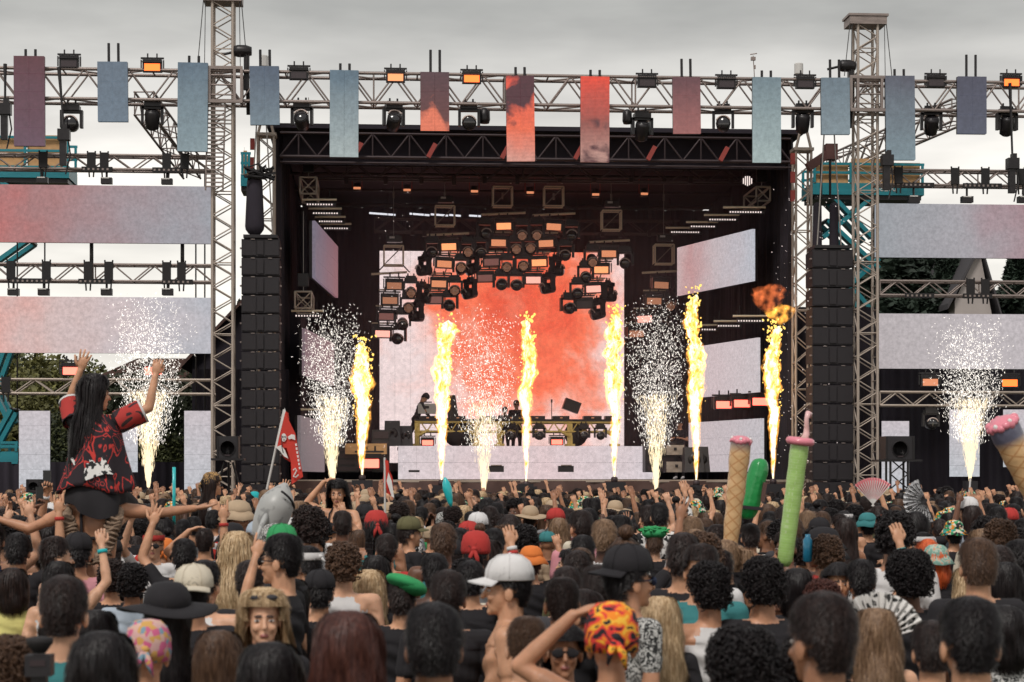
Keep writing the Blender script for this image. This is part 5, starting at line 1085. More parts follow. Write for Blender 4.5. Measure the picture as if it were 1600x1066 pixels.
def body(key, J=None, voxel=.011, fem=False, bust=False, headrot=(0, 0), fullskin=False):
    """one continuous figure: tapered limbs, torso, neck, face and ears grown into one surface, fingers rooted in the palms"""
    if key in BODY: return BODY[key]
    Q = {k: list(v) for k, v in J0.items()}; Q.update(J or {})
    if fem and 'sh' not in (J or {}): Q['sh'] = [(-.160, 0, 1.42), (.160, 0, 1.42)]
    mb = MB(); tags = []     # tags: (slot, a, b, r0, r1)
    def c(a, b, r0, r1, slot, n=12): mb.cap(a, b, r0, r1, n); tags.append((slot, a, b, r0, r1))
    fs = .92 if fem else 1.0
    w = lambda r: r*fs
    # torso
    prof = [(.90, .155, .105, 0), (.98, .165, .112, 0), (1.08, .135, .095, .0), (1.20, .150, .105, .0), (1.32, .168, .115, -.005), (1.40, .165, .098, -.01), (1.455, .115, .07, -.012), (1.49, .065, .055, -.012)]
    if fem: prof = [(.90, .160, .115, -.01), (.98, .172, .120, -.01), (1.09, .118, .085, .0), (1.20, .130, .095, .0), (1.32, .148, .105, -.005), (1.40, .148, .09, -.01), (1.455, .10, .062, -.012), (1.49, .055, .05, -.012)]
    mb.loft([[V3((x*math.cos(a), y*math.sin(a)+yo, z)) for a in [2*math.pi*j/20 for j in range(20)]] for z, x, y, yo in prof])
    if bust:
        for s in (-1, 1): mb.ell((s*.068, .085, 1.295), (.062, .055, .062))
    for s in (-1, 1): mb.ell((s*.075, -.05, .90), (.085, .085, .095))
    sh = Q['sh']
    for i, s in enumerate((-1, 1)):
        S_, E, W_ = V3(sh[i]), V3(Q['el'][i]), V3(Q['wr'][i])
        if (E-S_).z > 0: S_ = S_+V3((0, 0, .02))
        mb.cap((s*.05, -.01, 1.42), S_, .06, w(.056), 12); tags.append((2, (s*.12, -.01, 1.42), S_, .07, .06))
        mid = S_.lerp(E, .55)
        c(S_, mid, w(.056), w(.050), 3); c(mid, E, w(.040), w(.036), 0); c(E, E.lerp(W_, .35), w(.037), w(.038), 4); c(E.lerp(W_, .35), W_, w(.037), w(.026), 4)
        hd = V3(Q['hd'][i]) if Q['hd'][i] else (W_-E).normalized(); hn = V3(Q['hn'][i]) if Q['hn'][i] else V3((-s*.6, .8, 0))
        hd.normalize(); hn = (hn-hd*hn.dot(hd)).normalized(); ss = hd.cross(hn)
        Rm = Matrix((ss, hn, hd)).transposed(); mb.ell(W_+hd*.052, (.042*fs, .018, .055), Rm); tags.append((0, W_, W_+hd*.09, .045, .045))
    for i, s in enumerate((-1, 1)):
        H, K, A, T = (V3(Q[k][i]) for k in ('hip', 'kn', 'an', 'toe'))
        c(H, H.lerp(K, .5), .095, .080, 5); c(H.lerp(K, .5), K, .080, .056, 5); c(K, K.lerp(A, .35), .055, .056, 12); c(K.lerp(A, .35), A, .056, .040, 12); c(A-V3((0, 0, .02)), T, .042, .034, 6)
    # head and neck
    hp = V3((0, .005, 1.60)); hr = Euler((R(headrot[0]), 0, R(headrot[1]))).to_matrix()
    def hh(p): return hr @ (V3(p)-hp)+hp
    nk = .050 if fem else .058
    mb.cap((0, -.018, 1.44), hh((0, -.018, 1.56)), nk*1.1, nk, 12); tags.append((0, (0, -.018, 1.49), (0, -.018, 1.60), nk, nk))
    def he(p, r): mb.ell(hh(p), r, hr, 16, 11)
    he((0, -.015, 1.655), (.074, .094, .092)); he((0, .030, 1.605), (.061, .060, .085)); he((0, .045, 1.553), (.042, .043, .036)); he((0, .078, 1.532), (.020, .016, .016))
    he((0, .082, 1.651), (.050, .014, .010)); he((-.032, .072, 1.600), (.022, .02, .02)); he((.032, .072, 1.600), (.022, .02, .02)); he((0, .090, 1.566), (.023, .010, .010))
    mb.cap(hh((0, .088, 1.640)), hh((0, .112, 1.602)), .009, .0135, 8)
    for s in (-1, 1): he((s*.081, -.010, 1.614), (.012, .022, .035))
    tags.append((0, hh((0, -.01, 1.66)), hh((0, .03, 1.57)), .09, .07))
    me = mb.mesh('src'); o = bpy.data.objects.new('src', me); COL.objects.link(o)
    md = o.modifiers.new('r', 'REMESH'); md.mode = 'VOXEL'; md.voxel_size = voxel; md.use_smooth_shade = True
    dg = bpy.context.evaluated_depsgraph_get(); m2 = bpy.data.meshes.new_from_object(o.evaluated_get(dg)); bpy.data.objects.remove(o); bpy.data.meshes.remove(me)
    nv = len(m2.vertices); co = np.empty(nv*3); m2.vertices.foreach_get('co', co); co = co.reshape(-1, 3)
    ed = np.empty(len(m2.edges)*2, dtype=int); m2.edges.foreach_get('vertices', ed); ed = ed.reshape(-1, 2); deg = np.bincount(ed.ravel(), minlength=nv)[:, None]
    for lam in (.5, -.3, .5, -.3, .5):
        s_ = np.zeros_like(co); np.add.at(s_, ed[:, 0], co[ed[:, 1]]); np.add.at(s_, ed[:, 1], co[ed[:, 0]]); co = co+lam*(s_/np.maximum(deg, 1)-co)
    # cloth folds on the torso
    z = co[:, 2]; fm = ((z > .95) & (z < 1.38) & (np.abs(co[:, 0]) < .22) & (not fullskin)).astype(float)
    co[:, 1] += fm*.006*np.sin(z*60+co[:, 0]*25)*np.sign(co[:, 1])
    nf = len(m2.polygons); vi = [tuple(p.vertices) for p in m2.polygons]
    C = np.array([co[list(v)].mean(0) for v in vi])
    D = np.stack([seg_d(C, a, b, r0, r1) for _, a, b, r0, r1 in tags], 1); best = D.argmin(1); dist = D.min(1)
    slot = np.array([t[0] for t in tags])[best]
    tor = (dist > .012) & (C[:, 2] > .84) & (C[:, 2] < 1.50) & (np.abs(C[:, 0]) < .20)
    ts = np.where(C[:, 2] < .985, 5, np.where(C[:, 2] < 1.20, 7, 1)); slot = np.where(tor, ts, slot)
    intr = (np.abs(C[:, 0]) < .15) & (C[:, 2] < 1.42) & (C[:, 2] > .9) & (np.abs(C[:, 1]) < .14) & (slot != 4) & (slot != 0) & (slot != 3)
    slot = np.where(intr, np.where(C[:, 2] < .985, 5, np.where(C[:, 2] < 1.20, 7, 1)), slot)
    yk = (C[:, 2] > 1.375) & (np.abs(C[:, 0]) > .105) & ((slot == 1)); slot = np.where(yk, 2, slot)
    slot = np.where((slot == 1) & (C[:, 2] > 1.462), 0, slot); slot = np.where((slot == 2) & (C[:, 2] > 1.475) & (np.abs(C[:, 0]) < .11), 0, slot)
    hinv = hr.transposed()
    Ch = (C-np.array(hp))@np.array(hinv).T+np.array(hp)
    lip = (np.abs(Ch[:, 0]) < .024) & (Ch[:, 1] > .088) & (np.abs(Ch[:, 2]-1.566) < .009); slot = np.where(lip, 8, slot)
    brw = (np.abs(np.abs(Ch[:, 0])-.031) < .020) & (Ch[:, 1] > .070) & (np.abs(Ch[:, 2]-1.652) < .0065); slot = np.where(brw, 9, slot)
    fb = MB(); fb.v = [tuple(p) for p in co]; fb.f = vi; fb.m = [int(s) for s in slot]
    for i, s in enumerate((-1, 1)):
        E, W_ = V3(Q['el'][i]), V3(Q['wr'][i]); hd = V3(Q['hd'][i]) if Q['hd'][i] else (W_-E).normalized(); hn = V3(Q['hn'][i]) if Q['hn'][i] else V3((-s*.6, .8, 0))
        finger_set(fb, W_, hd, hn, Q['ht'][i], s, 0, .95 if fem else 1.0)
        fb.ell(hh((s*.031, .0805, 1.632)), (.0140, .0085, .0060), hr, 10, 7, mi=11); fb.ell(hh((s*.031, .0865, 1.632)), (.0060, .0045, .0058), hr, 8, 6, mi=10)
    out = fb.mesh(key, [None]*13, True); bpy.data.meshes.remove(m2)
    BODY[key] = (out, Q, headrot); return BODY[key]

def P_(**k): return k
UPZ = 1.0
VAR = {
 'arms down': ({}, 'standing with arms down'),
 'hands low': (dict(el=[(-.25, .02, 1.16), (.25, .02, 1.16)], wr=[(-.12, .22, 1.22), (.12, .22, 1.22)], ht=['relax', 'fist']), 'hands at the chest'),
 'right up': (dict(el=[(-.235, -.02, 1.15), (.31, .05, 1.63)], wr=[(-.24, .10, .92), (.27, .10, 1.86)], ht=['relax', 'relax'], hn=[None, (0, 1, 0)]), 'one open hand raised'),
 'left point': (dict(el=[(-.28, .05, 1.66), (.25, .02, 1.16)], wr=[(-.22, .12, 1.90), (.15, .2, 1.2)], ht=['point', 'relax'], hn=[(0, 1, 0), None]), 'one finger raised'),
 'both bent up': (dict(el=[(-.36, .06, 1.56), (.36, .06, 1.56)], wr=[(-.30, .12, 1.80), (.30, .12, 1.80)], ht=['open', 'open'], hn=[(0, 1, 0), (0, 1, 0)]), 'both arms raised and bent'),
 'phone both': (dict(el=[(-.25, .22, 1.42), (.25, .22, 1.42)], wr=[(-.07, .34, 1.62), (.07, .34, 1.62)], ht=['grip', 'grip'], hn=[(.9, .2, 0), (-.9, .2, 0)]), 'filming with both hands'),
 'phone high': (dict(el=[(-.235, -.02, 1.15), (.25, .18, 1.62)], wr=[(-.24, .10, .92), (.17, .26, 1.86)], ht=['relax', 'grip'], hn=[None, (-.3, 1, 0)]), 'holding a phone high'),
 'right fist': (dict(el=[(-.235, -.02, 1.15), (.32, .12, 1.54)], wr=[(-.24, .10, .92), (.26, .16, 1.79)], ht=['relax', 'fist'], hn=[None, (0, 1, 0)]), 'one fist raised'),
 'both up': (dict(el=[(-.31, .05, 1.63), (.29, .05, 1.65)], wr=[(-.24, .08, 1.87), (.28, .06, 1.90)], ht=['open', 'horns'], hn=[(0, 1, 0), (0, 1, 0)]), 'both arms straight up'),
 'hand on head': (dict(el=[(-.34, .05, 1.55), (.24, -.02, 1.15)], wr=[(-.14, .03, 1.74), (.24, .1, .92)], ht=['relax', 'relax'], hd=[(.8, 0, .3), None], hn=[(0, 0, -1), None]), 'one hand on the head'),
 'peace up': (dict(el=[(-.25, .02, 1.16), (.30, .10, 1.60)], wr=[(-.13, .2, 1.2), (.34, .14, 1.86)], ht=['relax', 'peace'], hn=[None, (0, 1, 0)]), 'two fingers raised'),
}
# ---- hair
def env(style):
    """outline of the hair as (z, rx, back, front) rings in the head frame"""
    base = [(1.765, .02, .02, .02), (1.757, .045, .055, .045), (1.735, .067, .085, .068), (1.70, .081, .104, .086), (1.655, .086, .112, .092), (1.61, .086, .110, .09), (1.57, .082, .098, .08), (1.535, .07, .082, .05)]
    k = {'short': (.97, .010, .000), 'buzz': (.985, 0, 0), 'fade': (.97, .014, 0), 'curly': (1.05, .024, .012), 'afro': (1.22, .05, .05), 'bob': (1.05, .012, .012), 'long': (1.05, .008, .01), 'wavy': (1.05, .012, .012), 'bun': (1.0, .004, 0), 'ponytail': (1.0, .004, 0), 'braids': (1.0, .003, 0)}[style]
    b = [(z+k[1]*max(0, (z-1.6)/.16), x*k[0]+k[2]*.3, y*k[0]+k[2]*.3, f*k[0]) for z, x, y, f in base]
    if style in ('fade', 'buzz'): b = [(z, x*(1 if z > 1.66 else .955), y*(1 if z > 1.66 else .945), f) for z, x, y, f in b]
    if style in ('short', 'fade', 'buzz', 'bun', 'ponytail', 'braids'): b = [(z, x*(1 if z > 1.64 else .93 if z > 1.60 else .84), y*(1 if z > 1.60 else .95), f) for z, x, y, f in b]
    if style == 'bob': b = b[:6]+[(1.57, .100, .118, .07), (1.53, .101, .118, .07), (1.49, .096, .110, .06), (1.46, .078, .09, .05)]
    if style == 'long': b = b[:6]+[(1.57, .086, .108, .05), (1.50, .086, .112, .05), (1.42, .105, .135, .05), (1.32, .115, .150, .0), (1.20, .10, .150, -.02), (1.10, .075, .145, -.05)]
    if style == 'wavy': b = b[:6]+[(1.57, .098, .118, .06), (1.50, .108, .13, .06), (1.42, .125, .145, .05), (1.34, .125, .155, .0), (1.26, .09, .148, -.03)]
    return b
HAIR = {}
def hair(style, hi=False):
    n_str = 5200 if hi else 1500; sw = .0019 if hi else .0035; key0 = style+(' hi' if hi else '')
    if key0 in HAIR: return HAIR[key0]
    r = random.Random(len(style)*13+5); mb = MB(); E = env(style); n = 28; base_s = style
    rough = {'short': .003, 'fade': .0025, 'buzz': 0, 'long': .005, 'wavy': .008, 'bob': .005}.get(style, .003)
    def pt(z, a, off=0.0):   # a: 0 = front (+Y)
        for i in range(len(E)-1):
            if E[i][0] >= z >= E[i+1][0] or i == len(E)-2:
                t = min(1, max(0, (E[i][0]-z)/(E[i][0]-E[i+1][0]+1e-9))); x, y, f = (E[i][k]*(1-t)+E[i+1][k]*t for k in (1, 2, 3)); break
        ca, sa = math.cos(a), math.sin(a); yy = f if ca > 0 else y; off += rough*(math.sin(a*3+z*21)+math.sin(a*7-z*33+1)*.7+math.sin(a*13+z*17)*.4)
        return V3(((x+off)*sa, (max(yy, .0)+off)*ca-.012, z))
    hairline = lambda a: 1.70 if math.cos(a) > .55 else (1.668 if math.cos(a) > .25 else (1.642 if math.cos(a) > -.22 else (1.60 if math.cos(a) > -.45 else 1.557)))
    if base_s in ('bob', 'long', 'wavy'): hl = lambda a: 1.705 if math.cos(a) > .55 else (1.64 if math.cos(a) > .42 else E[-1][0])
    else: hl = hairline
    zs = []; 
    for i in range(len(E)-1):
        for k in range(3): zs.append(E[i][0]+(E[i+1][0]-E[i][0])*k/3)
    zs.append(E[-1][0]); idx = {}
    bump_ = .010 if base_s in ('curly', 'afro') else .0035
    def vert(i, j):
        if (i, j) not in idx:
            a = 2*math.pi*j/n; z = max(zs[i], hl(a)-.0); idx[i, j] = len(mb.v); mb.v.append(tuple(pt(z, a, r.uniform(-bump_, bump_)-.004)))
        return idx[i, j]
    for i in range(len(zs)-1):
        for j in range(n):
            a0, a1 = 2*math.pi*j/n, 2*math.pi*((j+1) % n)/n
            if zs[i] <= max(hl(a0), hl(a1))-.0 and zs[i] < hl((a0)): continue
            mb.f.append((vert(i, j), vert(i, (j+1) % n), vert(i+1, (j+1) % n), vert(i+1, j))); mb.m.append(0)
    tops = [vert(0, j) for j in range(n)]; mb.f.append(tuple(tops[::-1])); mb.m.append(0)
    def strand(pts, w):
        v = []; 
        for k, p in enumerate(pts):
            c_ = V3((p.x, p.y, 0)); s = V3((-p.y-.012, p.x, .0)); s = s.normalized() if s.length > 1e-6 else V3((1, 0, 0)); ww = w*(1-.8*k/(len(pts)-1)); v += [p-s*ww, p+s*ww]
        mb.add(v, [(2*k, 2*k+1, 2*k+3, 2*k+2) for k in range(len(pts)-1)])
    if base_s in ('curly', 'afro'):
        for _ in range(int((620 if base_s == 'afro' else 520)*(2.2 if hi else 1))):
            a = r.uniform(0, 6.283); z = r.uniform(hl(a)-.005, E[0][0]); z = E[0][0]-(E[0][0]-z)*r.random()**.3 if r.random() < .4 else z
            p = pt(z, a, r.uniform(-.008, .014)); d = V3((r.gauss(0, 1), r.gauss(0, 1), r.gauss(0, 1))).normalized(); e = d.cross(V3((r.gauss(0, 1), r.gauss(0, 1), r.gauss(0, 1)))).normalized(); q = r.uniform(.006, .017); tk = .65 if hi else 1
            mb.tube([p+(d*math.cos(t)+e*math.sin(t))*q+d.cross(e)*t*.003 for t in (0, 1.3, 2.6, 3.9, 5.2)], [.0035*tk, .006*tk, .006*tk, .005*tk, .002*tk], 4)
    else:
        L = {'short': .05, 'buzz': .012, 'fade': .05, 'bun': .2, 'ponytail': .2, 'braids': .2}.get(base_s)
        for _ in range(n_str if L is None else int(n_str*.9)):
            a = r.uniform(0, 6.283); zt = E[0][0]-(E[0][0]-max(hl(a), 1.55))*r.random()**1.1
            if L:   # cropped: little tufts lying along the scalp
                if L < .02: L_ = r.uniform(.006, .014)
                else: L_ = L*r.uniform(.5, 1.2)*(.35 if zt < 1.66 and base_s in ('fade',) else 1)
                p0 = pt(zt, a, -.002); ze = max(zt-L_*.7, hl(a)-.012); fl = r.random()**4*.014; p1 = pt((zt+ze)/2, a+r.uniform(-.15, .15), .004+r.random()*.008*(L_/.05)+fl*.5); p2 = pt(ze, a+r.uniform(-.35, .35), .004+r.random()*.012*(L_/.05)+fl); strand([p0, p1, p2], sw)
            else:
                ze = E[-1][0]+r.uniform(-.03, .10); 
                if hl(a) > 1.6: ze = hl(a)-.01; zt = E[0][0]-.01
                k = 7; wv = .10 if base_s == 'wavy' else .02; ph = r.random()*6; off = r.uniform(.0, .006)+(r.random()**3)*.018; a2 = a+r.uniform(-.25, .25)
                strand([pt(zt+(ze-zt)*i/k, a+(a2-a)*i/k+wv*math.sin(i*1.7+ph)*i/k, off+(.012*math.sin(i*1.4+ph) if base_s == 'wavy' else 0)+r.uniform(0, .002)) for i in range(k+1)], sw)
    if base_s == 'bun':
        mb.ell((0, -.07, 1.80), (.045, .045, .04), n=16)
        for _ in range(80): 
            a = r.uniform(0, 6.28); t0 = r.uniform(0, 6.28); mb.tube([V3((0, -.07, 1.80))+V3((math.cos(a)*.046*math.cos(t), math.sin(a)*.046*math.cos(t), .041*math.sin(t))) for t in (t0, t0+.5, t0+1)], [.002, .0035, .001], 4)
    if base_s == 'ponytail':
        mb.ell((0, -.12, 1.70), (.03, .03, .03))
        for _ in range(160): 
            x, y = r.gauss(0, .02), r.gauss(0, .015); mb.tube([(x*.3, -.12, 1.71), (x, -.17+y, 1.69), (x*1.3, -.18+y, 1.58), (x*1.2, -.165+y, 1.46+r.uniform(-.03, .04))], [.003, .005, .005, .001], 4)
    if base_s == 'braids':
        for _ in range(20):
            a = math.pi+r.uniform(-1.5, 1.5); p = pt(1.70, a); pts = [p, pt(1.62, a, .008), pt(1.55, a, .018), V3((p.x*1.15, p.y*1.15, 1.44)), V3((p.x*1.1+r.uniform(-.01, .01), p.y*1.1, 1.34)), V3((p.x*1.1+r.uniform(-.02, .02), p.y*1.1, 1.24+r.uniform(-.03, .03)))]
            mb.tube(pts, [.010, .011, .011, .010, .009, .004], 5)
            for q in range(10):
                t = q/10*4.6; i = int(t); c_ = pts[i].lerp(pts[i+1], t-i); mb.ell(c_, (.0135, .0135, .011), n=6, m=4)
    me = mb.mesh('hair_'+style, None, True); me.materials.clear(); me.materials.append(None); HAIR[key0] = me; return me
HAT = {}
def hat(kind):
    if kind in HAT: return HAT[kind]
    mb = MB(); n = 28
    def dome(sc=1.0, top=1.785, low=1.66, flare=0):
        prof = [(.012, top), (.05*sc, top-.008), (.076*sc, top-.032), (.090*sc, top-.07), ((.094+flare)*sc, low)]
        rings = [[V3((q*math.cos(a), q*1.14*math.sin(a)-.012, z)) for a in [2*math.pi*j/n for j in range(n)]] for q, z in prof]
        inner = [[V3((p.x*.96, p.y*.96, p.z-.004)) for p in rg] for rg in rings[::-1]]
        mb.loft(rings+inner)
    if kind in ('cap', 'cap_back', 'visor_cap'):
        dome(1.0, 1.788, 1.672); mb.ell((0, -.012, 1.79), (.008, .008, .005)); s = 1 if kind != 'cap_back' else -1; g = []
        for i in range(5):
            t = i/4; g.append([V3((math.sin(u)*(.088+.004*t), s*(math.cos(u)*(.095+.085*t))-.012, 1.685-.02*t-.010*(math.sin(u)**2)*(1+t))) for u in np.linspace(-1.15, 1.15, 13)])
        mb.sheet(g); mb.sheet([[p-V3((0, 0, .005)) for p in row][::-1] for row in g])
        for k in range(6): 
            a = k*math.pi/3; mb.tube([(math.cos(a)*q*.99, math.sin(a)*q*1.14-.012, z+.002) for q, z in ((.012, 1.787), (.05, 1.781), (.077, 1.757), (.091, 1.718), (.095, 1.675))], .0016, 4)
    elif kind == 'bucket':
        dome(1.06, 1.80, 1.70); rings = [[V3((q*math.cos(a), q*1.12*math.sin(a)-.012, z+.006*math.sin(a*5))) for a in [2*math.pi*j/n for j in range(n)]] for q, z in ((.098, 1.705), (.115, 1.68), (.145, 1.635), (.142, 1.632), (.112, 1.675), (.095, 1.70))]
        mb.loft(rings, cap=False)
    elif kind == 'wide':
        dome(1.10, 1.81, 1.69); rings = [[V3((q*math.cos(a), q*1.08*math.sin(a)-.012, z+.02*math.sin(a*2+.5)*(q/.2))) for a in [2*math.pi*j/n for j in range(n)]] for q, z in ((.10, 1.70), (.15, 1.69), (.215, 1.675), (.213, 1.668), (.15, 1.682), (.098, 1.692))]
        mb.loft(rings, cap=False)
    elif kind in ('beanie', 'durag', 'headscarf'):
        prof = [(.015, 1.785), (.05, 1.778), (.078, 1.75), (.092, 1.70), (.094, 1.65), (.090, 1.625 if kind != 'headscarf' else 1.60)]
        rings = []
        for q, z in prof: rings.append([V3((q*math.cos(a)*(1+.02*math.sin(a*9+z*70)), q*1.15*math.sin(a)-.014, z+(.05 if math.sin(a) > .3 and z < 1.66 else 0))) for a in [2*math.pi*j/n for j in range(n)]])
        mb.loft(rings+[[p*1 for p in rings[-1]]])
        if kind != 'beanie':
            mb.ell((0, -.125, 1.66), (.02, .018, .018)); mb.tube([(0, -.125, 1.66), (.02, -.15, 1.60), (.035, -.14, 1.54)], [.012, .016, .004], 6); mb.tube([(0, -.125, 1.66), (-.02, -.15, 1.61), (-.03, -.145, 1.56)], [.012, .014, .004], 6)
    elif kind == 'beret':
        q_ = Euler((0, .45, .4)).to_matrix(); mb.ell((.025, -.03, 1.735), (.125, .135, .050), q_, n=26, m=12); mb.ell((.05, -.05, 1.72), (.10, .11, .055), q_, n=24, m=10)
    elif kind == 'ruffle':
        r = random.Random(3); mb.ell((0, -.01, 1.735), (.118, .125, .062), n=24, m=12)
        for _ in range(60):
            a = r.uniform(0, 6.28); q = r.uniform(.2, 1)*.115; z = 1.735+.06*math.sqrt(max(0, 1-(q/.125)**2)); c_ = V3((q*math.cos(a), q*math.sin(a)-.01, z)); t = r.uniform(0, 6.28); d = V3((math.cos(t), math.sin(t), r.uniform(-.3, .3)))*.035
            mb.cap(c_-d, c_+d, .012, .010, 6)
    elif kind == 'band':
        mb.loft([[V3((q*math.cos(a), q*1.18*math.sin(a)-.012, z)) for a in [2*math.pi*j/n for j in range(n)]] for q, z in ((.088, 1.72), (.092, 1.70), (.092, 1.675), (.086, 1.67))], cap=False)
        mb.ell((.0, -.118, 1.695), (.018, .012, .014)); mb.tube([(0, -.12, 1.69), (.03, -.14, 1.65)], [.01, .004], 6)
    elif kind == 'glasses':
        for s in (-1, 1):
            mb.ell((s*.033, .098, 1.632), (.029, .008, .021)); mb.tube([(s*.062, .092, 1.64), (s*.082, .0, 1.635), (s*.082, -.03, 1.62)], .003, 5)
        mb.tube([(-.01, .104, 1.64), (.01, .104, 1.64)], .003, 5)
    elif kind == 'headglasses':
        for s in (-1, 1): mb.ell((s*.033, .072, 1.735), (.028, .02, .014))
        mb.tube([(-.085, 0, 1.70), (-.06, .07, 1.735), (.06, .07, 1.735), (.085, 0, 1.70)], .005, 6)
    elif kind == 'phones':
        mb.tube([V3((.10*math.cos(a), -.01, 1.66+.125*math.sin(a))) for a in np.linspace(-.1, 3.24, 12)], .008, 6)
        for s in (-1, 1): mb.ell((s*.098, -.005, 1.62), (.018, .035, .04))
    me = mb.mesh('hat_'+kind, None, kind not in ('x',)); me.materials.clear(); me.materials.append(None); HAT[kind] = me; return me
HATN = {'cap': 'cap', 'cap_back': 'cap', 'visor_cap': 'cap', 'bucket': 'bucket_hat', 'wide': 'brimmed_hat', 'beanie': 'beanie', 'durag': 'bandana', 'headscarf': 'headscarf', 'ruffle': 'ruffled_hat', 'beret': 'beret', 'band': 'headband', 'glasses': 'sunglasses', 'headglasses': 'sunglasses', 'phones': 'headphones'}
def setm(o, i, m): s = o.material_slots[i]; s.link = 'OBJECT'; s.material = m
def child(o, name, me, m, rot=None):
    c = bpy.data.objects.new(name, me); COL.objects.link(c); c.parent = o; setm(c, 0, m)
    if rot: # follow the head
        hr = Euler((R(rot[0]), 0, R(rot[1]))); hp = V3((0, .005, 1.60)); c.rotation_euler = hr; c.location = hp-hr.to_matrix() @ hp
    return c
GRP = 'people packed in the crowd'
def person(loc, label, pose='arms down', yaw=0, h=1.72, hs=('short', 'black'), hatk=None, hatm=None, sk=1, shirt='black', style='tee', pants='black', fem=None, key=None, bands=(), grp=GRP, extra=(), hi=False):
    if fem is None: fem = hs[0] in ('long', 'wavy', 'bob', 'ponytail', 'bun') if hs else False
    if key: me, Q, hrot = BODY[key]
    else: me, Q, hrot = body(pose+(' f' if fem else '')+(' hi' if hi else ''), VAR[pose][0], fem=fem, voxel=.0062 if hi else .011)
    o = bpy.data.objects.new('person', me); COL.objects.link(o); o.location = loc; o.rotation_euler = (0, 0, R(yaw)); s = h/1.75; o.scale = (s, s, s)
    k, sh_, p = SK[sk], FB[shirt], FB[pants]
    top = dict(tee=(sh_, sh_, sh_, k, sh_), tank=(sh_, k, k, k, sh_), long=(sh_, sh_, sh_, sh_, sh_), crop=(sh_, k, k, k, k), bare=(k, k, k, k, k), croptee=(sh_, sh_, sh_, k, k))[style]
    ml = [k, top[0], top[1], top[2], top[3], p, FB['white'] if h*100 % 2 < 1 else FB['black'], top[4], LIP, BROW, EYE, EYEW, p if pants != 'bare' else k]
    if style == 'bikini': ml[1] = sh_
    for i, m in enumerate(ml): setm(o, i, m)
    if hs: child(o, 'hair', hair(hs[0], hi), HC_[hs[1]], hrot)
    for hk, hm in ([(hatk, hatm)] if hatk else [])+list(extra):
        hc = child(o, HATN[hk], hat(hk), FB[hm] if isinstance(hm, str) else hm, hrot)
        if 'glasses' not in hk: hc.scale = (1.09, 1.09, 1.0); hc.location.z += .010
    for side, bm, off in bands:
        E, W_ = V3(Q['el'][side]), V3(Q['wr'][side]); d = (W_-E).normalized(); c = W_-d*off
        b = MB().tube([c-d*.012, c+d*.012], .034, 12).mesh('wristband', None, True); b.materials.clear(); b.materials.append(None); child(o, 'wristband', b, FB[bm] if isinstance(bm, str) else bm)
    tag(o, label, 'person', grp); return o
# ------------------------------------------------------------------ the people the photograph shows singly
USED = []      # (x, y, px, py_top, width_px, d)
LABS = set()
def project(p):
    x, y, z = p; d = x*math.sin(PSI)+y*math.cos(PSI); a = (x*math.cos(PSI)-y*math.sin(PSI))/d; return 800+a*F, YH-(z-HC)/d*F, d
def lab_ok(l):
    w = l.split(); assert 4 <= len(w) <= 16, (len(w), l); assert l not in LABS, l; LABS.add(l); return l
def feat(px, py, wpx, label, headw=.19, h=None, **kw):
    """px, py: centre of the head in the photo; wpx: width of head with hair"""
    hw0 = {'short': .185, 'fade': .175, 'buzz': .165, 'curly': .245, 'afro': .315, 'bob': .245, 'long': .20, 'wavy': .225, 'bun': .17, 'ponytail': .17, 'braids': .18}[kw['hs'][0]] if kw.get('hs') else .20
    if kw.get('hatk') in ('wide', 'bucket', 'ruffle', 'headscarf', 'durag'): hw0 = max(headw, .215)
    d = F*hw0/wpx
    if h is None:
        z = HC-(py-YH)*d/F; h = min(1.92, max(1.52, (z)/(1.645/1.75)))
    else:
        pass
    # slide in depth so the head centre lands on py for this height
    zc = h*1.65/1.75
    if py > YH+25 and zc < HC-.12: d = F*(HC-zc)/(py-YH)
    p = UD(px, py, d); USED.append((p.x, p.y, px, py-wpx*.6, wpx, d))
    return person((p.x, p.y, .0), lab_ok(label), h=h, hi=d < 10.5, **kw)
f = feat
f(160, 1048, 128, 'person with long black hair seen from behind, beside the pastel speckled headscarf', hs=('bob', 'black'), headw=.22)
f(16, 1052, 50, 'person with curly brown hair at the photo corner below the yellow tee', hs=('curly', 'brown'))
f(100, 952, 74, 'man with a short dark fade in a teal tank top with a tan strap', hs=('fade', 'dark brown'), shirt='teal', style='tank', sk=0)
f(20, 915, 62, 'person with a dark brown bob in a yellow green tee at the photo edge', hs=('bob', 'dark brown'), shirt='yellow', headw=.22)
f(232, 1018, 84, 'person in a pastel speckled headscarf and matching top', hs=None, hatk='headscarf', hatm='pastel speckled', shirt='pastel speckled', sk=1, fem=True)
f(262, 965, 95, 'person in a wide brimmed black hat standing behind the tan cap', hs=('long', 'black'), hatk='wide', hatm='black', headw=.26)
f(303, 926, 56, 'man in a cream cap worn backwards with small dark dots', hs=('fade', 'black'), hatk='cap_back', hatm='cream', sk=2)
f(207, 912, 60, 'man with curly black hair in a pale blue shirt below the bare backed woman', hs=('curly', 'black'), shirt='pale blue', sk=3)
f(150, 992, 52, 'person with straight black hair wedged beside the teal tank top', hs=('long', 'black'))
f(175, 905, 40, 'person with dark curly hair directly beneath the bare backed woman', hs=('curly', 'dark brown'))
f(412, 962, 84, 'blonde woman turned to the camera with dark glasses on her head', hs=('wavy', 'blonde'), yaw=185, sk=0, extra=(('headglasses', 'charcoal'),), headw=.20)
f(422, 1062, 126, 'person with a big mop of black hair below the blonde woman', hs=('bob', 'black'), headw=.24)
f(342, 1030, 74, 'woman with long straight brown hair in a white tee', hs=('long', 'brown'), shirt='white')
f(543, 1018, 128, 'person with a large glossy auburn bob, middle of the bottom row', hs=('bob', 'auburn'), headw=.23)
f(678, 1002, 94, 'man with thick black cropped hair in the bottom row', hs=('short', 'black'), sk=3, headw=.19)
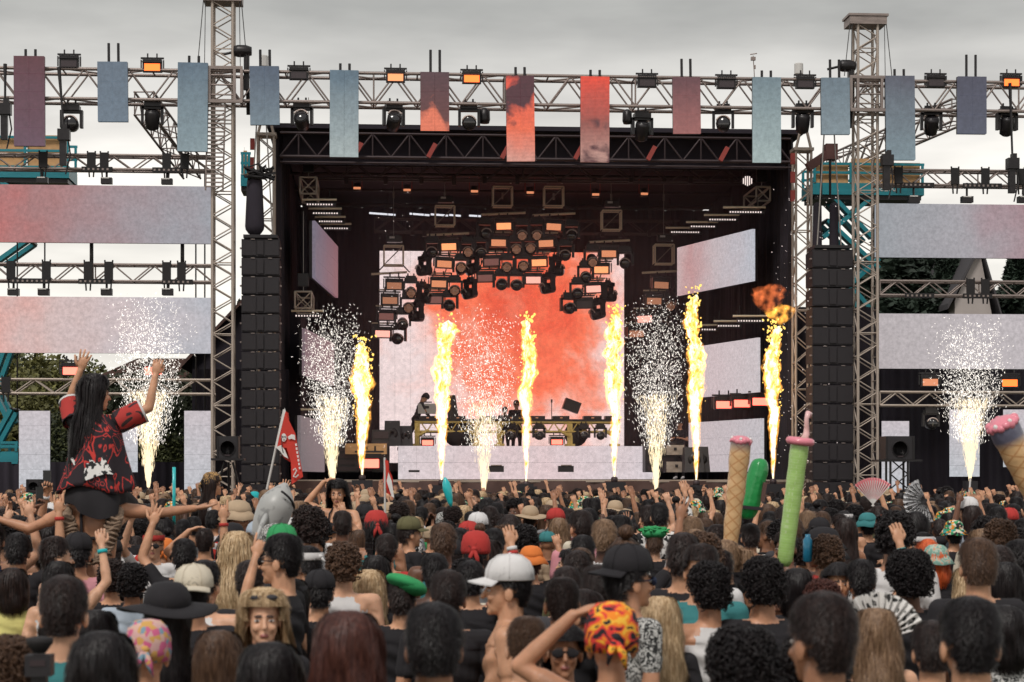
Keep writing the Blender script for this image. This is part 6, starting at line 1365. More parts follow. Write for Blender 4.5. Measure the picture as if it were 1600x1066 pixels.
f(536, 884, 64, 'man with curly brown hair in a white tank top', hs=('curly', 'brown'), shirt='white', style='tank', sk=0, headw=.21)
f(577, 918, 42, 'woman with wavy blonde hair right behind the white tank top', hs=('wavy', 'blonde'), sk=0)
f(628, 935, 46, 'person wearing a green satin beret tilted over dark hair', hs=('short', 'dark brown'), hatk='beret', hatm='green')
f(438, 872, 52, 'man with short black hair and glasses in profile, black tee', hs=('fade', 'black'), yaw=70, sk=1, extra=(('glasses', 'black'),))
f(478, 882, 46, 'person with a white bandana knotted over black hair', hs=('short', 'black'), hatk='band', hatm='white', yaw=50, sk=1)
f(500, 925, 50, 'person in a black cap beside the white tank top', hs=('short', 'black'), hatk='cap', hatm='black')
f(455, 935, 58, 'dark haired person with ski goggles pushed up, a hand raised in front', hs=('long', 'black'), hatk='band', hatm='charcoal', pose='left point')
f(792, 916, 60, 'bearded man in a white trucker cap looking sideways', hs=('fade', 'black'), hatk='cap', hatm='white', yaw=85, sk=1, style='bare', pants='denim', headw=.20)
f(878, 938, 56, 'man with buzzed dark hair above the smiling woman', hs=('buzz', 'dark brown'), sk=3)
f(880, 1012, 58, 'smiling woman in dark glasses facing the camera, hair slicked back', hs=('ponytail', 'black'), yaw=180, sk=3, extra=(('glasses', 'black'),), headw=.165)
f(823, 1005, 68, 'bare shouldered man with a short brown buzz cut in the bottom row', hs=('buzz', 'brown'), sk=0, style='bare', pose='arms down', headw=.17)
f(700, 930, 58, 'man with brown cropped hair just above the bottom row black haired man', hs=('fade', 'dark brown'), sk=2)
f(955, 1000, 96, 'person in a flame coloured floral bandana with bent arms', hs=None, hatk='headscarf', hatm='floral', sk=2, style='bare', pose='hand on head', fem=True, headw=.20)
f(985, 902, 64, 'man in a black backwards cap with white framed blue sunglasses', hs=('short', 'black'), hatk='cap_back', hatm='black', yaw=-70, sk=2, extra=(('glasses', 'navy'),), shirt='black paisley')
f(1030, 968, 60, 'woman with long wavy blonde hair beside the curly haired white tank', hs=('wavy', 'blonde'), sk=0)
f(1107, 922, 78, 'man with dark curly hair in a white tank top, bare shoulders', hs=('curly', 'black'), shirt='white', style='tank', sk=2, yaw=12, headw=.21)
f(1192, 915, 78, 'person with a big head of black curls past the white tank', hs=('curly', 'black'), headw=.22, sk=2)
f(1292, 868, 56, 'person with curly brown hair under the tattooed raised arm', hs=('curly', 'brown'), headw=.21)
f(1246, 918, 66, 'person with straight dark hair below the green tube balloon', hs=('bob', 'black'))
f(1310, 908, 46, 'dark haired woman with her forehead showing, turned to the camera', hs=('ponytail', 'black'), yaw=175, sk=1)
f(1285, 945, 74, 'person with curly auburn hair behind the fade haircut', hs=('curly', 'auburn'), headw=.22)
f(1282, 995, 96, 'man with a high dark fade in the bottom row', hs=('fade', 'dark brown'), sk=3, yaw=25, headw=.19)
f(1368, 990, 72, 'woman with long sandy hair in a white and purple top', hs=('wavy', 'sandy'), shirt='pink', style='tank', sk=0)
f(1515, 998, 92, 'man with short dark hair, large in the bottom row near the corner', hs=('fade', 'black'), sk=1, headw=.18)
f(1455, 1012, 66, 'person with brown hair low beside the large dark haired man', hs=('short', 'dark brown'))
f(1160, 1052, 150, 'person with very large black hair cut off by the bottom edge', hs=('afro', 'black'), headw=.27)
f(1272, 1058, 120, 'person with a black hooded head at the bottom edge', hs=('afro', 'black'), headw=.25)
f(1420, 905, 90, 'person with a round black afro in a black tee', hs=('afro', 'black'), headw=.27, sk=4)
f(1462, 880, 52, 'person in a mint patterned bucket hat', hs=('bob', 'bright orange'), hatk='bucket', hatm='mint patterned', headw=.25)
f(1383, 826, 36, 'person with curly ginger hair beside the teal bucket hat', hs=('curly', 'ginger'), headw=.21)
f(1450, 862, 34, 'person with bright orange braids by the mint bucket hat', hs=('braids', 'bright orange'), headw=.18)
f(1490, 835, 38, 'person in a bucket hat with a bright fruit print', hs=('short', 'black'), hatk='bucket', hatm='bright fruit print', headw=.25)
f(1355, 822, 36, 'person in a teal bucket hat beneath the pink fan', hs=('short', 'black'), hatk='bucket', hatm='teal', headw=.26)
f(1527, 880, 58, 'man with brown cropped hair past the mint bucket hat', hs=('short', 'brown'))
f(1570, 985, 70, 'person in a leopard like black and white print top near the corner', hs=('bob', 'black'), shirt='black paisley', fem=True)
f(1022, 848, 36, 'man wearing a puffy ruffled bright green hat', hs=('short', 'brown'), hatk='ruffle', hatm='green', sk=0, headw=.21)
f(1172, 838, 32, 'man with dark hair in a black and white striped shirt', hs=('short', 'dark brown'), shirt='black and white striped', sk=1)
f(1140, 840, 32, 'person with curly sandy brown hair holding up the waffle cone balloon', hs=('curly', 'brown'), pose='left point', headw=.20)
f(258, 862, 34, 'person in an orange bandana behind the red headband', hs=None, hatk='durag', hatm='orange')
f(240, 850, 34, 'man in a red headband and sunglasses holding a phone to the camera', hs=('short', 'sandy'), hatk='band', hatm='red', yaw=180, sk=0, shirt='white', extra=(('glasses', 'black'),), pose='phone high')
f(641, 832, 32, 'person in an olive cap beneath the teal balloon', hs=('short', 'dark brown'), hatk='cap', hatm='olive', yaw=-70)
f(674, 840, 28, 'person in a plain tan beanie beside the olive cap', hs=None, hatk='beanie', hatm='tan')
f(693, 818, 28, 'person wrapped in a black and white paisley bandana', hs=None, hatk='durag', hatm='black paisley')
f(825, 808, 22, 'person in a cream cap in front of the wide pit speaker', hs=('short', 'brown'), hatk='cap_back', hatm='cream')
f(830, 880, 46, 'person in a fluffy orange hat with one bent arm raised', hs=('short', 'auburn'), hatk='bucket', hatm='orange', pose='right fist', headw=.24)
f(398, 780, 17, 'person in a turquoise beanie beside the shark balloon', hs=None, hatk='beanie', hatm='turquoise', sk=1, shirt='white', style='tank', pose='both bent up', h=1.8)
f(1030, 805, 28, 'person in a cow print shirt with an arm up', hs=('short', 'black'), shirt='cow print', style='long', pose='right up')
f(1085, 795, 22, 'bald headed person in front of the stage centre', hs=None, hatk='beanie', hatm='cream', sk=1)
f(320, 845, 30, 'person with a shaved dark fade beneath the leopard bandana woman', hs=('buzz', 'dark brown'), pose='hand on head', sk=1)
f(855, 850, 28, 'person in a brown cap with teal trim', hs=None, hatk='cap', hatm='teal', sk=3)
f(740, 778, 22, 'person in a black tee filming, lifted above the crowd before the middle sparks', hs=('short', 'dark brown'), pose='phone both', yaw=160, h=1.90, sk=0)
f(735, 905, 44, 'person holding one arm straight up with a white and red wristband', hs=('short', 'black'), pose='right up', bands=((1, 'white', .02), (1, 'red', .05)), sk=1, h=1.6)
f(92, 905, 30, 'person holding a hand up with a turquoise wristband beside the furry boots', hs=('long', 'black'), pose='right up', bands=((1, 'turquoise', .03),), sk=0, h=1.58, style='tank', shirt='white')
f(1345, 905, 36, 'person raising a tattooed arm with a light blue wristband', hs=('short', 'black'), pose='right up', bands=((1, 'turquoise', .04),), sk=1, h=1.62, style='tank')
f(475, 800, 24, 'person before the red flag in a black top, arms up', hs=('short', 'black'), pose='both up', sk=1)

# ---- custom poses: people sitting on shoulders
def sit(el, wr, ht, kn=None, an=None, toe=None, **k):
    d = dict(hip=[(-.10, 0, .93), (.10, 0, .93)], kn=kn or [(-.20, .38, .84), (.20, .38, .84)], an=an or [(-.17, .40, .45), (.17, .40, .45)], toe=toe or [(-.16, .50, .36), (.16, .50, .36)], el=el, wr=wr, ht=ht); d.update(k); return d
body('jersey', sit([(-.20, .14, 1.60), (.37, .02, 1.53)], [(-.13, .12, 1.80), (.41, .05, 1.76)], ['open', 'relax'], an=[(-.19, -.12, .70), (.15, -.12, .70)], toe=[(-.06, -.215, .47), (.06, -.215, .47)], hn=[(0, 1, 0), (0, 1, 0)]), voxel=.009, fem=True, headrot=(-4, -55))
body('bareback', sit([(-.43, .03, 1.30), (.40, .05, 1.40)], [(-.64, .07, 1.36), (.62, .10, 1.43)], ['open', 'open'], hn=[(0, 1, 0), (0, 0, 1)]), voxel=.009, fem=True, fullskin=True)
body('bikini', sit([(-.25, .12, 1.20), (.31, .0, 1.54)], [(-.09, .19, 1.43), (.14, .0, 1.745)], ['relax', 'relax'], hd=[(.3, -.2, .9), (-.8, 0, .3)], hn=[(0, -1, 0), (0, 0, -1)]), voxel=.009, fem=True, bust=True, headrot=(-10, 0))
body('profile', sit([(-.24, .06, 1.17), (.24, .06, 1.17)], [(-.10, .28, 1.22), (.10, .28, 1.22)], ['grip', 'grip']), fem=True)
def seated(px, py_head, scale_px, key, label, yaw, base_label, base_h, base_hs, dy=.10, **kw):
    """head centre at the photo pixel; scale_px photo pixels per metre"""
    d = F/scale_px; p = UD(px, py_head, d); zoff = p.z-1.645
    o = person((p.x, p.y, zoff), lab_ok(label), key=key, h=1.75, yaw=yaw, grp='people sitting on shoulders', fem=True, **kw); USED.append((p.x, p.y, px, py_head-20, 60 if scale_px > 150 else 34, d)); return o, p, zoff
J_, jp, jz = seated(150, 612, 220, 'jersey', 'woman in a red and black jersey, arms raised, riding on top of the others', 0, '', 1.7, None, hs=('long', 'black'), shirt='redj' if False else 'black', pants='black', sk=1)
for i in (5, 12): setm(J_, i, SK[1])
setm(J_, 5, FB['black'])
jm = pattern_mat('jersey_swirl', 'noise', [(0, (.022, .014, .020)), (.47, (.022, .014, .020)), (.475, (.62, .05, .04)), (.50, (.40, .03, .035)), (.505, (.022, .014, .020)), (.57, (.022, .014, .020)), (.575, (.55, .05, .045)), (.60, (.022, .014, .02))], 6, dist=1.6, stretch=(1, 1, .7))
SLV = pattern_mat('sleeve_red', 'noise', [(0, (.03, .015, .02)), (.40, (.03, .015, .02)), (.42, (.42, .035, .03)), (.62, (.48, .05, .04)), (.64, (.04, .02, .02))], 7, dist=1)
mb = MB(); mb.loft([[V3((rx_*math.cos(a)*(1+.05*k*math.sin(a*6)), ry_*math.sin(a)*(1+.05*k*math.sin(a*5))-.02, z_+.02*k*math.sin(a*2+1))) for a in [2*math.pi*j/36 for j in range(36)]] for k, (z_, rx_, ry_) in enumerate(((1.02, .15, .12), (.94, .19, .16), (.86, .205, .18), (.80, .20, .18)))], cap=False)
child(J_, 'skirt', mb.mesh('skirt', [None], True), FB['black'])
# jersey: body of the shirt widening to a swinging hem, two sleeves with white cuffs
mb = MB(); rings = []
for i in range(17):
    s = i/16; z = 1.475-.53*s; rx = .12+.050*min(1, s*5)+.095*s**1.8; ry = .085+.04*min(1, s*4)+.06*s
    rings.append([V3((rx*math.cos(a)*(1+.10*s*math.sin(a*5+2*s)+.05*s*math.sin(a*11)), ry*math.sin(a)*(1+.12*s*math.sin(a*6+1))-.01, z+.03*s*math.sin(a*3+1))) for a in [2*math.pi*j/40 for j in range(40)]])
mb.loft(rings+[[V3((p.x*.97, p.y*.97, p.z+.004)) for p in r_] for r_ in rings[::-1]][:17], cap=False)
child(J_, 'jersey', mb.mesh('jersey', [None], True), jm)
for s, E in ((-1, V3((-.20, .14, 1.60))), (1, V3((.37, .02, 1.53)))):
    S_ = V3((s*.15, -.005, 1.425)); e = S_.lerp(E, .82); mb = MB(); mb.tube([S_, S_.lerp(e, .5), e], [.085, .085, .088], 16, cap=False); mb.tube([e, S_.lerp(e, .5), S_], [.080, .077, .07], 16, cap=False)
    child(J_, 'sleeve', mb.mesh('sleeve', [None], True), SLV)
    d = (e-S_).normalized(); child(J_, 'sleeve_trim', MB().tube([e-d*.012, e+d*.004], .0895, 16, cap=False).mesh('sleeve_trim', [None], True), FB['white'])
mb = MB(); g = []
for i in range(6):
    z = 1.20-.17*i/5; g.append([V3((x, -.150-.045*i/5+.012*math.sin(x*40), z+.03*math.sin(x*14))) for x in np.linspace(-.16+.02*i, .05+.02*i, 8)])
mb.sheet(g); mb.sheet([[p+V3((0, .004, 0)) for p in r_][::-1] for r_ in g]); child(J_, 'shirt_print', mb.mesh('shirt_print', [None], True), FB['cow print'])
fur = mat('brown_fur', (.24, .165, .115), .9, bump=1.0, bscale=30, var=.4, vscale=25)
for s in (-1, 1):
    A_, T_ = V3((-.19 if s < 0 else .15, -.13, .70)), V3((s*.065, -.22, .47)); mb = MB(); r = random.Random(s+3); mb.cap(A_+V3((0, .02, .03)), T_, .052, .048, 14); mb.cap(A_, A_+V3((s*.01, .08, .09)), .05, .045)
    for k in range(12):
        t = k/11; c_ = (A_+V3((0, .0, .05))).lerp(T_+V3((0, -.01, -.03)), t); u = r.uniform(-.3, .3); mb.tube([c_+V3((math.cos(a+u)*.054, math.sin(a+u)*.052, .012*math.sin(a*2+k))) for a in np.linspace(2.8, 6.8, 9)], .010, 5)
    child(J_, 'furry_boot', mb.mesh('furry_boot', [None], True), fur)
B_, bp_, bz = None, None, None
bz = jz-.755
B_ = person((jp.x-.0, jp.y+.03, bz), lab_ok('woman with a bare strapped back and black shorts, sitting beneath the jersey woman'), key='bareback', h=1.92, hs=('short', 'black'), shirt='black', style='bare', pants='bare' if False else 'black', sk=2, fem=True, grp='people sitting on shoulders')
mb = MB()
for s in (-1, 1): mb.tube([(s*.085, .05, 1.49), (s*.085, -.03, 1.475), (s*.082, -.115, 1.38), (s*.078, -.118, 1.25), (s*.07, -.108, 1.15), (s*.06, -.112, 1.02)], .010, 6)
mb.tube([(-.16, .0, 1.24), (-.13, -.08, 1.24), (0, -.112, 1.24), (.13, -.08, 1.24), (.16, .0, 1.24)], .013, 6); mb.tube([(-.13, .0, 1.10), (-.11, -.075, 1.10), (0, -.10, 1.10), (.11, -.075, 1.10), (.13, 0, 1.10)], .011, 6)
child(B_, 'harness_straps', mb.mesh('harness_straps', [None], True), FB['black'])
setm(B_, 12, SK[2])
C_ = person((jp.x, jp.y+.13, 0), lab_ok('person almost hidden, carrying both women on the shoulders'), h=1.62*1.0, hs=('short', 'black'), shirt='black', pose='hands low', grp=None or GRP)
USED.append((jp.x, jp.y+.13, 150, 700, 60, 13.6))
# hands of the neighbours clasping the bare backed woman's hands
for px_, h_, lb in ((28, 1.70, 'person reaching up to clasp the outstretched hand at the photo edge'), (288, 1.66, 'person with both arms up beside the outstretched hand near the pale screen')):
    p = UD(px_, 860, 13.3); person((p.x, p.y, 0), lab_ok(lb), pose='both up', h=h_, hs=('short', 'black'), sk=1, bands=((1, 'red', .03),)); USED.append((p.x, p.y, px_, 830, 30, 13.3))
o, p, zo = seated(528, 769, 158, 'bikini', 'woman in a black bikini top facing the camera with a cream shoulder bag', 172, '', 1.5, None, hs=('wavy', 'black'), shirt='black', style='bare', sk=1)
mb = MB()
for s_ in (-1, 1):
    mb.ell((s_*.070, .100, 1.290), (.066, .052, .062), n=18, m=12); mb.tube([(s_*.075, .125, 1.34), (s_*.07, .09, 1.43), (s_*.045, .02, 1.49), (s_*.02, -.04, 1.50)], .009, 6)
mb.tube([(-.14, .04, 1.265), (-.08, .12, 1.24), (0, .125, 1.25), (.08, .12, 1.24), (.14, .04, 1.265), (.12, -.08, 1.27), (0, -.11, 1.27), (-.12, -.08, 1.27), (-.14, .04, 1.265)], .010, 6)
child(o, 'bikini_top', mb.mesh('bikini_top', [None], True), FB['black'])
mb = MB(); mb.tube([(.11, .0, 1.47), (.14, .11, 1.30), (.17, .13, 1.10), (.19, .12, 1.0)], .008, 6); child(o, 'bag_strap', mb.mesh('bag_strap', [None], True), FB['cream'])
mb = MB(); mb.ell((.20, .10, .93), (.10, .05, .085), n=16); child(o, 'shoulder_bag', mb.mesh('shoulder_bag', [None], True), FB['cream'])
person((p.x, p.y+.10, 0), lab_ok('person carrying the woman in the bikini top, mostly hidden'), h=max(1.3, zo+.93+.25), hs=('curly', 'dark brown'), pose='hands low'); USED.append((p.x, p.y+.1, 528, 800, 40, 15.8))
o, p, zo = seated(333, 757, 132, 'profile', 'woman with a leopard print bandana and very long dark hair, above the crowd in profile', -80, '', 1.5, None, hs=('long', 'dark brown'), hatk='durag', hatm='leopard', shirt='white', style='tank', pants='pink', sk=1, extra=(('glasses', 'black'),))
person((p.x, p.y+.05, 0), lab_ok('person carrying the woman with the leopard bandana'), h=max(1.35, zo+.93+.25), hs=('short', 'black'), pose='hands low'); USED.append((p.x, p.y+.1, 333, 790, 30, 22.7))

# performers on the stage
body('bending', dict(el=[(-.20, .22, 1.22), (.20, .22, 1.22)], wr=[(-.12, .42, 1.12), (.12, .42, 1.12)], ht=['relax', 'relax']), headrot=(-35, 0))
p = U(640, 697, 58.3); o = person((p.x, p.y, ZP), lab_ok('man in a black hoodie bending over the end of the yellow table'), key='bending', h=1.72, yaw=-88, hs=('short', 'black'), hatk='beanie', hatm='charcoal', shirt='charcoal', style='long', grp='performers on stage'); o.rotation_euler = (R(0), R(22), 0); o.rotation_euler = Euler((R(-22), 0, R(-88)), 'XYZ'); o.location.x -= .15
for px, lb, sk, hh_, k in ((807, 'performer in a black tee and sunglasses standing behind the yellow table', 1, 1.80, 0), (789, 'shorter performer in black behind the table, beside the one in sunglasses', 3, 1.60, 1)):
    p = U(px, 697, 59.6); person((p.x, p.y, ZP-.35), lab_ok(lb), pose='hands low', h=hh_, yaw=180, hs=('short', 'black'), sk=sk, extra=(('glasses', 'black'),), shirt='black', grp='performers on stage')
p = U(1062, 738, 57); person((p.x, p.y, ZD), lab_ok('crew member in black standing beside the far end of the riser'), pose='hands low', h=1.78, yaw=150, hs=('short', 'black'), hatk='cap', hatm='black', sk=2, grp='performers on stage')

# ---- the rest of the crowd
rc = random.Random(21)
hairs = [('short', 'black'), ('short', 'dark brown'), ('fade', 'black'), ('fade', 'dark brown'), ('buzz', 'dark brown'), ('curly', 'black'), ('curly', 'brown'), ('curly', 'dark brown'), ('afro', 'black'), ('bob', 'black'), ('bob', 'auburn'), ('long', 'black'), ('long', 'dark brown'), ('long', 'brown'), ('wavy', 'blonde'), ('wavy', 'dark brown'), ('wavy', 'sandy'), ('bun', 'black'), ('bun', 'brown'), ('ponytail', 'dark brown'), ('ponytail', 'sandy'), ('braids', 'black'), ('short', 'brown'), ('short', 'sandy')]
hw = [9, 10, 7, 7, 5, 6, 4, 5, 2, 3, 1, 5, 5, 3, 4, 3, 3, 4, 3, 4, 2, 3, 8, 3]
hn_ = {'short': 'cropped', 'fade': 'faded', 'buzz': 'buzzed', 'curly': 'curly', 'afro': 'afro', 'bob': 'bobbed', 'long': 'long straight', 'wavy': 'long wavy', 'bun': 'bun tied', 'ponytail': 'ponytailed', 'braids': 'braided'}
shirts = ['black']*15+['white']*7+['charcoal']*4+['grey']*4+['navy', 'teal', 'red', 'maroon', 'tan', 'pale blue', 'pink', 'olive', 'cream', 'denim', 'black and white striped', 'red and white', 'green', 'yellow', 'cow print', 'black paisley']
styles = ['tee']*10+['tank']*6+['long']*2+['croptee']*2+['bare']
hats = [(None, None)]*42+[('cap', 'black'), ('cap_back', 'black'), ('cap_back', 'white'), ('cap', 'white'), ('cap', 'tan'), ('bucket', 'black'), ('bucket', 'charcoal'), ('bucket', 'bright fruit print'), ('bucket', 'pale blue'), ('durag', 'black paisley'), ('band', 'white'), ('wide', 'tan'), ('beanie', 'black'), ('durag', 'red'), ('bucket', 'black paisley'), ('cap', 'red'), ('bucket', 'tan'), ('cap_back', 'green')]
hname = {'cap': 'cap', 'cap_back': 'backwards cap', 'bucket': 'bucket hat', 'durag': 'bandana', 'band': 'headband', 'wide': 'wide brimmed hat', 'beanie': 'beanie'}
poses_n = ['arms down']*34+['hands low']*18+['hand on head']*4+['right fist']*7+['phone both']*9+['both bent up']*5+['left point']*4+['right up']*5+['both up']*2+['phone high']*5+['peace up']*4
poses_near = ['arms down']*60+['hands low']*34+['hand on head']*3+['right fist']*3+['phone both']*1+['both bent up']*3
places = [(60, 'by the photo edge under the jersey woman'), (180, 'below the furry boots'), (290, 'below the pale wing screen'), (385, 'below the ladder tower'), (470, 'around the shark balloon'), (560, 'below the bikini top woman'), (650, 'below the first flame'), (740, 'below the teal balloon'), (820, 'below the middle sparks'), (900, 'below the third flame'), (990, 'below the fourth flame'), (1090, 'below the third stage sparks'), (1170, 'by the waffle cone balloon'), (1260, 'by the green tube balloon'), (1350, 'below the second tower'), (1440, 'below the pink fan'), (1520, 'below the far wing sparks'), (1700, 'near the leaning cone balloon')]
def rowname(d): return 'in the nearest rows' if d < 8 else 'a few rows in' if d < 11.5 else 'in the middle rows' if d < 15.5 else 'well into the crowd'
DN = 24; spots = []
sx, sy = .50, .51
for i in range(-38, 38):
    for j in range(int(4.7/sy), int(47.3/sy)):
        x = (i+.5*(j % 2))*sx+rc.uniform(-.13, .13); y = j*sy+rc.uniform(-.13, .13)
        px, py, d = project((x, y, 1.65))
        if px < -50 or px > 1650 or d < 4.9: continue
        spots.append((d, x, y, px, py))
spots.sort(); far = []; nn_ = 0
for d, x, y, px, py in spots:
    if d < 26 and any((x-u[0])**2+(y-u[1])**2 < .34**2 for u in USED): continue
    if d < 22:
        hw_ = F*.13/d; top = YH+(HC-1.74)*F/d
        if any(abs(px-u[2]) < hw_*.8+u[4]*.45 and d < u[5] and top < u[3]+u[4]*.8 and u[5]-d < 7 for u in USED): continue
    if d > DN or nn_ > 222: far.append((x, y, d)); continue
    nn_ += 1; pl = next(t for m_, t in places if px < m_)
    for tr_ in range(60):
        hs = rc.choices(hairs, hw)[0]; ht_ = rc.choice(hats); shn = rc.choice(shirts); st = rc.choice(styles); po = rc.choice(poses_near if d < 9.5 else poses_n)
        if st == 'bare' and hs[0] in ('long', 'bob', 'wavy', 'bun', 'ponytail', 'braids'): st = 'tank'
        if d < 12.5 and (ht_[0] in ('bucket', 'wide') or ht_[1] in ('white', 'yellow', 'red', 'green')): continue
        if ht_[0] in ('beanie', 'durag') and hs[0] in ('afro', 'curly'): continue
        if ht_[0] and hs[0] in ('afro', 'bun', 'curly'): hs = ('short', hs[1])
        cl = 'bare shoulders' if st == 'bare' else shn+' '+{'tee': 'tee', 'tank': 'tank top', 'long': 'long sleeved shirt', 'croptee': 'cropped tee'}[st]
        l1 = 'person with %s %s hair%s, %s' % (hn_[hs[0]], hs[1], '' if not ht_[0] else ' under %s %s' % (ht_[1], hname[ht_[0]]), cl)
        l = l1+', '+VAR[po][1]+', '+pl
        if len(l.split()) > 16: l = l1+', '+pl
        if len(l.split()) > 16: continue
        if len(l.split()) <= 12 and l in LABS: l += ', '+rowname(d)
        if l not in LABS: break
    if po not in ('arms down', 'hands low') and any(abs(px-u[2]) < F*.42/d+u[4]*.4 and d < u[5]+.3 and u[5]-d < 6 for u in USED):
        po = 'arms down'; l = l1+', '+pl
        if l in LABS: l = l1+', arms down, '+pl
        if l in LABS or len(l.split()) > 16: continue
    yaw = rc.gauss(4, 18) if rc.random() < .80 else rc.choice((80, -80, 60, -60, 100, 170, 140, -130))
    sk = rc.choices(range(6), (5, 6, 5, 4, 2, 1))[0]
    bn = ()
    if po in ('right up', 'right fist', 'phone high', 'peace up') and rc.random() < .5: bn = ((1, rc.choice(('turquoise', 'white', 'red', 'green', 'black')), .03),)
    hgt = rc.gauss(1.69, .075)
    if hs[0] in ('long', 'bob', 'wavy', 'bun', 'ponytail'): hgt -= .06
    person((x, y, 0), lab_ok(l), pose=po, yaw=yaw, h=min(1.86, max(1.52, hgt)), hs=hs, hatk=ht_[0], hatm=ht_[1], sk=sk, shirt=shn, style=st, bands=bn, hi=d < 10)
    if po.startswith('phone'):
        me = shared('phone', lambda: MB().box((0, 0, 0), (.072, .009, .15)).box((0, -.0052, 0), (.062, .002, .135)).mesh('phone', [mat('phone_body', (.02, .02, .022), .3)]))
        s = hgt/1.75; lp = V3((0, .37, 1.73)) if po == 'phone both' else V3((.15, .30, 1.99)); lp = Matrix.Rotation(R(yaw), 3, 'Z') @ (lp*s)
        ph = link('phone', me, None, V3((x, y, 0))+lp, (0, R(90) if rc.random() < .3 else 0, R(yaw))); 
        lb = 'dark phone held up by '+' '.join(l.replace('person', 'the person', 1).replace(',', '').split()[:9])
        k_ = 0; ws = l.replace('person', 'the person', 1).replace(',', '').split()
        if lb in LABS: lb = 'dark phone held up by '+' '.join(ws[:11])
        if lb in LABS: lb = 'phone of '+' '.join(ws)[:200]; lb = ' '.join(lb.split()[:16])
        if lb in LABS: continue_label = True; lb = 'phone raised '+pl+' '+rowname(d)
        if lb not in LABS: LABS.add(lb)
        tag(ph, lb, 'phone', 'phones held up')
# rows beyond: one crowd, scattered copies of whole people
def joined(pose, fem, hs, sk, shirt, st, ht_):
    o = person((0, 0, 0), 'x', pose=pose, hs=hs, sk=sk, shirt=shirt, style=st, hatk=ht_[0], hatm=ht_[1], fem=fem, h=1.75); parts = [o]+list(o.children); mats, V, Fa, MI = [], [], [], []; off = 0
    for q in parts:
        me = q.data; n = len(me.vertices); co = np.empty(n*3, np.float32); me.vertices.foreach_get('co', co); V.append(co.reshape(-1, 3)); mm = []
        for s in q.material_slots:
            if s.material not in mats: mats.append(s.material)
            mm.append(mats.index(s.material))
        for pl_ in me.polygons: Fa.append([v+off for v in pl_.vertices]); MI.append(mm[pl_.material_index])
        off += n
    me = bpy.data.meshes.new('crowd_member'); me.from_pydata(np.concatenate(V).tolist(), [], Fa)
    for m in mats: me.materials.append(m)
    me.polygons.foreach_set('material_index', MI); me.polygons.foreach_set('use_smooth', [True]*len(Fa))
    for q in parts[1:]+[o]: bpy.data.objects.remove(q)
    return me
cl_ = bpy.data.collections.new('crowd_sources'); NS = 26
for i in range(NS):
    hs = rc.choices(hairs, hw)[0]; ht_ = rc.choice(hats) if i % 3 == 0 else (None, None); po = ['arms down', 'hands low', 'right up', 'arms down', 'phone both', 'arms down', 'hands low', 'hands low', 'arms down', 'right fist', 'arms down', 'hands low', 'arms down'][i % 13]
    if ht_[0] and hs[0] in ('afro', 'bun', 'curly'): hs = ('short', hs[1])
    me = joined(po, hs[0] in ('long', 'bob', 'wavy', 'bun', 'ponytail'), hs, rc.choices(range(6), (5, 6, 5, 3, 2, 1))[0], rc.choice(shirts), rc.choice(('tee', 'tank', 'tee', 'long')), ht_)
    so = bpy.data.objects.new('crowd_member_%02d' % i, me); cl_.objects.link(so)
pts = bpy.data.meshes.new('crowd_positions'); pts.from_pydata([(x, y, 0) for x, y, d in far], [], [])
def put(n, t, v): a = pts.attributes.new(n, t, 'POINT'); a.data.foreach_set('value', v)
put('pick', 'INT', [rc.randrange(NS) for _ in far]); put('turn', 'FLOAT', [R(rc.gauss(5, 20)) if rc.random() < .93 else rc.uniform(0, 6) for _ in far]); put('size', 'FLOAT', [min(1.07, max(.88, rc.gauss(.965, .04))) for _ in far])
co = link('crowd', pts, None, kind='stuff'); tag(co, 'dense far rows of the crowd packed up to the barrier', 'crowd')
ng = bpy.data.node_groups.new('scatter_people', 'GeometryNodeTree'); ng.interface.new_socket('Geometry', in_out='INPUT', socket_type='NodeSocketGeometry'); ng.interface.new_socket('Geometry', in_out='OUTPUT', socket_type='NodeSocketGeometry')
gi, go = ng.nodes.new('NodeGroupInput'), ng.nodes.new('NodeGroupOutput'); ip = ng.nodes.new('GeometryNodeInstanceOnPoints'); ci = ng.nodes.new('GeometryNodeCollectionInfo'); ci.inputs['Collection'].default_value = cl_; ci.inputs['Separate Children'].default_value = True; ci.inputs['Reset Children'].default_value = True
def attr(n, t): a = ng.nodes.new('GeometryNodeInputNamedAttribute'); a.data_type = t; a.inputs[0].default_value = n; return a
a1, a2, a3 = attr('pick', 'INT'), attr('turn', 'FLOAT'), attr('size', 'FLOAT'); cx_ = ng.nodes.new('ShaderNodeCombineXYZ')
ng.links.new(gi.outputs[0], ip.inputs['Points']); ng.links.new(ci.outputs[0], ip.inputs['Instance']); ip.inputs['Pick Instance'].default_value = True
ng.links.new(a1.outputs[0], ip.inputs['Instance Index']); ng.links.new(a2.outputs[0], cx_.inputs[2]); ng.links.new(cx_.outputs[0], ip.inputs['Rotation']); ng.links.new(a3.outputs[0], ip.inputs['Scale']); ng.links.new(ip.outputs[0], go.inputs[0])
co.modifiers.new('scatter', 'NODES').node_group = ng
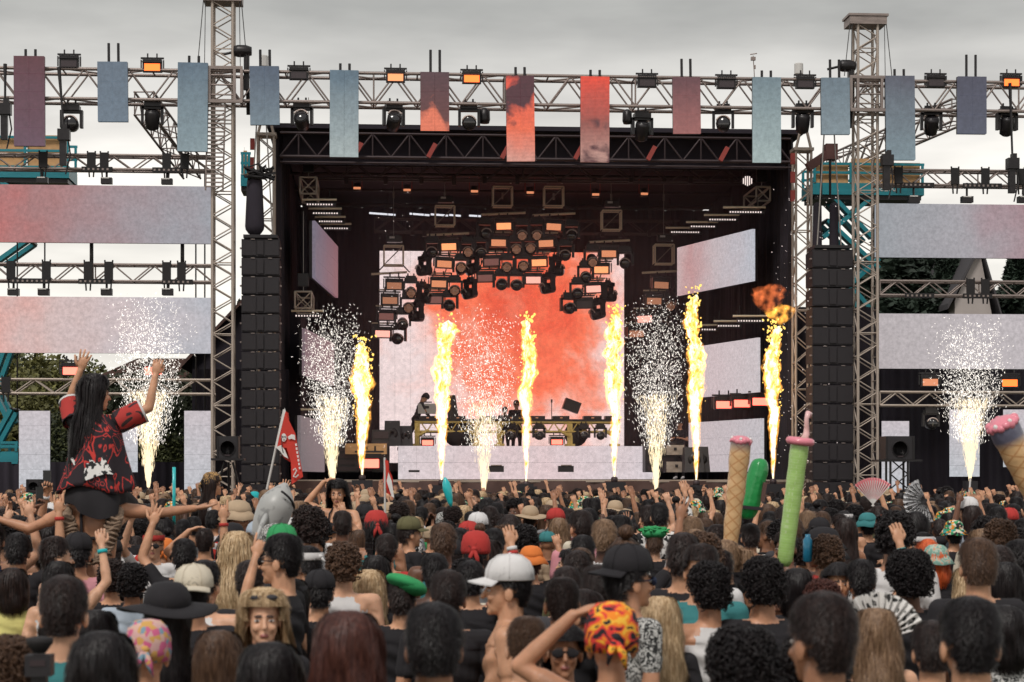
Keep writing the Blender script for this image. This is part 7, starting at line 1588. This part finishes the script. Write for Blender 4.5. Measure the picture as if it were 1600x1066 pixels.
# ------------------------------------------------------------------ balloons, flags, fans
def ruled(key, base, col, line, sc, axis='z'):
    m = bpy.data.materials.new(key); m.use_nodes = True; t = m.node_tree; b = t.nodes['Principled BSDF']; b.inputs['Roughness'].default_value = .35; b.inputs['Coat Weight'].default_value = .3
    nz_ = N(t, 'ShaderNodeTexNoise'); nz_.inputs['Scale'].default_value = 14; bp_ = N(t, 'ShaderNodeBump'); bp_.inputs['Strength'].default_value = .6; bp_.inputs['Distance'].default_value = .012; tcc = N(t, 'ShaderNodeTexCoord'); t.links.new(tcc.outputs['Object'], nz_.inputs['Vector']); t.links.new(nz_.outputs[0], bp_.inputs['Height']); t.links.new(bp_.outputs[0], b.inputs['Normal'])
    return m, t, b
def waffle(name, length, gradtop):
    m, t, b = ruled(name, 0, 0, 0, 0); g = N(t, 'ShaderNodeTexCoord'); sp = N(t, 'ShaderNodeSeparateXYZ'); t.links.new(g.outputs['Object'], sp.inputs[0])
    an = N(t, 'ShaderNodeMath', operation='ARCTAN2'); t.links.new(sp.outputs[0], an.inputs[0]); t.links.new(sp.outputs[1], an.inputs[1])
    outs = []
    for sgn in (1, -1):
        s1 = N(t, 'ShaderNodeMath', operation='MULTIPLY'); t.links.new(an.outputs[0], s1.inputs[0]); s1.inputs[1].default_value = 4*sgn
        s2 = N(t, 'ShaderNodeMath', operation='MULTIPLY_ADD'); t.links.new(sp.outputs[2], s2.inputs[0]); s2.inputs[1].default_value = 75; t.links.new(s1.outputs[0], s2.inputs[2])
        s3 = N(t, 'ShaderNodeMath', operation='SINE'); t.links.new(s2.outputs[0], s3.inputs[0]); outs.append(s3)
    mx = N(t, 'ShaderNodeMath', operation='MAXIMUM'); t.links.new(outs[0].outputs[0], mx.inputs[0]); t.links.new(outs[1].outputs[0], mx.inputs[1])
    r = ramp_node(t, mx.outputs[0], [(.80, (.74, .47, .24)), (.97, (.58, .30, .13))])
    gr = N(t, 'ShaderNodeMapRange'); gr.inputs[1].default_value = length*gradtop; gr.inputs[2].default_value = length*(gradtop+.10); t.links.new(sp.outputs[2], gr.inputs[0])
    mm = N(t, 'ShaderNodeMix', data_type='RGBA'); t.links.new(gr.outputs[0], mm.inputs[0]); t.links.new(r.outputs[0], mm.inputs[6]); mm.inputs[7].default_value = (.13, .13, .19, 1); t.links.new(mm.outputs[2], b.inputs['Base Color']); return m
PINK = mat('glossy_pink', (.80, .25, .32), .35, coat=.3, bump=.3, bscale=8); WHT = mat('glossy_white', (.78, .74, .72), .35, coat=.3)
def along(p, q): return (q-p).to_track_quat('Z', 'Y').to_euler(), (q-p).length
def cone_balloon(px0, py0, px1, py1, d, r0, r1, lab, gt):
    p, q = UD(px0, py0, d), UD(px1, py1, d-.1); rot, L = along(p, q); t = thing('cone_balloon', lab, 'balloon', p, 'inflatable cones'); t.rotation_euler = rot
    link('waffle_cone', MB().lathe([(r0*.6, -.01), (r0, .02)]+[(r0+(r1-r0)*k/12+.004*math.sin(k*2.), L*k/12) for k in range(1, 13)]+[(r1*.97, L+.01)], n=28).mesh('waffle_cone', waffle('waffle_%d' % px0, L, gt), True), t)
    mb = MB(); r = random.Random(px0); 
    for k in range(16): a = k/16*6.283; mb.ell((math.cos(a)*r1*.80, math.sin(a)*r1*.80, L+r.uniform(-.012, .004)), (r1*.30, r1*.30, r1*.28*r.uniform(.7, 1.4)), n=10, m=8)
    mb.ell((0, 0, L+.005), (r1*.9, r1*.9, r1*.38)); link('frosting', mb.mesh('frosting', PINK, True), t)
    mb = MB()
    for k in range(5): a = k*1.3; mb.ell((math.cos(a)*r1*.9, math.sin(a)*r1*.9, L+.012), (r1*.16, r1*.16, r1*.2), n=8, m=6)
    link('cream_drip', mb.mesh('cream_drip', WHT, True), t)
cone_balloon(1138, 880, 1158, 688, 13.5, .050, .074, 'long inflatable waffle cone held upright with pink frosting on top', .90)
cone_balloon(1625, 790, 1566, 662, 12.5, .07, .105, 'leaning inflatable waffle cone with pink frosting at the photo edge', .74)
# green tube with a flamingo ring
d = 12.5; p, q = UD(1226, 880, d), UD(1250, 692, d-.05); rot, L = along(p, q); t = thing('tube_balloon', 'tall pale green tube balloon topped by a pink flamingo ring', 'balloon', p); t.rotation_euler = rot
gmn, tt, b = ruled('pale_green_vinyl', 0, 0, 0, 0); g = N(tt, 'ShaderNodeTexCoord'); br = N(tt, 'ShaderNodeTexBrick'); br.inputs['Scale'].default_value = 14; br.inputs['Color1'].default_value = (.34, .56, .15, 1); br.inputs['Color2'].default_value = (.38, .59, .18, 1); br.inputs['Mortar'].default_value = (.48, .64, .30, 1); br.inputs['Mortar Size'].default_value = .012
mpx = N(tt, 'ShaderNodeMapping'); mpx.inputs['Rotation'].default_value = (R(90), 0, 0); tt.links.new(g.outputs['Object'], mpx.inputs[0]); tt.links.new(mpx.outputs[0], br.inputs['Vector']); tt.links.new(br.outputs[0], b.inputs['Base Color'])
link('tube', MB().lathe([(.03, -.02), (.050, .02)]+[(.051+.009*k/10+.002*math.sin(k*3), L*k/10) for k in range(1, 11)]+[(.05, L+.03)], n=24).mesh('tube', gmn, True), t)
mb = MB(); rr = [V3((.068*math.cos(a), .068*math.sin(a), L+.01)) for a in np.linspace(0, 6.283, 21)]; mb.tube(rr, .026, 10); link('ring', mb.mesh('ring', PINK, True), t)
mb = MB(); mb.tube([(.07, 0, L+.02), (.10, 0, L+.06), (.085, 0, L+.11), (.065, 0, L+.16), (.085, 0, L+.195), (.115, 0, L+.19), (.13, 0, L+.165)], [.028, .022, .016, .015, .020, .018, .008], 10); link('flamingo_neck', mb.mesh('flamingo_neck', mat('pale_pink', (.82, .50, .50), .4, coat=.3), True), t)
mb = MB(); mb.tube([(.125, 0, L+.175), (.138, 0, L+.155), (.132, 0, L+.135)], [.010, .008, .002], 8); link('beak', mb.mesh('beak', M['black'], True), t)
# cucumber balloon
d = 17; P = [UD(1168, 812, d), UD(1172, 790, d), UD(1178, 760, d), UD(1185, 735, d), UD(1187, 716, d)]; t = thing('cucumber_balloon', 'dark green inflatable cucumber with a strap and a little brown tag', 'balloon', P[0])
mb = MB(); n = 36; rings = []
def cat(p0, p1, p2, p3, u): return .5*((2*p1)+(p2-p0)*u+(2*p0-5*p1+4*p2-p3)*u*u+(3*p1-p0-3*p2+p3)*u**3)
for i in range(33):
    s = i/32; k = min(3, int(s*4)); u = s*4-k; c_ = cat(P[max(0, k-1)], P[k], P[k+1], P[min(4, k+2)], u)
    w = .088*math.sqrt(max(0, 1-abs(2*s-1)**3.2))+.002
    rings.append([c_+V3((math.cos(a)*w*(1+.06*abs(math.cos(a*5))+.012*math.sin(s*60+a*4)), math.sin(a)*w*(1+.06*abs(math.cos(a*5))), 0)) for a in [2*math.pi*j/n for j in range(n)]])
mb.loft(rings); mb.build('cucumber', mat('cucumber_green', (.01, .27, .06), .38, coat=.4, bump=.5, bscale=14), t, True)
bx('strap', t, P[1]+V3((0, 0, -.02)), (.19, .2, .03), M['black'], (0, .1, 0)); bx('brown_tag', t, P[2]+V3((.07, -.09, -.05)), (.035, .02, .17), M['wood'], (0, .15, 0))
# shark
d = 15.2; sm = pattern_mat('shark_vinyl', 'noise', [(0, (.10, .10, .10)), (.36, (.30, .30, .295)), (.42, (.42, .42, .41))], 14, rough=.4, interp='LINEAR')
p, q = UD(402, 872, d), UD(441, 753, d); rot, L = along(p, q); t = thing('shark_balloon', 'spotted grey inflatable shark standing nose up in the crowd', 'balloon', p); t.rotation_euler = rot
rings = []
for i in range(19):
    s = i/18; w = (.09+.105*math.sin(min(1, s*1.5)*math.pi/2)) if s < .68 else .195*math.cos((s-.68)/.32*math.pi/2*.93); rings.append([V3((math.cos(a)*w*.80, math.sin(a)*w*.72-.03*s*s, s*L)) for a in [2*math.pi*j/22 for j in range(22)]])
link('shark_body', MB().loft(rings).mesh('shark_body', sm, True), t)
for s, l_ in ((-1, .17), (1, .17)):
    mb = MB(); b0 = V3((s*.14, .02, L*.50)); mb.loft([[b0+V3((s*l_*k, 0, -.16*k*k))+V3((0, math.sin(a)*.03*(1-.6*k), math.cos(a)*.065*(1-.75*k))) for a in [2*math.pi*j/12 for j in range(12)]] for k in (0, .3, .6, .85, 1)]); link('fin', mb.mesh('fin', sm, True), t)
mb = MB(); mb.tube([V3((math.cos(a)*.158, math.sin(a)*.128-.025, L*.79-.07*math.cos(a)+.03*math.sin(a))) for a in np.linspace(3.2, 6.25, 16)], .010, 6); link('mouth', mb.mesh('mouth', M['black'], True), t)
link('eye', MB().ell((-.105, -.075, L*.80), (.010, .010, .010)).mesh('eye', M['black'], True), t)
# teal balloon
p, q = UD(705, 792, 22), UD(695, 746, 22); rot, L = along(p, q); t = thing('teal_balloon', 'turquoise elongated balloon held above the crowd before the second flame', 'balloon', p); t.rotation_euler = rot
link('balloon', MB().lathe([(.012, 0), (.03, .05), (.045, .14), (.055, L*.6), (.045, L*.8), (.02, L*.95), (.008, L)], n=16).mesh('balloon', mat('turquoise_vinyl', (.02, .50, .52), .3, coat=.4), True), t)
# flags
def flag(name, lab, pole, corners, d, folds, m, nm='flag'):
    a, b = UD(*pole[0], d), UD(*pole[1], d); t = thing(name, lab, 'flag', b); bar('pole', t, a, b, .012, M['white'])
    (tl, bl, tr, br_) = [UD(*c, d) for c in corners]; nx, nz_ = 14, 18
    def P(u, v):
        p = tl.lerp(tr, u).lerp(bl.lerp(br_, u), v); return p+V3((.02*math.sin(u*11+v*7), folds*math.sin(u*9+v*2.5)*u, 0))
    mb = MB(); g = [[P(j/nx, i/nz_) for j in range(nx+1)] for i in range(nz_+1)]; mb.sheet(g); mb.sheet([[q+V3((0, .006, 0)) for q in r_][::-1] for r_ in g]); mb.build('cloth', m, t, True); return t, P
t, P = flag('red_flag', 'red flag on a leaning white pole with a white emblem and white lettering', ((417, 765), (444, 640)), ((445, 643), (432, 700), (448, 646), (472, 742)), 18, .05, M['redfab'])
def flagp(pts, z=.008):   # a run of photo points on the flag plane
    return [UD(x, y, 18)+V3((0, -.06, 0)) for x, y in pts]
mb = MB(); mb.add(flagp([(445, 638), (447, 642), (433, 700), (430, 700)]), [(0, 1, 2, 3)]); mb.build('sleeve', M['whitefab'], t)
mb = MB()
# second panel of the cloth hanging from the fly corner
pts = flagp([(446, 645), (462, 678), (468, 712), (474, 745), (456, 757), (455, 722), (448, 700), (432, 700)]); mb.add(pts+[p_+V3((0, .01, 0)) for p_ in pts], [tuple(range(8))[::-1], tuple(range(8, 16))]); mb.build('cloth_fold', M['redfab'], t)
def flagmark(name, pts, m, dz=-.075): mb = MB(); v = [UD(x, y, 18)+V3((0, dz, 0)) for x, y in pts]; mb.add(v, [tuple(range(len(v)))]); return mb.build(name, m, t)
c = (444, 684); flagmark('emblem_head', [(c[0]+4.2*math.cos(a), c[1]+6.5*math.sin(a)) for a in np.linspace(0, 5.9, 12)], M['whitefab'])
for ex, ey, er in ((442.6, 683, 1.1), (446, 683, 1.1), (444.3, 687.5, .9)): flagmark('emblem_eye', [(ex+er*math.cos(a), ey+er*1.3*math.sin(a)) for a in np.linspace(0, 5.5, 8)], M['black'], -.08)
flagmark('emblem_outline', [(440, 680), (440.8, 680), (442, 700), (444, 708), (442.5, 708), (440.5, 698)], M['black'], -.078)
flagmark('emblem_shoulder', [(431, 699), (440, 696), (446, 704), (451, 717), (444, 713), (438, 705)], M['whitefab'])
flagmark('emblem_wing', [(450, 683), (456, 679), (461, 680), (462, 688), (456, 686), (452, 687)], M['whitefab'])
for k in range(7): y = 694+k*6; x = 463+k*.95; flagmark('lettering', [(x-1.6, y), (x+1.0, y-1), (x+1.6, y+3.2), (x-.8, y+3.4)], M['whitefab'])
mb = MB(); mb.tube([UD(x, y, 18)+V3((0, -.08, 0)) for x, y in ((459, 735), (462, 732), (464, 736), (461, 741), (459, 745), (463, 746), (467, 742))], .006, 5); mb.build('lettering', M['whitefab'], t)
t, P = flag('small_flag', 'small red and white flag on a thin dark pole near the first flame', ((602, 830), (601, 715)), ((600, 716), (602, 765), (606, 722), (616, 780)), 20, .02, M['redfab'])
mb = MB(); v = [UD(x, y, 20)+V3((0, -.04, 0)) for x, y in ((607, 738), (612, 752), (616, 778), (612, 776), (604, 752))]; mb.add(v, [(0, 1, 2, 3, 4)]); mb.build('white_stripe', M['whitefab'], t)
# fans
def fan(name, lab, px, py, d, rad, m, a0, a1, handle=True, ribs=14, tilt=0):
    c = UD(px, py, d); t = thing(name, lab, 'hand fan', c, 'folding fans'); n = ribs*2; g = [[], []]
    for k in range(n+1):
        a = a0+(a1-a0)*k/n; z = .012*(1 if k % 2 else -1)
        for i, q in enumerate((.22, 1.0)): g[i].append(c+V3((math.cos(a)*rad*q, z, math.sin(a)*rad*q)))
    mb = MB(); mb.sheet(g); mb.sheet([[p+V3((0, .005, 0)) for p in r_][::-1] for r_ in g]); mb.build('fan_leaf', m, t)
    for k in range(0, n+1, 2):
        a = a0+(a1-a0)*k/n; bar('rib', t, c-V3((math.cos(a)*rad*.08, 0, math.sin(a)*rad*.08)), c+V3((math.cos(a)*rad*.9, -.014, math.sin(a)*rad*.9)), .004, M['whitefab'] if 'zebra' not in m.name else M['black'])
PKF = mat('pink_paper', (.80, .33, .36), .7)

fan('pink_fan', 'open pink folding fan held up in front of the second tower foot', 1364, 788, 19.5, .27, PKF, R(48), R(134))
ZB = pattern_mat('zebra_print', 'noise', [(0, (.02, .02, .02)), (.42, (.60, .60, .62))], 26, dist=1.5, stretch=(1, 1, 2))
fan('zebra_fan', 'open white folding fan with black scribbles, held sideways', 1446, 782, 18, .21, ZB, R(110), R(290))
WF = pattern_mat('cutout_print', 'noise', [(0, (.74, .72, .70)), (.55, (.74, .72, .70)), (.56, (.03, .03, .03))], 30, dist=.3)
fan('white_fan', 'large white patterned folding fan open above the sandy haired woman', 1372, 1000, 8.4, .21, WF, R(15), R(150))
# big camera top at lower edge
p = UD(62, 1030, 6.4); t = thing('camera', 'black camera or gimbal top rising before the teal tank top', 'camera', p); bx('body', t, p+V3((0, 0, -.02)), (.085, .08, .07), M['black']); MB().lathe([(.02, 0), (.045, .035), (.045, .05), (.02, .055)], p+V3((0, 0, .02)), 16).build('microphone_cover', M['rubber'], t, True); bx('hot_shoe', t, p+V3((0, -.041, -.01)), (.05, .004, .02), M['alu_d']); bx('grip', t, p+V3((0, 0, -.10)), (.05, .05, .1), M['black'])
p = UD(1262, 858, 13); tag(MB().lathe([(.02, -.09), (.032, -.08), (.032, .06), (.018, .08), (.018, .10)], p, 14).build('bottle', mat('blue_plastic', (.02, .22, .38), .3, coat=.4), smooth=True), 'blue plastic bottle held up beside the green tube balloon', 'bottle')
p = UD(272, 775, 20); q = UD(272, 730, 20); tag(MB().tube([p+V3((0, 0, -.3)), p, q], .018, 8).build('teal_wand', mat('turquoise_vinyl', (.02, .50, .52), .3, coat=.4), smooth=True), 'thin turquoise wand raised next to the pale screen by the sparks', 'wand')
for x, y, d_, lb in ((1012, 898, 0, 0),): pass
p = UD(503, 836, 0.1+14);
